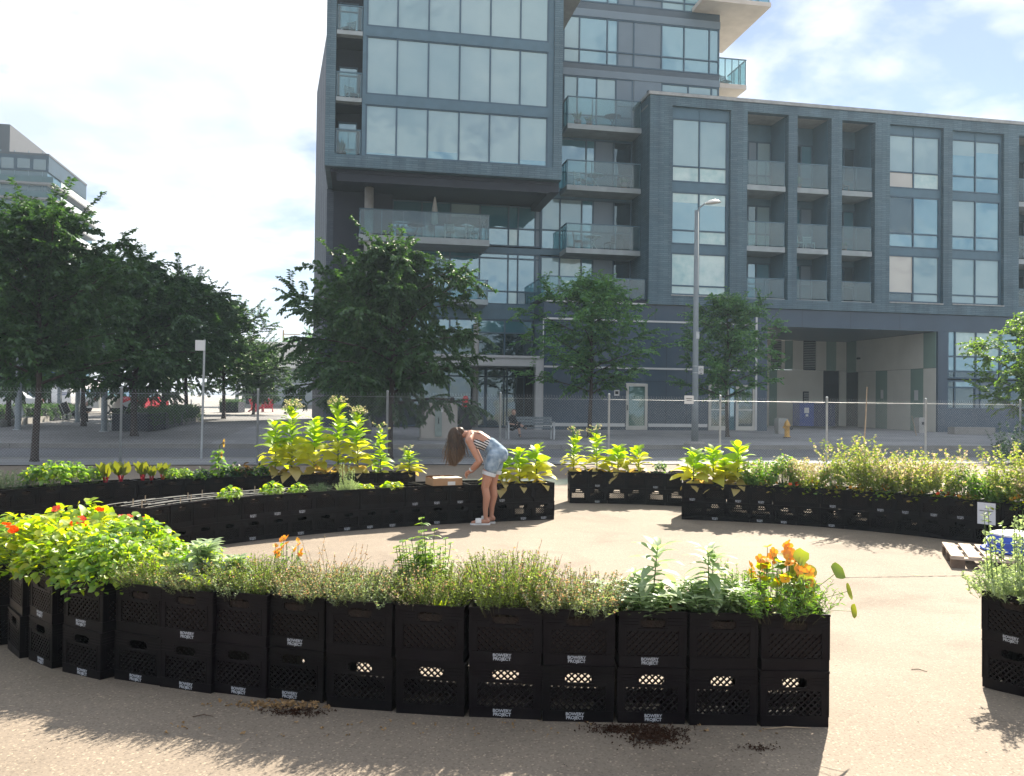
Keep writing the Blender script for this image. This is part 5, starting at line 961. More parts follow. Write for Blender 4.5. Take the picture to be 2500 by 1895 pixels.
L_dry = leaf('dry_flower', (0.36, 0.23, 0.12), (0.52, 0.36, 0.21), 0.45, (1.3, 1.15, 0.9)); L_drygr = leaf('dry_seed_head', (0.42, 0.34, 0.22), (0.66, 0.58, 0.44), 0.5, (1.3, 1.2, 0.9))
L_sage = leaf('sage_leaf', (0.250, 0.340, 0.205), (0.370, 0.450, 0.290), 0.52, (1.35, 1.45, 0.9)); L_silver = leaf('silver_leaf', (0.240, 0.330, 0.190), (0.400, 0.480, 0.300), 0.45, (1.4, 1.45, 0.75))
L_lime = leaf('lime_leaf', (0.130, 0.280, 0.014), (0.300, 0.400, 0.024), 0.60, (1.9, 1.7, 0.5)); L_mid = leaf('herb_leaf', (0.065, 0.175, 0.024), (0.150, 0.290, 0.040), 0.52, (1.9, 1.7, 0.6)); L_dk = leaf('kale_leaf', (0.018, 0.060, 0.030), (0.040, 0.100, 0.045), 0.32, (1.4, 1.4, 0.7))
L_nas = leaf('nasturtium_leaf', (0.200, 0.320, 0.012), (0.400, 0.440, 0.020), 0.60, (1.8, 1.6, 0.5)); L_orange = leaf('orange_petal', (0.82, 0.30, 0.010), (0.86, 0.50, 0.020), 0.45, (1.2, 1.0, 0.6)); L_red = leaf('scarlet_petal', (0.75, 0.05, 0.008), (0.85, 0.11, 0.010), 0.4, (1.2, 1.0, 0.6))
L_yel = leaf('yellow_petal', (0.70, 0.42, 0.03), (0.80, 0.52, 0.05), 0.4, (1.2, 1.1, 0.6)); L_chard = leaf('chard_leaf', (0.075, 0.125, 0.015), (0.125, 0.170, 0.020), 0.5, (1.9, 1.4, 0.5)); M_chst = leaf('chard_stem', (0.42, 0.012, 0.040), (0.5, 0.03, 0.06), 0.3, (1.3, 1.0, 1.0)); L_bronze = leaf('bronze_leaf', (0.075, 0.055, 0.028), (0.12, 0.09, 0.035), 0.4, (1.5, 1.1, 0.7)); L_purple = leaf('purple_spike', (0.20, 0.05, 0.25), (0.3, 0.1, 0.35), 0.3)
L_feath = leaf('feathery_green', (0.125, 0.225, 0.040), (0.300, 0.360, 0.095), 0.54, (1.7, 1.55, 0.6))
PROTO = {}
def proto(key, name, fn):
    if key not in PROTO: r = thing(name, 'x', 'plant'); fn(r, np.random.default_rng(abs(hash(key)) % 9999 if False else sum(ord(c) * (i + 7) for i, c in enumerate(key)))); PROTO[key] = [r, False]
    return PROTO[key]
def plant(key, loc, rz, label, group, sc=1.0, cat='plant'):
    pr = PROTO[key]; o = pr[0] if not pr[1] else copy_tree(pr[0]); pr[1] = True; o.location = loc; o.rotation_euler = (0, 0, rz); o.scale = sc if isinstance(sc, tuple) else (sc,) * 3; return tag(o, label, cat, group)
def sprigs(rg, n, h, spread, lean, lpn, lsz, lw, mats, flower=0.0, box=0.15, bend=0.25):
    """dense clump of fine upright sprigs carrying tiny leaves all the way up"""
    base = rg.uniform(-box, box, (n, 2)); B0 = np.c_[base, np.zeros(n)]; dirs = nrm(np.c_[base / box * lean + rg.normal(0, spread, (n, 2)), np.ones(n)]); H = h * rg.uniform(0.55, 1.1, n)[:, None]; k = 4; p = B0; A = []; B = []; nodes_ = [p]
    for i in range(k): q = p + dirs * H / k; A.append(p); B.append(q); p = q; dirs = nrm(dirs + rg.normal(0, bend / k, (n, 3)) + [0, 0, 0.06]); nodes_.append(p)
    lv = Leaves(); lv.sticks(np.concatenate(A), np.concatenate(B), 0.0011, 0.0008, 1)
    T = rg.uniform(0.22, 1.0, (n, lpn)) * k; i0 = np.minimum(T.astype(int), k - 1); fr = (T - i0)[..., None]; N_ = np.stack(nodes_, 1); P = np.take_along_axis(N_, i0[..., None], 1) * (1 - fr) + np.take_along_axis(N_, i0[..., None] + 1, 1) * fr; P = P.reshape(-1, 3); tt = (T / k).reshape(-1)
    D = rg.normal(size=P.shape) * [1, 1, 0.5] + [0, 0, 0.5]; isf = (rg.random(len(P)) < flower) & (tt > 0.62); sz = lsz * rg.uniform(0.6, 1.3, len(P))
    lv.diamonds(P[~isf], D[~isf], rg.normal(size=P[~isf].shape) + [0, 0, .6], sz[~isf], sz[~isf] * lw, 0.2, 0); lv.diamonds(P[isf], D[isf], rg.normal(size=P[isf].shape), sz[isf] * 0.8, sz[isf] * 0.7, 0.2, 2); return lv, mats
def f_thyme(m, n, h, lean, fl, lsz=0.0105, lw=0.42, lpn=22, spread=0.16):
    def f(r, rg): lv, mt = sprigs(rg, n, h, spread, lean, lpn, lsz, lw, None, fl); lv.build('foliage', [m, M_twig, L_dry], r)
    return f
M_twig = plain('thyme_twig', (0.10, 0.095, 0.05), 0.85, 0.3, 20)
proto('thymeA', 'thyme_clump', f_thyme(L_thyme, 460, 0.23, 0.70, 0.12, 0.0135, 0.45, 24, 0.24)); proto('thymeB', 'thyme_clump', f_thyme(L_thymeg, 460, 0.25, 0.62, 0.08, 0.0135, 0.45, 24, 0.22)); proto('thymeC', 'thyme_clump', f_thyme(L_thyme, 440, 0.22, 0.75, 0.30, 0.013, 0.5, 24, 0.30)); proto('savory', 'savory_clump', f_thyme(L_thymeg, 400, 0.27, 0.42, 0.06, 0.016, 0.34, 26, 0.16))
proto('tarragon', 'tarragon_clump', f_thyme(L_mid, 130, 0.24, 0.55, 0.0, 0.034, 0.16, 20, 0.22)); proto('rosemary', 'rosemary_clump', f_thyme(L_dk, 120, 0.24, 0.4, 0.0, 0.022, 0.2, 26, 0.15))
def f_tuft(m, n, h, fl, lean, lsz):
    def f(r, rg): lv, mt = sprigs(rg, n, h, 0.25, lean, 20, lsz, 0.4, None, fl, 0.06, 0.7); lv.build('foliage', [m, M_twig, L_dry], r)
    return f
proto('tuftS', 'silver_tuft', f_tuft(L_silver, 46, 0.24, 0.05, 0.9, 0.018)); proto('tuftD', 'dry_stems', f_tuft(L_drygr, 30, 0.30, 0.7, 0.9, 0.012)); proto('tuftG', 'green_shoots', f_tuft(L_lime, 26, 0.26, 0.0, 0.6, 0.026))
def f_feather(h, fl, m=L_feath, n=110):
    def f(r, rg): lv, mt = sprigs(rg, n, h, 0.22, 0.45, 40, 0.036, 0.55, None, fl, 0.19, 0.9); lv.build('foliage', [m, M_stem, L_drygr], r)
    return f
proto('dillA', 'bolting_herb', f_feather(0.66, 0.40)); proto('dillB', 'bolting_herb', f_feather(0.52, 0.70)); proto('dillC', 'bolting_herb', f_feather(0.74, 0.22)); proto('dillD', 'bolting_herb', f_feather(0.42, 0.15, L_mid))
def f_sage(tall, n_st, L, W, m=L_sage, low=16):
    def f(r, rg):
        lv = Leaves(); A = []; B = []; P = []; D = []; S = []; dr = []
        for j in range(n_st + low):
            big = j < n_st; h = tall * rg.uniform(0.85, 1.1) if big else rg.uniform(0.07, 0.17); b = rg.uniform(-0.03, 0.03, 2) if big else rg.uniform(-0.12, 0.12, 2); ln = np.r_[b * (1.0 if big else 4.0) + rg.normal(0, 0.04, 2), 1.0]; d = ln / np.linalg.norm(ln); p0 = np.r_[b, 0]; A.append(p0); B.append(p0 + d * h); nn = 13 if big else 6
            for q in range(nn):
                t = 0.2 + 0.8 * q / (nn - 1); c = p0 + d * h * t
                for s in range(2 if q < nn - 1 else 5):
                    a = q * 1.57 + s * (math.pi if q < nn - 1 else 1.257) + rg.normal(0, .2); up = 0.15 + 0.9 * (t ** 3) if big else 0.5; P.append(c); D.append([math.cos(a), math.sin(a), up]); k = (0.55 + 0.6 * math.sin(math.pi * min(1, t * 0.85))) * rg.uniform(0.8, 1.15); S.append(k if big else k * 0.52); dr.append((1.25 if t < 0.8 else 0.8) if big else 0.5)
        lv.sticks(A, B, 0.004, 0.0025, 1); S = np.array(S); lv.blades(P, D, np.tile([0, 0, 1.0], (len(P), 1)), L * S, W * S, droop=np.array(dr), fold=0.28, prof=(0.3, 0.85, 1.0, 0.7, 0.05), mi=0); lv.build('foliage', [m, M_stem], r)
    return f
proto('sageA', 'sage_plant', f_sage(0.30, 1, 0.150, 0.048, low=34)); proto('sageB', 'sage_plant', f_sage(0.31, 2, 0.140, 0.040, low=52)); proto('sageC', 'sage_plant', f_sage(0.20, 5, 0.095, 0.034, L_sage, 14))
def f_tob(h, n, Lb, flower=False, green=0.45, wither=4):
    n = int(n * 1.4)
    def f(r, rg):
        m = MB(); top = h; lean = rg.normal(0, 0.03, 2); pts = [(lean[0] * t * h, lean[1] * t * h, t * top) for t in (0, .3, .6, 1)]; m.tube(pts, [0.012, 0.010, 0.008, 0.004], 6); m.build('stem', M_stem, r, smooth=True); lv = Leaves(); G = {0: [], 1: [], 2: []}
        for q in range(n):
            t = 0.05 + 0.95 * q / (n - 1); a = q * 2.4 + rg.normal(0, 0.25); k = (1.0 - 0.62 * t) * rg.uniform(0.85, 1.15); mi = 2 if q < wither else (0 if t > 1 - green or rg.random() < 0.12 else 1); up = (0.30 if q < wither else 0.55) + 1.0 * t ** 1.5; G[mi].append(((lean[0] * t * h, lean[1] * t * h, t * top + 0.005), (math.cos(a), math.sin(a), up), k * (0.72 if q < wither else 1.0), (1.7 if q < wither else 1.35 - 0.5 * t) * rg.uniform(0.8, 1.2)))
        for mi, l in G.items():
            if l: P, D, K, dr = map(np.array, zip(*l)); lv.blades(P, D, np.tile([0, 0, 1.0], (len(P), 1)) + rg.normal(0, 0.3, (len(P), 3)), Lb * K, Lb * 0.58 * K, droop=dr, fold=0.18, prof=(0.10, 0.55, 0.92, 1.0, 0.78, 0.42, 0.03), mi=mi, wave=0.03, rng=rg)
        lv.build('foliage', [L_tobG, L_tobY, L_tobB], r)
        if flower:
            fl = Leaves(); A = []; B = []; T = []; e_ = np.array([lean[0] * h, lean[1] * h, h])
            for q in range(flower):
                a = rg.uniform(0, 6.28); rad = rg.uniform(0.02, 0.15); b = e_ + [math.cos(a) * rad, math.sin(a) * rad, rg.uniform(0.10, 0.22) - rad * 0.35]; A.append(e_ + [0, 0, 0.06 * rg.random()]); B.append(b); d = np.array([math.cos(a), math.sin(a), rg.uniform(-0.2, 0.7)]); T.append((b, b + d / np.linalg.norm(d) * 0.045, d))
            fl.sticks(A, B, 0.003, 0.002, 1); fl.sticks([e_ - [0, 0, 0.02]], [e_ + [0, 0, 0.1]], 0.005, 0.003, 1); b0, b1, dd = map(np.array, zip(*T)); fl.sticks(b0, b1, 0.004, 0.007, 0); fl.discs(b1, dd, 0.015, 5, 0.25, 0); fl.diamonds(b0, rg.normal(size=b0.shape), rg.normal(size=b0.shape), 0.05, 0.02, 0.2, 1); fl.build('flower_head', [L_cream, L_mid], r)
    return f
proto('tobS1', 'tobacco_plant', f_tob(0.46, 20, 0.42, 0, 0.50, 4)); proto('tobS2', 'tobacco_plant', f_tob(0.54, 22, 0.42, 0, 0.45, 4)); proto('tobS3', 'tobacco_plant', f_tob(0.40, 18, 0.40, 0, 0.35, 5))
proto('tobM1', 'tobacco_plant', f_tob(0.62, 24, 0.36, 16, 0.55, 4)); proto('tobT1', 'tobacco_plant', f_tob(1.05, 32, 0.48, 44, 0.5, 6)); proto('tobT2', 'tobacco_plant', f_tob(0.90, 30, 0.48, 0, 0.5, 6)); proto('tobT3', 'tobacco_plant', f_tob(0.70, 24, 0.32, 14, 0.95, 2))
def f_leafy(n, h, rad, L, W, mats, dome=0.6, blades=True, hang=0.0, fl=None, flm=2, nfl=0, fr=0.028, dens_top=0.0):
    """bushy herb: broad leaves through a domed volume, thin stalks below"""
    def f(r, rg):
        a = rg.uniform(0, 6.28, n); rr_ = rad * np.sqrt(rg.random(n)); zt = h * (1 - dome * (rr_ / rad) ** 2) * (0.25 + 0.75 * rg.random(n) ** 0.6) - hang * (rr_ / rad) ** 4; P = np.c_[np.cos(a) * rr_, np.sin(a) * rr_, zt]; D = np.c_[np.cos(a) * 0.8 + rg.normal(0, .6, n), np.sin(a) * 0.8 + rg.normal(0, .6, n), rg.normal(0.15, .45, n)]; s = rg.uniform(0.55, 1.25, n); mi = (rg.random(n) < 0.35).astype(int); lv = Leaves()
        for k in (0, 1):
            q = mi == k
            if blades: lv.blades(P[q], D[q], np.tile([0, 0, 1.0], (q.sum(), 1)) + rg.normal(0, .35, (q.sum(), 3)), L * s[q], W * s[q], droop=0.7, fold=0.2, prof=(0.2, 0.9, 0.85, 0.05), mi=k)
            else: lv.discs(P[q], np.c_[rg.normal(0, .45, (q.sum(), 2)), np.ones(q.sum())], L / 2 * s[q], 8, 0.16, k, 0.05, rg)
        st = rg.integers(0, n, n // 4); b = np.c_[P[st][:, :2] * 0.35, np.zeros(len(st))]; lv.sticks(b, P[st], 0.002, 0.0012, 2); lv.build('foliage', [mats[0], mats[1], M_stem], r)
        if nfl:
            fv = Leaves(); a = rg.uniform(0, 6.28, nfl); q = rad * np.sqrt(rg.random(nfl)) * 0.9; z = h * (1 - dome * (q / rad) ** 2) * rg.uniform(0.85, 1.2, nfl); Pf = np.c_[np.cos(a) * q, np.sin(a) * q, z]; N_ = np.c_[rg.normal(0, .5, nfl), rg.normal(-0.5, .5, nfl), np.full(nfl, .7)]; X = nrm(np.cross(N_, [0.3, 0.2, 1.0])); Y = nrm(np.cross(N_, X))
            for t in range(5): c, s_ = math.cos(t * 1.2566), math.sin(t * 1.2566); d = X * c + Y * s_; fv.discs(Pf + d * fr * 0.62, nrm(N_) + d * -0.3, fr * 0.62, 6, -0.1, 0)
            fv.sticks(Pf - [0, 0, 0.12], Pf, 0.0018, 0.0015, 1); fv.build('flower', [fl, M_stem], r)
    return f
proto('lushA', 'strawberry_mint_clump', f_leafy(900, 0.36, 0.30, 0.052, 0.042, (L_lime, L_nas), 0.55, hang=0.03)); proto('lushB', 'strawberry_mint_clump', f_leafy(900, 0.32, 0.30, 0.046, 0.038, (L_lime, L_mid), 0.6, hang=0.05)); proto('lushR', 'nasturtium_clump', f_leafy(480, 0.36, 0.30, 0.058, 0, (L_nas, L_lime), 0.5, False, 0.04, L_red, 2, 8, 0.025)); proto('lushW', 'strawberry_clump', f_leafy(420, 0.22, 0.26, 0.072, 0.058, (L_mid, L_lime), 0.5, hang=0.08, fl=L_cream, nfl=8, fr=0.02))
proto('nasO', 'nasturtium_plant', f_leafy(95, 0.27, 0.16, 0.058, 0, (L_nas, L_mid), 0.5, False, 0.05, L_orange, 2, 38, 0.021)); proto('nasL', 'nasturtium_clump', f_leafy(110, 0.14, 0.19, 0.045, 0, (L_nas, L_tobB), 0.4, False, 0.10, L_orange, 2, 5, 0.024)); proto('nasY', 'nasturtium_clump', f_leafy(120, 0.16, 0.20, 0.045, 0, (L_nas, L_mid), 0.4, False, 0.12, L_orange, 2, 12, 0.026)); proto('nasR', 'nasturtium_clump', f_leafy(110, 0.13, 0.19, 0.045, 0, (L_mid, L_nas), 0.4, False, 0.10, L_red, 2, 7, 0.026))
proto('basil', 'basil_plant', f_leafy(120, 0.17, 0.12, 0.060, 0.036, (L_lime, L_mid), 0.5)); proto('basilT', 'basil_plant', f_leafy(110, 0.25, 0.10, 0.060, 0.036, (L_mid, L_dk), 0.3)); proto('kale', 'kale_plant', f_leafy(170, 0.21, 0.17, 0.075, 0.050, (L_dk, L_mid), 0.5)); proto('greens', 'leafy_green', f_leafy(260, 0.36, 0.18, 0.070, 0.050, (L_mid, L_lime), 0.35)); proto('bronze', 'bronze_lettuce', f_leafy(90, 0.20, 0.12, 0.080, 0.055, (L_bronze, L_dk), 0.5)); proto('marigold', 'marigold_plant', f_leafy(90, 0.30, 0.10, 0.035, 0.014, (L_mid, L_thymeg), 0.3, True, 0, L_orange, 2, 16, 0.017)); proto('lettuce', 'lettuce_plant', f_leafy(60, 0.09, 0.09, 0.07, 0.055, (L_lime, L_nas), 0.6))
def f_mint(h, n, m=(L_lime, L_mid)):
    def f(r, rg):
        lv = Leaves(); A = []; B = []; G = {0: [], 1: []}
        for j in range(n):
            b = rg.uniform(-0.10, 0.10, 2); hh = h * rg.uniform(0.55, 1.0) if j > 2 else h * rg.uniform(1.15, 1.35); d = np.r_[b * 1.4 + rg.normal(0, .06, 2), 1]; d /= np.linalg.norm(d); p0 = np.r_[b, 0]; A.append(p0); B.append(p0 + d * hh); k = int(hh / 0.032)
            for q in range(k):
                t = (q + 1) / k
                for s in (0, 1): a = q * 1.57 + s * math.pi; G[int(rg.random() < 0.3)].append((p0 + d * hh * t, (math.cos(a), math.sin(a), 0.35), 1.15 - 0.6 * t if j > 2 else 0.9 - 0.3 * t))
        lv.sticks(A, B, 0.003, 0.0018, 2)
        for k, l in G.items(): P, D, K = map(np.array, zip(*l)); lv.blades(P, D, np.tile([0, 0, 1.0], (len(P), 1)), 0.066 * K, 0.036 * K, droop=0.8, fold=0.2, prof=(0.2, 0.95, 0.8, 0.05), mi=k)
        lv.build('foliage', [m[0], m[1], M_stem], r)
    return f
proto('mint', 'mint_plant', f_mint(0.29, 44)); 
def f_silver(r, rg):
    lv, mt = sprigs(rg, 150, 0.20, 0.3, 0.9, 30, 0.022, 0.4, None, 0.0, 0.17, 0.6); lv.diamonds(np.zeros((0, 3)), np.zeros((0, 3)), np.zeros((0, 3)), [], [])
    n = 16; b = rg.uniform(-0.17, 0.17, (n, 2)); h = rg.uniform(0.26, 0.48, n); A = np.c_[b, np.zeros(n)]; B = np.c_[b * 1.15, h]; lv.sticks(A, B, 0.003, 0.002, 1); k = 40; T = rg.uniform(0.35, 1, (n, k)); P = (A[:, None] + (B - A)[:, None] * T[..., None]).reshape(-1, 3); lv.diamonds(P, rg.normal(size=P.shape) + [0, 0, .5], rg.normal(size=P.shape), 0.024, 0.012, 0.2, 0); lv.build('foliage', [L_silver, M_stem], r)
proto('silver', 'artemisia_clump', f_silver)
def f_chard(r, rg):
    lv = Leaves(); P = []; D = []; A = []; B = []
    for q in range(6): a = q * 1.05 + rg.normal(0, .2); d = np.array([math.cos(a) * 0.30, math.sin(a) * 0.30, 1.0]); A.append((0, 0, 0)); e = d * 0.12; B.append(e); P.append(e * 0.95); D.append(d + rg.normal(0, .08, 3))
    lv.sticks(A, B, 0.012, 0.008, 1); lv.blades(P, D, rg.normal(size=(6, 3)) * [1, 1, .2], 0.20, 0.13, droop=0.35, fold=0.15, prof=(0.15, 0.7, 1.0, 0.95, 0.55, 0.04), mi=0, wave=0.04, rng=rg); lv.build('foliage', [L_chard, M_chst], r)
proto('chard', 'chard_plant', f_chard)
def f_sunf(r, rg):
    m = MB(); m.tube([(0, 0, 0), (0.02, 0, 0.3), (0.0, -0.02, 0.56), (0.02, -0.06, 0.60)], [0.010, 0.009, 0.007, 0.006], 6); m.tube([(0.01, 0, 0.2), (-0.10, -0.03, 0.38), (-0.12, -0.06, 0.42)], [0.006, 0.005, 0.004], 5); m.build('stem', M_stem, r); lv = Leaves(); n = 34; a = rg.uniform(0, 6.28, n); z = rg.uniform(0.08, 0.5, n); lv.blades(np.c_[0.02 * np.cos(a), 0.02 * np.sin(a), z], np.c_[np.cos(a), np.sin(a), np.full(n, .3)], np.tile([0, 0, 1.0], (n, 1)), 0.15, 0.10, droop=1.0, fold=0.15, prof=(0.2, 0.9, 0.8, 0.05), mi=0); lv.build('foliage', [L_mid], r)
    for c, rad in (((0.02, -0.075, 0.60), 0.075), ((-0.12, -0.075, 0.42), 0.065)):
        fv = Leaves(); t = np.arange(18) * 0.349; cc = np.tile(c, (18, 1)); fv.blades(cc + np.c_[np.cos(t), np.zeros(18), np.sin(t)] * rad * 0.35, np.c_[np.cos(t), np.full(18, -0.15), np.sin(t)], np.tile([0, -1.0, 0], (18, 1)), rad * 0.75, rad * 0.3, droop=0.2, fold=0.1, prof=(0.4, 1, .7, .05)); fh = fv.build('flower', [L_yel], r); dm = MB(); dm.tube([(c[0], c[1] + 0.01, c[2]), (c[0], c[1] - 0.015, c[2])], [rad * 0.38, rad * 0.32], 12); dm.build('seed_disc', M_woody, fh)
proto('sunflower', 'sunflower_plant', f_sunf)
up = lambda t, dx=0, dy=0, dz=-0.01: (t.x + dx, t.y + dy, t.z + dz)
# --- the long row in front
GTH = 'thyme clumps of the front row'
t, a = rowA[0]; plant('nasO', up(t, 0.01, 0.06), a, 'orange flowered nasturtium with big lime leaves in the end crate', None, 1.18); plant('tarragon', up(t, -0.06, -0.03), a, 'green feathery tarragon clump at the foot of the orange nasturtium', None)
L_vine = leaf('vine_leaf', (0.10, 0.23, 0.012), (0.30, 0.36, 0.02), 0.55, (1.7, 1.5, 0.5)); big = Leaves(); rgb = np.random.default_rng(4); bp = [(t.x + dx, t.y + dy, t.z + dz) for dx, dy, dz in ((0.06, -0.04, 0.30), (0.08, -0.08, 0.18), (0.30, -0.05, 0.13), (0.26, -0.02, 0.22), (0.09, -0.10, 0.09), (0.31, -0.09, 0.04), (-0.01, 0.05, 0.26), (0.13, 0.0, 0.22))]
b0 = np.array(bp) - np.array([t.x, t.y, t.z]); nn = np.array([(0.2, -0.9, 0.35), (-0.1, -0.9, 0.5), (0.8, -0.5, 0.3), (0.5, -0.7, 0.5), (0, -0.8, 0.6), (0.7, -0.6, 0.2), (0, -0.6, 0.8), (0.3, -0.7, 0.6)]); big.discs(b0, nn, np.array([.045, .045, .046, .045, .04, .04, .035, .035]), 11, 0.26, 0, 0.10, rgb); big.sticks(np.tile([0.05, 0.05, 0.02], (8, 1)), b0, 0.0025, 0.002, 1); bo = big.build('trailing_vine', [L_vine, M_stem]); bo.location = t; tag(bo, 'large lime nasturtium leaves spilling over the end crate rim', 'plant')
t, a = rowA[1]; plant('sageB', up(t, -0.02, 0), a, 'tall grey sage with a dense silvery skirt, beside the nasturtium', None, 1.05); plant('silver', up(t, 0.11, 0.03), a, 'fine silver foliage between the tall sage and the tarragon', None, (0.42, 0.42, 0.6))
t, a = rowA[2]; plant('sageA', up(t, -0.01, 0.0), a + 1, 'grey sage with one drooping crown in the crate with visible soil', None, 1.12); mm = MB(); mm.bar((0.10, -0.08, 0.0), (0.105, -0.085, 0.07), 0.05, 0.003); o = mm.build('plant_marker', plain('marker_orange', (0.7, 0.25, 0.03), 0.5)); o.location = up(t, 0, 0, 0); tag(o, 'small orange plant marker in the soil beside the drooping sage', 'marker')
seq = [(3, 'thymeC', 'pink flowered thyme clump beside the crate with visible soil', 1.08), (4, 'savory', 'tall green savory clump with upright sprigs, fifth from the nasturtium end', 1.0), (5, 'thymeB', 'grey green thyme clump with a bright weed at its foot', 0.95), (6, 'thymeA', 'pale dry-headed thyme clump in front of the bright mint', 0.98), (7, 'thymeC', 'low brownish thyme clump between the mint and the marigold', 1.0), (8, 'thymeB', 'green thyme clump just below the orange marigold', 0.85), (9, 'thymeA', 'thyme clump mixed with grey sage shoots', 0.9), (10, 'thymeB', 'soft grey thyme clump hanging over its crate edge', 0.88)]
hz_ = {3: .86, 4: 1.05, 5: .92, 6: .88, 7: .80, 8: 1.0, 9: .85, 10: .78}
for i, k, lab, s in seq:
    t, a = rowA[i]; plant(k, up(t, jr.uniform(-.015, .015), jr.uniform(-.01, .02)), a + jr.choice((0, 1.57, 3.14)) + jr.uniform(-.3, .3), lab, GTH, (s, s, s * hz_[i]))
for i, k, dx, dy, s, lab in ((3, 'tuftS', .10, -.10, .8, 'small silver tuft at the front of the pink flowered thyme'), (5, 'tuftD', -.10, -.08, 1.0, 'straggly dry stems leaning out of the grey green thyme'), (6, 'tuftS', .06, -.10, .9, 'pale grey tuft in the dry-headed thyme'), (7, 'tuftD', .08, .05, 1.1, 'dry straw stems standing in the low brownish thyme'), (8, 'tuftS', -.12, -.1, .8, 'silver tuft below the orange marigold'), (9, 'tuftG', .08, -.06, 1.0, 'bright green shoots among the grey sage'), (10, 'tuftG', -.05, .05, 1.1, 'fresh green shoots in the hanging thyme'), (4, 'tuftD', .02, .08, 1.15, 'thin dry flower stems above the tall savory')):
    t, a = rowA[i]; plant(k, up(t, dx, dy), a + dx * 20, lab, None, s)
t, a = rowA[6]; plant('mint', up(t, 0.28, 0.20), a, 'bright lime mint rising behind the thyme', None, 1.12)
t, a = rowA[8]; plant('marigold', up(t, 0.12, 0.16, -0.01), a, 'orange marigold blooming at the back of the thyme', None, 0.92)
t, a = rowA[9]; plant('sageC', up(t, -0.05, 0.1), a, 'pale grey sage shoots standing above the thyme', None, 1.15); t, a = rowA[8]; plant('sageC', up(t, -0.14, 0.06), a, 'small pale sage beside the marigold', None, 0.9)
t, a = rowA[5]; wl = Leaves(); wl.blades([(0, 0, 0)] * 5, [(math.cos(q * 1.25) * .4, math.sin(q * 1.25) * .4, 1) for q in range(5)], [(0, -1, .2)] * 5, 0.08, 0.025, droop=.4); o = wl.build('weed', [L_lime]); o.location = up(t, 0.02, -0.15, 0); tag(o, 'tiny bright weed on the crate rim in front of the thyme', 'weed')
lush = [(10, 'lushW', 0.05, 0.16, 'white flowered strawberry clump at the bend of the row', 0.85), (11, 'lushB', 0, 0.03, 'lime green leafy clump over the crates at the bend', 1.0), (12, 'lushA', 0, 0, 'tall lime mint clump near the scarlet flowers', 1.0), (13, 'lushR', 0, 0, 'scarlet nasturtium clump at the bend of the row', 1.1), (14, 'lushB', 0, 0, 'leafy clump hanging over the outermost crates in view', 1.0), (15, 'lushA', 0, 0, 'leafy clump cut by the picture edge', 1.0)]
for i, k, dx, dy, lab, s in lush: t, a = rowA[i]; plant(k, up(t, dx, dy, -0.02), a + i, lab, 'leafy clumps at the bend', s)
for j, (k, lab, s) in enumerate([('sageC', 'pale sage shoots behind the grey thyme at the bend', 1.1), ('lushB', 'low lime clump in the second line, behind the strawberry', 0.85), ('lushB', 'lime clump in the second line, in the middle of the bend', 1.2), ('lushR', 'scarlet flowered nasturtium in the second line of the bend', 1.1), ('lushA', 'tallest lime clump at the back of the bend', 1.25)]): t, a = rowA2[j]; plant(k, up(t, 0, 0.04, -0.02), a + j * 1.3, lab, 'leafy clumps at the bend', s)
# --- row by the woman
GTO = 'tobacco plants'
for i, k, dx, lab, s in ((0, 'tobS2', -0.05, 'lime tobacco plant in the end crate beside the woman, outermost', 1.0), (1, 'tobS1', 0.0, 'lime tobacco plant just behind the woman, second from the row end', 1.08), (2, 'tobS1', 0.05, 'lime tobacco plant half hidden by the denim shorts', 0.95)): t, a = rowB[i]; plant(k, up(t, dx), a + i * 2, lab, GTO, s)
t, a = rowB[3]; plant('lettuce', up(t, 0.12, 0), a, 'small lime lettuce between the box and the woman', 'small lettuces', 0.8)
for i, k, dx, lab, s in ((7, 'lettuce', 0.05, 'small green lettuce just beside the cardboard box', 1.3), (8, 'lettuce', -0.02, 'flat yellow-green lettuce between the box and the silver spikes', 1.1), (9, 'silver', 0.05, 'silver spiked lamb’s ear in front of the small tobacco', (0.55, 0.55, 0.85)), (10, 'rosemary', 0.0, 'little grey rosemary bush beside the silver spikes', 0.6), (11, 'basil', 0.02, 'small bright basil, beside the rosemary', 0.9), (12, 'basil', 0.0, 'fuller green basil in the middle of the bare crates', 1.1)):
    t, a = rowB[i]; plant(k, up(t, dx), a, lab, None, s)
t, a = rowB[14]; plant('basil', up(t, 0.1), a, 'single lime basil near the stakes and strings', None, 1.05)
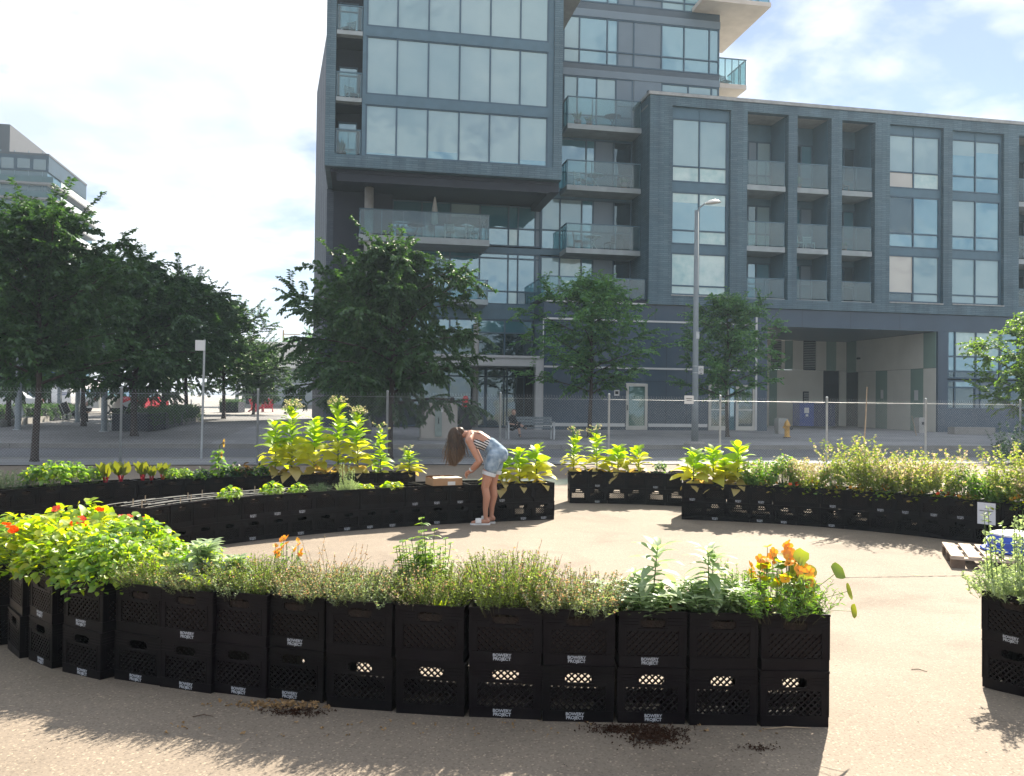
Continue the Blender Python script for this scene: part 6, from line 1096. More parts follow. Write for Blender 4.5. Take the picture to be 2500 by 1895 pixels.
# --- far row with the chard
def nearE(px, row=rowE):
    return min(row, key=lambda q: abs((q[0].x / q[0].y) - ray(px, 1160).x))
for px, k, lab, s, g_ in ((1000, 'tobM1', 'small tobacco plant behind the silver spikes', (1, 1, .6), GTO), (930, 'tobT3', 'dark green tobacco plant with one cream flower head', 1.0, GTO), (873, 'tobT1', 'tall tobacco plant with spreading cream flowers, beside the dark green one', 0.92, GTO), (825, 'tobT1', 'tallest tobacco plant with the broadest cream flower head', 1.05, GTO), (765, 'tobT2', 'leafy tobacco plant without flowers beside the tallest one', 1.0, GTO), (712, 'tobT1', 'tobacco plant with pale flowers against the plaza paving', 1.0, GTO), (672, 'tobT2', 'outermost leafy tobacco plant of the far row, no flowers', 0.95, GTO),
      (630, 'kale', 'dark kale beside the yellowing tobacco leaves', 1.0, 'kale plants'), (590, 'bronze', 'bronze red lettuce below the sunflower', 1.2, None), (565, 'kale', 'kale bush between the sunflower and the bronze lettuce', 1.1, 'kale plants'), (532, 'sunflower', 'sunflower with two drooping yellow heads', 0.95, None), (487, 'kale', 'round dark kale beside the sunflower', 0.9, 'kale plants'), (450, 'greens', 'pale green lettuce head between kale and chard', 0.55, None), (420, 'greens', 'light leafy greens beside the red chard', 0.6, None), (397, 'chard', 'chard with a bronze leaf and red stem, nearest the light greens', 0.95, 'chard plants'), (370, 'chard', 'thin dark chard in the middle of the red stems', 0.85, 'chard plants'), (348, 'chard', 'broad lime chard with a bright red stem', 1.05, 'chard plants'), (295, 'chard', 'chard with drooping leaf and splayed red stems', 1.1, 'chard plants'), (258, 'chard', 'chard with olive leaves bent to one side', 1.1, 'chard plants'), (233, 'greens', 'bushy green herb beside the olive chard', 0.8, None), (175, 'greens', 'darker green leafy bush in the far row', 1.0, 'leafy greens'), (130, 'greens', 'lime green leafy bush with a pale yellow top', 1.1, 'leafy greens'), (85, 'greens', 'lower lime leafy bush near the fence tree', 0.9, 'leafy greens'), (25, 'rosemary', 'dark rosemary clump at the far row’s cropped end', 1.1, None)):
    t, a = nearE(px); x = ray(px, 1160).x * t.y; plant(k, (x, t.y, t.z - 0.01), px * 0.7, lab, g_, s)
# --- short far row
for i, k, dx, lab, s in ((0, 'tobM1', -0.08, 'slender tobacco with a cream flower head, at the very end of the short row', 1.0), (1, 'tobM1', 0.0, 'broader flowering tobacco, second along the short row', 1.05), (2, 'tobS1', 0.02, 'lime tobacco without flowers, third along the short row', 1.0), (3, 'tobS3', 0.05, 'lower yellowing tobacco, fourth along the short row', 1.1)): t, a = rowD[i]; plant(k, up(t, dx), a + i * 1.9, lab, GTO, s)
t, a = rowD[4]; plant('basilT', up(t, 0.05), a, 'small dark basil in the short far row', 'basil plants', 1.0); t, a = rowD[6]; plant('basilT', up(t, -0.12), a, 'second dark basil, next to the big tobacco leaves', 'basil plants', 1.1)
# --- row with the paper sign
for i, k, dx, lab, s in ((0, 'tobS1', 0.0, 'outermost lime tobacco of the row with the paper sign', 1.1), (1, 'tobS2', -0.03, 'middle lime tobacco of the row with the paper sign', 1.0), (2, 'tobS2', -0.02, 'tallest lime tobacco, beside the bolting herbs', 1.12), (1, 'tobS3', 0.15, 'low yellow tobacco tucked between taller ones', 0.9)): t, a = rowC[i]; plant(k, up(t, dx), a + i * 2.3 + dx * 9, lab, GTO, s)
herb = ['dillD', 'corG', 'dillB', 'corG', 'dillC', 'dillA', 'dillB', 'dillA', 'corG', 'dillD', 'dillC', 'dillB', 'corG', 'dillC', 'dillA', 'dillB', 'dillD', 'dillA']
proto('corG', 'coriander_clump', f_leafy(420, 0.46, 0.20, 0.045, 0.034, (L_mid, L_lime), 0.3, fl=L_cream, nfl=16, fr=0.012))
look = {'corG': 'bright green coriander', 'dillA': 'tall airy bolting herb', 'dillB': 'tan seeding herb', 'dillC': 'tallest feathery herb', 'dillD': 'low green feathery herb'}
base_ = ['nasL', 'nasR', 'nasY', 'nasL', 'nasL', 'nasY', 'nasL', 'nasR', 'nasL', 'nasY', 'nasY', 'nasL', 'nasR', 'nasY', 'nasL']
for i in range(3, len(rowC)):
    t, a = rowC[i]; k = herb[(i - 3) % len(herb)]; plant(k, up(t, 0, 0.05), a + i * 1.1, f'{look[k]} on the {ORD[i]} crate of the row with the paper sign', 'bolting herbs', jr.uniform(0.92, 1.12)); k = base_[(i - 3) % len(base_)]; plant(k, up(t, jr.uniform(-.05, .05), -0.07), a + i, f'low nasturtium at the foot of the {ORD[i]} crate’s herb in the paper sign row', 'low nasturtiums', 0.95)
for k, (t, a) in enumerate(rowF): plant('silver', up(t), a + k, ('silvery artemisia with tall spikes in the corner crate of the cropped row', 'silvery artemisia cut by the picture edge', 'silvery artemisia behind the corner one', 'silvery artemisia deepest in the cropped row')[k], 'artemisia clumps', 1.08)
t, a = rowF[0]; plant('sageC', (t.x + 0.17, t.y - 0.30, t.z - 0.17), 0, 'grey green sprig poking out of the cropped crate side', None, (0.5, 0.5, 0.5))
# --- stakes and strings over the bare crates
SK = [q for q in rowB + INNER if q[0].x < -2.9]; n_ = 0
for j, (t, a) in enumerate(SK):
    for s in ((-0.08,) if j % 2 else (0.09,)):
        m = MB(); m.bar((0, 0, -0.02), (0.004, 0.0, 0.10), 0.013, 0.006); o = m.build('wooden_stake', M_wood); o.location = up(t, s, 0.02, 0); o.rotation_euler = (0, 0, a); tag(o, 'short pale wooden stake standing in a bare soil crate', 'stake', 'stakes in the bare crates')
st_ = sorted(SK, key=lambda q: q[0].y); mm = MB()
for p, q in zip(st_[:-2], st_[2:]):
    if (p[0] - q[0]).length < 0.6: mm.bar(p[0] + Vector((0, 0, 0.055)), q[0] + Vector((0, 0, 0.055)), 0.006)
for j, (t, a) in enumerate(SK):
    for q in (-.10, .10): mm.bar(t + Vector((math.cos(a) * -.15 - math.sin(a) * q, math.sin(a) * -.15 + math.cos(a) * q, .045)), t + Vector((math.cos(a) * .15 - math.sin(a) * q, math.sin(a) * .15 + math.cos(a) * q, .047)), 0.0045)
tag(mm.build('string_line', plain('white_string', (0.6, 0.58, 0.52), 0.8)), 'pale strings stretched low across the bare soil crates', 'string')
# --- box, paper sign, pallet, blue tub
M_card = plain('cardboard', (0.33, 0.20, 0.11), 0.8, 0.1, 8)
t, a = rowB[5]; bx = thing('cardboard_box', 'open cardboard box with a white label resting on the crates before the woman', 'box', (t.x + 0.14, t.y - 0.01, t.z + 0.045), a)
m = MB(); w_, d_, h_ = 0.225, 0.16, 0.105
m.box(-w_, w_, -d_, d_, 0, 0.006); m.box(-w_, w_, -d_, -d_ + 0.006, 0.006, h_); m.box(-w_, w_, d_ - 0.006, d_, 0.006, h_); m.box(-w_, -w_ + 0.006, -d_ + 0.006, d_ - 0.006, 0.006, h_); m.box(w_ - 0.006, w_, -d_ + 0.006, d_ - 0.006, 0.006, h_); m.build('body', M_card, bx)
m = MB(); m.add([(-w_, -d_ - 0.002, h_), (w_, -d_ - 0.002, h_), (w_ - 0.05, -d_ + 0.07, h_ + 0.018), (-w_ + 0.02, -d_ + 0.07, h_ + 0.022)], [(0, 1, 2, 3)]); m.add([(-w_, d_, h_), (w_, d_, h_), (w_ - 0.05, d_ - 0.09, h_ + 0.02), (-w_, d_ - 0.09, h_ + 0.025)], [(0, 3, 2, 1)]); m.build('flap', plain('cardboard_inside', (0.62, 0.56, 0.46), 0.8), bx)
m = MB(); m.box(0.0, 0.115, -d_ - 0.003, -d_ - 0.001, 0.005, 0.055); m.build('label', M_pale, bx); m = MB(); m.lathe([(0.0, 0), (0.05, 0.0), (0.055, 0.02), (0.03, 0.035), (0, 0.036)], 10, (-0.02, 0.02, h_ - 0.02)); o = m.build('seed_pod', plain('brown_pod', (0.35, 0.16, 0.08), 0.7), bx, smooth=True)
dC = [(i, c) for i, c in enumerate(rowC)]; ti, tc = min(dC, key=lambda q: abs(q[1][0].x / q[1][0].y - ray(2432, 1230).x)); t, a = tc; nrm_ = Vector((math.sin(a), -math.cos(a), 0)); ps = thing('paper_sign', 'white paper notice with an arrow taped to the crates', 'sign', t + nrm_ * (CD / 2 + 0.012) + Vector((0, 0, -0.115)), a)
m = MB(); m.box(-0.11, 0.11, -0.001, 0.001, -0.14, 0.14); m.build('sheet', plain('paper', (0.66, 0.67, 0.72), 0.7, 0.03), ps)
m = MB()
for z, w0, w1 in ((0.065, -0.02, 0.02), (0.035, -0.085, 0.085), (0.028, -0.08, 0.07), (-0.005, -0.055, 0.06), (-0.04, -0.03, 0.03)): m.box(w0, w1, -0.0025, -0.0015, z, z + 0.004)
m.build('text_line', M_black, ps); m = MB(); m.add([(-0.07, -0.002, -0.085), (0.03, -0.002, -0.095), (0.03, -0.002, -0.103), (-0.07, -0.002, -0.089)], [(0, 1, 2, 3)]); m.add([(0.015, -0.002, -0.085), (0.075, -0.002, -0.10), (0.015, -0.002, -0.115), (0.03, -0.002, -0.10)], [(0, 1, 2, 3)]); m.build('arrow', M_black, ps)
pl = thing('wooden_pallet', 'worn wooden pallet lying in front of the crates', 'pallet', (*GA(2440, 1372), 0), R(-22)); pl.location = (5.62, 9.55, zg(5.62, 9.55)); Mpl = plain('pallet_wood', (0.48, 0.40, 0.33), 0.85, 0.2, 9, 0.1)
for i in range(7): x = -0.6 + i * 0.172; m = MB(); m.box(x, x + 0.13, -0.5, 0.5, 0.115, 0.135); m.build('deck_board', Mpl, pl)
for y in (-0.5, -0.06, 0.38): 
    m = MB(); m.box(-0.6, 0.56, y, y + 0.12, 0.095, 0.113); m.build('stringer', Mpl, pl)
    for x in (-0.6, -0.08, 0.42): m = MB(); m.box(x, x + 0.14, y, y + 0.12, 0.0, 0.093); m.build('block', plain('pallet_block', (0.14, 0.10, 0.075), 0.9, 0.3, 14) if 'pallet_block' not in MATS else MATS['pallet_block'], pl)
tb_ = thing('paddling_pool', 'folded round blue paddling pool with a white cover on the pallet', 'pool', (5.84, 9.62, pl.location.z + 0.136), 0.0)
m = MB(); n = 36
for k, (r0, z) in enumerate([(0.33, 0.0), (0.345, 0.04), (0.33, 0.08), (0.34, 0.12), (0.335, 0.17), (0.31, 0.19)]):
    for q in range(n): a_ = 2 * math.pi * q / n; rr_ = r0 * (1 + 0.02 * math.sin(a_ * 7 + k)); m.v.append((rr_ * math.cos(a_), rr_ * math.sin(a_), z + 0.006 * math.sin(a_ * 5)))
for k in range(5):
    for q in range(n): m.f.append((k * n + q, k * n + (q + 1) % n, (k + 1) * n + (q + 1) % n, (k + 1) * n + q)); m.m.append(0)
m.build('side', plain('pool_blue', (0.010, 0.060, 0.42), 0.3, 0.25, 5, 0.6), tb_, smooth=True)
m = MB(); m.lathe([(0.0, 0.17), (0.315, 0.185), (0.325, 0.195), (0.27, 0.212), (0.0, 0.222)], 30); m.build('cover', plain('pool_white', (0.72, 0.75, 0.78), 0.4, 0.04), tb_, smooth=True)
m = MB()
for k in (0.06, 0.13):
    for q in range(n): a_ = 2 * math.pi * q / n; b_ = 2 * math.pi * (q + 1) / n; m.bar((0.348 * math.cos(a_), 0.348 * math.sin(a_), k + 0.013 * math.sin(a_ * 8)), (0.348 * math.cos(b_), 0.348 * math.sin(b_), k + 0.013 * math.sin(b_ * 8)), 0.008)
m.build('wave_print', plain('pool_lightblue', (0.05, 0.16, 0.62), 0.35), tb_); m = MB(); m.lathe([(0.36, 0.0), (0.40, 0.005), (0.42, 0.02), (0.40, 0.03), (0.36, 0.03)], 30); m.build('rim', MATS['pool_blue'], tb_, smooth=True)
# --- spilled soil, grit, twigs
def litter(name, label_kind, pts, mat, smin, smax, seed, flat=0.5):
    rg = np.random.default_rng(seed); P = np.array(pts); n = len(P); lv = Leaves(); s = rg.uniform(smin, smax, n)
    for k in range(2): lv.diamonds(P + [0, 0, 0.002] + rg.normal(0, 0.3, (n, 3)) * s[:, None] * [1, 1, 0], rg.normal(size=(n, 3)) * [1, 1, flat * 1.2], rg.normal(0, .4, (n, 3)) + [0, 0, 1], s, s * 0.7, 0.5, 0)
    return tag(lv.build(name, [mat]), kind='stuff')
def scatter_px(x0, x1, y0, y1, n, seed, focus=None):
    rg = np.random.default_rng(seed); out = []
    for _ in range(n):
        if focus: x, y = rg.normal(focus[0], focus[2]), rg.normal(focus[1], focus[3])
        else: x, y = rg.uniform(x0, x1), rg.uniform(y0, y1)
        p = ground_at(x, max(y, 1150)); out.append((p.x, p.y, zg(p.x, p.y) + 0.001))
    return out
litter('soil_spill', '', scatter_px(0, 0, 0, 0, 1100, 1, (1600, 1796, 38, 12)) + scatter_px(0, 0, 0, 0, 500, 2, (1520, 1782, 45, 6)) + scatter_px(0, 0, 0, 0, 350, 3, (720, 1738, 40, 6)) + scatter_px(0, 0, 0, 0, 80, 3, (1850, 1828, 22, 5)), plain('spilled_soil', (0.045, 0.022, 0.014), 0.95, 0.3, 30, 0.1), 0.004, 0.014, 5)
litter('dry_litter', '', scatter_px(0, 0, 0, 0, 260, 6, (690, 1722, 70, 5)) + scatter_px(400, 1900, 1760, 1800, 60, 7), plain('straw', (0.30, 0.19, 0.09), 0.9, 0.3, 30), 0.006, 0.022, 9)
litter('grit', '', scatter_px(0, 2500, 1300, 1895, 420, 11), plain('dark_grit', (0.03, 0.026, 0.024), 0.9, 0.3, 30), 0.002, 0.006, 12); litter('pale_grit', '', scatter_px(0, 2500, 1500, 1895, 900, 13), plain('pale_grit_stone', (0.45, 0.42, 0.38), 0.8, 0.2, 30), 0.0012, 0.003, 14)
tr_ = random.Random(4)
for k, (x, y, l, an, lab) in enumerate([(2225, 1636, 0.09, -0.5, 'thin dark twig lying on the sunny paving'), (470, 1752, 0.10, 0.1, 'dark twig in the shade of the thyme row'), (1860, 1783, 0.25, 0.1, 'long dry stalk along the foot of the end crates'), (1300, 1538, 0.02, 0.6, 'pale stick poking from a crate handle hole')]):
    p = ground_at(x, y)
    if k == 3: p = rowA[4][0] + Vector((0.03, -CD / 2 - 0.01, -0.03))
    m = MB(); d = Vector((math.cos(an), math.sin(an), 0)) * l; m.tube([p + Vector((0, 0, 0.004)), p + d * 0.5 + Vector((0, 0.01, 0.010)), p + d + Vector((0, 0, 0.004))], [0.0025, 0.003, 0.0015], 5); tag(m.build('twig', M_woody if k != 2 else M_wood), lab, 'twig')
wd = Leaves(); rgw = np.random.default_rng(3); a_ = rgw.uniform(0, 6.28, 40); wd.blades(np.zeros((40, 3)), np.c_[np.cos(a_), np.sin(a_), np.full(40, .35)], np.tile([0, 0, 1.0], (40, 1)), 0.05, 0.006, droop=.5); o = wd.build('weed', [L_thymeg]); o.location = ground_at(2235, 1404); tag(o, 'small flat weed growing in the paving crack', 'weed')
wd = Leaves(); lv, _m = sprigs(np.random.default_rng(91), 30, 1.0, 0.12, 0.2, 60, 0.05, 0.4, None, 0, 0.2, 0.3); o = lv.build('weed_shrub', [L_dk, M_stem]); o.location = (ray(2470, 985).x * 24.5, 24.5, zg(ray(2470, 985).x * 24.5, 24.5)); o.scale = (1.6, 1.6, 1.15); tag(o, 'dark roadside weed shrub beside the last fence post in view', 'shrub')

def drop(o):
    for ch in list(o.children): drop(ch)
    bpy.data.objects.remove(o)
for k in list(PROTO):
    if not PROTO[k][1]: drop(PROTO[k][0])
# ------------------------------------------------------------------ people: each body one continuous skin
def skin_mesh(name, limbs, blobs, voxel, mat, parent, smooth_it=4):
    m = MB()
    def ball(c, r, Mx=None):
        n, k = 12, 8; r = r if isinstance(r, (tuple, list)) else (r, r, r); b = len(m.v); c = Vector(c)
        for i in range(1, k):
            for j in range(n):
                p = Vector((r[0] * math.sin(math.pi * i / k) * math.cos(2 * math.pi * j / n), r[1] * math.sin(math.pi * i / k) * math.sin(2 * math.pi * j / n), r[2] * math.cos(math.pi * i / k)))
                if Mx is not None: p = Mx @ p
                m.v.append((c + p)[:])
        t = Vector((0, 0, r[2])); bt = Vector((0, 0, -r[2]))
        if Mx is not None: t, bt = Mx @ t, Mx @ bt
        m.v.append((c + t)[:]); m.v.append((c + bt)[:]); T, Bm = len(m.v) - 2, len(m.v) - 1
        for i in range(k - 2):
            for j in range(n): m.f.append((b + i * n + j, b + (i + 1) * n + j, b + (i + 1) * n + (j + 1) % n, b + i * n + (j + 1) % n)); m.m.append(0)
        for j in range(n): m.f.append((T, b + j, b + (j + 1) % n)); m.f.append((Bm, b + (k - 2) * n + (j + 1) % n, b + (k - 2) * n + j)); m.m += [0, 0]
    for pts, rs in limbs:
        m.tube(pts, rs, 14)
        for p, r in zip(pts, rs): ball(p, min(r) if isinstance(r, tuple) else r)
    for bl in blobs: ball(*bl)
    o = m.build(name, mat, parent, smooth=True); md = o.modifiers.new('r', 'REMESH'); md.mode = 'VOXEL'; md.voxel_size = voxel; ms = o.modifiers.new('s', 'SMOOTH'); ms.factor = 0.5; ms.iterations = smooth_it
    dg = bpy.context.evaluated_depsgraph_get(); me = bpy.data.meshes.new_from_object(o.evaluated_get(dg)); o.modifiers.clear(); o.data = me; me.polygons.foreach_set('use_smooth', [True] * len(me.polygons)); me.name = name; return o
def skin_mat(name, c):
    m, nt, n, L, out = nodes(name); p = n.new('ShaderNodeBsdfPrincipled'); L.new(p.outputs[0], out.inputs[0]); tc = n.new('ShaderNodeTexCoord'); nz = n.new('ShaderNodeTexNoise'); L.new(tc.outputs['Object'], nz.inputs['Vector']); nz.inputs['Scale'].default_value = 9
    rp = n.new('ShaderNodeValToRGB'); L.new(nz.outputs['Fac'], rp.inputs[0]); rp.color_ramp.elements[0].color = tuple(x * 0.88 for x in c) + (1,); rp.color_ramp.elements[1].color = tuple(x * 1.12 for x in c) + (1,); L.new(rp.outputs[0], p.inputs['Base Color'])
    p.inputs['Roughness'].default_value = 0.5; p.inputs['Subsurface Weight'].default_value = 0.15; p.inputs['Subsurface Radius'].default_value = (0.02, 0.008, 0.004); return m
M_skin = skin_mat('sunlit_skin', (0.42, 0.205, 0.135)); M_skin2 = skin_mat('pale_skin', (0.40, 0.25, 0.19))
DW = ground_at(1186, 1279.5).y; RT = Vector((ray(1190, 1279.5).x * DW, DW, zg(0, DW)))
wm = thing('person', 'woman in striped top and denim shorts bending over the crates, long hair hanging', 'person', RT)
def W_(x, y, dy=0.0): return at(x, y, DW) + Vector((0, dy, 0)) - RT
hipL, hipR = W_(1207, 1114, -.085), W_(1213, 1112, .085); kL, kR = W_(1184.5, 1188, -.08), W_(1203, 1186, .075); aL, aR = W_(1186, 1263, -.07), W_(1199.5, 1261, .085)
pel, wai, chs, shc, nk, hd = W_(1214, 1106), W_(1194, 1086), W_(1168, 1071), W_(1150, 1065), W_(1137, 1060), W_(1116, 1062)
sL, eL, wL = W_(1146, 1075, -.165), W_(1171, 1124, -.20), W_(1149, 1147, -.13); sR, eR, wR = W_(1144, 1070, .165), W_(1173, 1128, .13), W_(1152, 1151, .02)
hL, hR = W_(1139, 1152.5, -.10), W_(1141, 1155.5, .0)
def leg(h, k, a, heel, toe):
    fh = a + Vector((0.015, 0, -0.01)); mid = h.lerp(k, .5) + Vector((-0.01, 0, 0)); calf = k.lerp(a, .33) + Vector((0.022, 0, 0))
    return [([h, mid, k], [0.095, 0.086, 0.058]), ([k, calf, k.lerp(a, .7), a], [0.056, 0.057, 0.040, 0.031]), ([a, heel + Vector((0, 0, .035))], [0.031, 0.032]), ([heel + Vector((0, 0, .03)), heel.lerp(toe, .55) + Vector((0, 0, .032)), toe + Vector((0, 0, .022))], [0.030, 0.032, 0.022])]
heL, toL, heR, toR = W_(1192, 1276.5, -.075), W_(1154, 1277.5, -.08), W_(1204, 1274, .08), W_(1168, 1275.5, .085)
limbs = leg(hipL, kL, aL, heL, toL) + leg(hipR, kR, aR, heR, toR)
limbs += [([pel, wai, chs, shc], [0.12, 0.105, 0.115, 0.09]), ([shc, nk, hd], [0.07, 0.05, 0.055]), ([sL, sL.lerp(eL, .5), eL], [0.050, 0.046, 0.036]), ([eL, eL.lerp(wL, .35), wL], [0.037, 0.040, 0.025]), ([sR, sR.lerp(eR, .5), eR], [0.050, 0.046, 0.036]), ([eR, eR.lerp(wR, .35), wR], [0.037, 0.040, 0.025]), ([shc + Vector((0, -.05, 0)), sL], [0.07, 0.055]), ([shc + Vector((0, .05, 0)), sR], [0.07, 0.055])]
for w, h, sg in ((wL, hL, 1), (wR, hR, -1)):               # palm, four unequal bent fingers and a thumb
    d = (h - w).normalized(); sd = Vector((0, 1, 0)); dn = sd.cross(d).normalized(); dn = dn if dn.z < 0 else -dn
    limbs.append(([w, h], [(0.026, 0.022), (0.036, 0.016)]))
    for q, (off, ln) in enumerate(((-0.028, .070), (-0.010, .080), (0.010, .076), (0.027, .060))):
        b = h + sd * off; p1 = b + (d * .75 + dn * .5).normalized() * ln * .45; p2 = p1 + (d * .35 + dn).normalized() * ln * .35; p3 = p2 + (dn - d * .2).normalized() * ln * .25; limbs.append(([b, p1, p2, p3], [0.0095, 0.009, 0.0085, 0.0075]))
    b = w.lerp(h, .45) + sd * 0.03 * sg; limbs.append(([b, b + d * .03 + sd * .014 * sg + dn * .012, b + d * .058 + dn * .034 + sd * .006 * sg], [0.012, 0.0105, 0.009]))
Rh = Matrix.Rotation(R(-62), 3, 'Y')
blobs = [(hd, (0.078, 0.074, 0.105), Rh), (hd + Vector((-0.035, 0, -0.065)), (0.055, 0.055, 0.075), Rh), (hd + Vector((-0.055, 0, -0.105)), 0.016), (pel + Vector((0.035, -.06, -.02)), (0.115, 0.095, 0.115)), (pel + Vector((0.035, .06, -.02)), (0.115, 0.095, 0.115)), (chs + Vector((-.02, -.07, -.06)), 0.07), (chs + Vector((-.02, .07, -.06)), 0.07), (hd + Vector((-.075, 0, -.05)), 0.018), (hd + Vector((-.02, -.078, -.01)), (0.02, 0.010, 0.03)), (hd + Vector((-.02, .078, -.01)), (0.02, 0.010, 0.03))]
skin_mesh('body', limbs, blobs, 0.0065, M_skin, wm, 3)
def denim(name):
    m, nt, n, L, out = nodes(name); p = n.new('ShaderNodeBsdfPrincipled'); L.new(p.outputs[0], out.inputs[0]); tc = n.new('ShaderNodeTexCoord'); nz = n.new('ShaderNodeTexNoise'); L.new(tc.outputs['Object'], nz.inputs['Vector']); nz.inputs['Scale'].default_value = 11; nz.inputs['Detail'].default_value = 6
    rp = n.new('ShaderNodeValToRGB'); L.new(nz.outputs['Fac'], rp.inputs[0]); e = rp.color_ramp.elements; e[0].position = .35; e[0].color = (0.11, 0.18, 0.27, 1); e[1].position = .65; e[1].color = (0.34, 0.42, 0.50, 1); L.new(rp.outputs[0], p.inputs['Base Color']); p.inputs['Roughness'].default_value = .9
    bm = n.new('ShaderNodeBump'); bm.inputs['Distance'].default_value = .02; bm.inputs['Strength'].default_value = .6; L.new(nz.outputs['Fac'], bm.inputs['Height']); L.new(bm.outputs[0], p.inputs['Normal']); return m
def striped(name, axis):
    m, nt, n, L, out = nodes(name); p = n.new('ShaderNodeBsdfPrincipled'); L.new(p.outputs[0], out.inputs[0]); tc = n.new('ShaderNodeTexCoord'); nz = n.new('ShaderNodeTexNoise'); L.new(tc.outputs['Object'], nz.inputs['Vector']); nz.inputs['Scale'].default_value = 6
    d = n.new('ShaderNodeVectorMath'); d.operation = 'DOT_PRODUCT'; L.new(tc.outputs['Object'], d.inputs[0]); d.inputs[1].default_value = axis
    a = n.new('ShaderNodeMath'); a.operation = 'MULTIPLY_ADD'; L.new(nz.outputs['Fac'], a.inputs[0]); a.inputs[1].default_value = 0.03; L.new(d.outputs['Value'], a.inputs[2]); b = n.new('ShaderNodeMath'); b.operation = 'MULTIPLY'; L.new(a.outputs[0], b.inputs[0]); b.inputs[1].default_value = 27
    c = n.new('ShaderNodeMath'); c.operation = 'FRACT'; L.new(b.outputs[0], c.inputs[0]); g = n.new('ShaderNodeMath'); g.operation = 'GREATER_THAN'; L.new(c.outputs[0], g.inputs[0]); g.inputs[1].default_value = .5
    mx = n.new('ShaderNodeMixRGB'); L.new(g.outputs[0], mx.inputs[0]); mx.inputs[1].default_value = (0.012, 0.012, 0.018, 1); mx.inputs[2].default_value = (0.62, 0.61, 0.60, 1); L.new(mx.outputs[0], p.inputs['Base Color']); p.inputs['Roughness'].default_value = .85; return m
hemL, hemR = hipL.lerp(kL, .36), hipR.lerp(kR, .36)
skin_mesh('shorts', [([hipL, hemL], [0.112, 0.108]), ([hipR, hemR], [0.112, 0.108]), ([pel, wai + Vector((.012, 0, -.008))], [0.135, 0.118])], [(pel + Vector((0.035, -.055, -.025)), (0.128, 0.105, 0.128)), (pel + Vector((0.035, .055, -.025)), (0.128, 0.105, 0.128))], 0.010, denim('light_denim'), wm, 3)
Mhem = plain('frayed_hem', (0.55, 0.58, 0.62), .9)
for h, k in ((hipL, kL), (hipR, kR)): m = MB(); c = h.lerp(k, .36); d_ = (k - h).normalized(); m.tube([c + d_ * .06, c + d_ * .10, c + d_ * .115], [0.104, 0.103, 0.100], 18, False); m.build('hem', Mhem, wm, smooth=True)
ax = (shc - wai).normalized(); perp = Vector((-ax.z, 0, ax.x)); top = skin_mesh('striped_top', [([wai + Vector((.0, 0, 0)), wai.lerp(chs, .5) + Vector((0, 0, -.012)), chs + Vector((0.008, 0, -.035))], [0.112, 0.112, 0.116])], [(chs + Vector((-.02, -.07, -.065)), 0.076), (chs + Vector((-.02, .07, -.065)), 0.076)], 0.009, striped('black_white_stripes', perp[:]), wm, 3)
for dy in (-.10, .10): m = MB(); m.tube([chs + Vector((-.04, dy, -.05)), shc + Vector((0.0, dy * 1.05, .075)), chs + Vector((.03, dy, .075))], 0.007, 6); m.build('strap', M_black, wm)
for he, to in ((heL, toL), (heR, toR)):
    m = MB(); d_ = (to - he).normalized(); sd = Vector((-d_.y, d_.x, 0)).normalized(); a_ = he - d_ * .03; b_ = to + d_ * .035; ring = []
    for t, w_ in ((0, .028), (.15, .036), (.5, .036), (.8, .045), (.95, .036), (1, .02)): c = a_.lerp(b_, t); ring.append((c - sd * w_, c + sd * w_))
    z0 = -0.004; vs = [Vector((p.x, p.y, z0)) for r_ in ring for p in r_] + [Vector((p.x, p.y, 0.022)) for r_ in ring for p in r_]; n2 = len(ring) * 2; fs = []
    for i in range(len(ring) - 1): q = 2 * i; fs += [(q, q + 1, q + 3, q + 2), (n2 + q, n2 + q + 2, n2 + q + 3, n2 + q + 1), (q, q + 2, n2 + q + 2, n2 + q), (q + 1, n2 + q + 1, n2 + q + 3, q + 3)]
    fs += [(0, n2, n2 + 1, 1), (n2 - 2, n2 - 1, 2 * n2 - 1, 2 * n2 - 2)]; m.add(vs, fs); s_ = m.build('sandal', plain('white_sandal', (0.66, 0.66, 0.66), .5, .04) if 'white_sandal' not in MATS else MATS['white_sandal'], wm); m = MB(); c = he.lerp(to, .62); m.tube([c - sd * .045 + Vector((0, 0, .015)), c - sd * .035 + Vector((0, 0, .065)), c + Vector((0, 0, .078)), c + sd * .035 + Vector((0, 0, .065)), c + sd * .045 + Vector((0, 0, .015))], [(0.006, 0.042)] * 5, 8, up=d_[:]); m.build('sandal_strap', MATS['white_sandal'], s_)
rgw = np.random.default_rng(12); nH = 1300; P = []; D = []
M_hair = leaf('brown_hair', (0.022, 0.010, 0.006), (0.150, 0.078, 0.040), 0.2, (1.4, 1.1, .8), 0.35, 0.12); M_hairt = leaf('hair_tip', (0.15, 0.08, 0.04), (0.24, 0.14, 0.07), 0.3, (1.3, 1.1, .8), 0.35, 0.1)
hc = hd + Vector((-0.012, 0, 0.012)); hb = skin_mesh('hair_cap', [([hc + Vector((.05, 0, .035)), hc + Vector((.095, 0, .005))], [0.07, 0.05])], [(hc, (0.092, 0.088, 0.098)), (hc + Vector((-.03, 0, -.06)), (0.075, 0.085, 0.085))], 0.012, plain('hair_brown', (0.055, 0.028, 0.016), 0.5, 0.3, 25), wm, 2)
hs = Leaves(); segs = 7; a0 = rgw.uniform(0, 2 * math.pi, nH); th = rgw.uniform(0.1, 1.45, nH); p = np.array(hc)[None] + np.c_[np.cos(a0) * np.sin(th) * .098 - 0.012, np.sin(a0) * np.sin(th) * .094, np.cos(th) * .10]
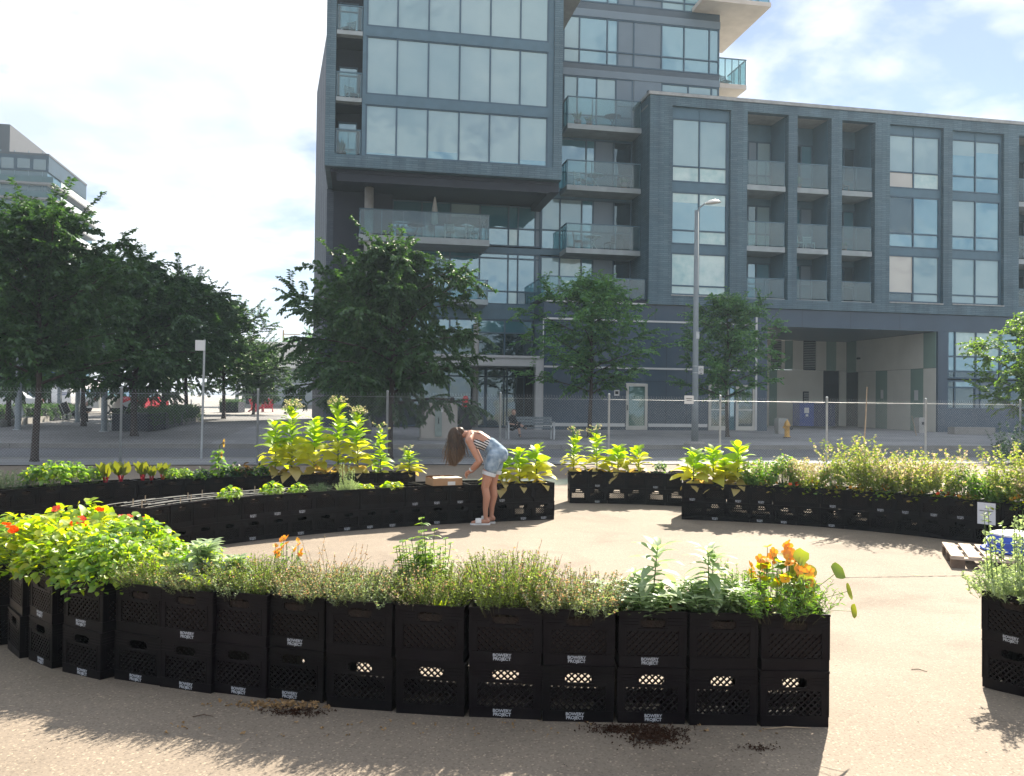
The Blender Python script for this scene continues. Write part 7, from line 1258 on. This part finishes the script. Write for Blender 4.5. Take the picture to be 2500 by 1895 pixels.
tgtx = hc.x + rgw.normal(-0.035, 0.055, nH) + np.where(np.cos(a0) > 0.3, 0.05, 0); tz = hc.z - rgw.uniform(.28, .47, nH) * (1 - 0.25 * np.clip((tgtx - hc.x) / .12, 0, 1)); cur = p.copy(); ty = np.sin(a0) * rgw.uniform(.04, .10, nH) + RT.y * 0
for k in range(segs):
    t = (k + 1) / segs; e_ = np.c_[p[:, 0] + (tgtx - p[:, 0]) * t ** .8, p[:, 1] + (ty - p[:, 1]) * t, p[:, 2] + 0.018 * math.sin(math.pi * min(1, t * 2.2)) * (t < .5) + (tz - p[:, 2]) * t ** 1.15] + rgw.normal(0, .004, (nH, 3)); hs.sticks(cur, e_, 0.0034, 0.0034 if k < segs - 1 else 0.001, 0 if k < segs - 2 else 1); cur = e_
hs.build('hair', [M_hair, M_hairt], wm)
m = MB(); d_ = (hL - wL).normalized(); m.tube([wL.lerp(eL, .10) - d_ * .012, wL.lerp(eL, .10) + d_ * .012], 0.031, 12); m.build('bracelet', M_pale, wm)
# --- two people far off
def sitter(name_label, d, J, cloth, skin, hairc, parent_rz=0, bare_calf=True, sc=1.0):
    f = lambda x, y, dy=0: at(x, y, d) + Vector((0, dy, 0)); r0 = f(*J['hip']); root = thing('person', name_label, 'person', r0); L_ = lambda k: f(*J[k]) - r0
    b = [([L_('hip'), L_('hip').lerp(L_('sh'), .5), L_('sh')], [.15, .14, .14]), ([L_('sh'), L_('neck'), L_('head')], [.08, .055, .06])]
    for s in 'ab':
        b += [([L_('hip'), L_('k' + s)], [.10, .065]), ([L_('k' + s), L_('k' + s).lerp(L_('f' + s), .35), L_('f' + s)], [.06, .055, .04]), ([L_('f' + s), L_('t' + s)], [.042, .035]), ([L_('sh') + Vector((0, -.14 if s == 'a' else .14, 0)), L_('e' + s), L_('h' + s)], [.055, .042, .032])]
    skin_mesh('body', b, [(L_('head'), (.085, .095, .115)), (L_('head') + Vector((.0, -.09, -.01)), .022)], .014, skin, root, 3)
    skin_mesh('shirt', [([L_('hip'), L_('hip').lerp(L_('sh'), .5), L_('sh')], [.165, .16, .155])] + [([L_('sh') + Vector((0, -.14 if s == 'a' else .14, 0)), (L_('sh') + Vector((0, -.14 if s == 'a' else .14, 0))).lerp(L_('e' + s), .8)], [.07, .062]) for s in 'ab'], [], .016, cloth, root, 3)
    skin_mesh('trousers', [([L_('hip'), L_('k' + s)], [.125, .085]) for s in 'ab'] + ([] if bare_calf else [([L_('k' + s), L_('f' + s)], [.08, .06]) for s in 'ab']), [(L_('hip'), .16)], .016, cloth, root, 3)
    skin_mesh('hair', [], [(L_('head') + Vector((0, .02, .03)), (.095, .10, .10))], .016, hairc, root, 2)
    for s in 'ab': m = MB(); m.tube([L_('f' + s) + Vector((0, 0, -.01)), L_('t' + s)], [.055, .045], 10); m.build('shoe', M_black, root)
    return root
M_blk = plain('black_cloth', (0.012, 0.012, 0.016), .9, .3, 10); M_hdk = plain('dark_hair', (0.02, 0.012, 0.01), .7); M_hred = plain('auburn_hair', (0.09, 0.028, 0.018), .7)
sitter('person in black sitting cross-legged on the slatted bench', 32.6, dict(hip=(1250, 1042), sh=(1251, 1022), neck=(1253, 1014), head=(1254.5, 1007), ka=(1268, 1036, -.25), fa=(1279, 1042, -.35), ta=(1284, 1045, -.45), kb=(1266, 1041, -.3), fb=(1268.5, 1061, -.3), tb=(1270, 1064, -.45), ea=(1243, 1034, -.2), ha=(1255, 1036, -.3), eb=(1264, 1033, .0), hb=(1262, 1037, -.3)), M_blk, M_skin2, M_hred)
hp = sitter('dark figure hunched forward on a seat under the plaza trees', 42, dict(hip=(184, 1011), sh=(203, 993), neck=(209, 989), head=(214, 986), ka=(206, 1014, -.12), fa=(206, 1032, -.12), ta=(216, 1033, -.14), kb=(208, 1013, .12), fb=(209, 1031, .12), tb=(219, 1032, .14), ea=(207, 1008, -.2), ha=(215, 1005, -.1), eb=(208, 1008, .2), hb=(216, 1006, .1)), M_blk, M_skin2, M_hdk, bare_calf=False)
wire_chair(176, 42.2, R(90), 'dark metal seat under the hunched sitter', M_black)

# ------------------------------------------------------------------ lens glare imitated by added misty air
hz = MB(); hz.box(-490, 490, -170, 525, -2.2, 75)
m, nt, n, L, out = nodes('air'); pv_ = n.new('ShaderNodeVolumePrincipled'); pv_.inputs['Color'].default_value = (0.66, 0.84, 1.0, 1); pv_.inputs['Density'].default_value = 0.00065; pv_.inputs['Anisotropy'].default_value = 0.2; L.new(pv_.outputs[0], out.inputs['Volume'])
tag(hz.build('haze', m), kind='stuff')
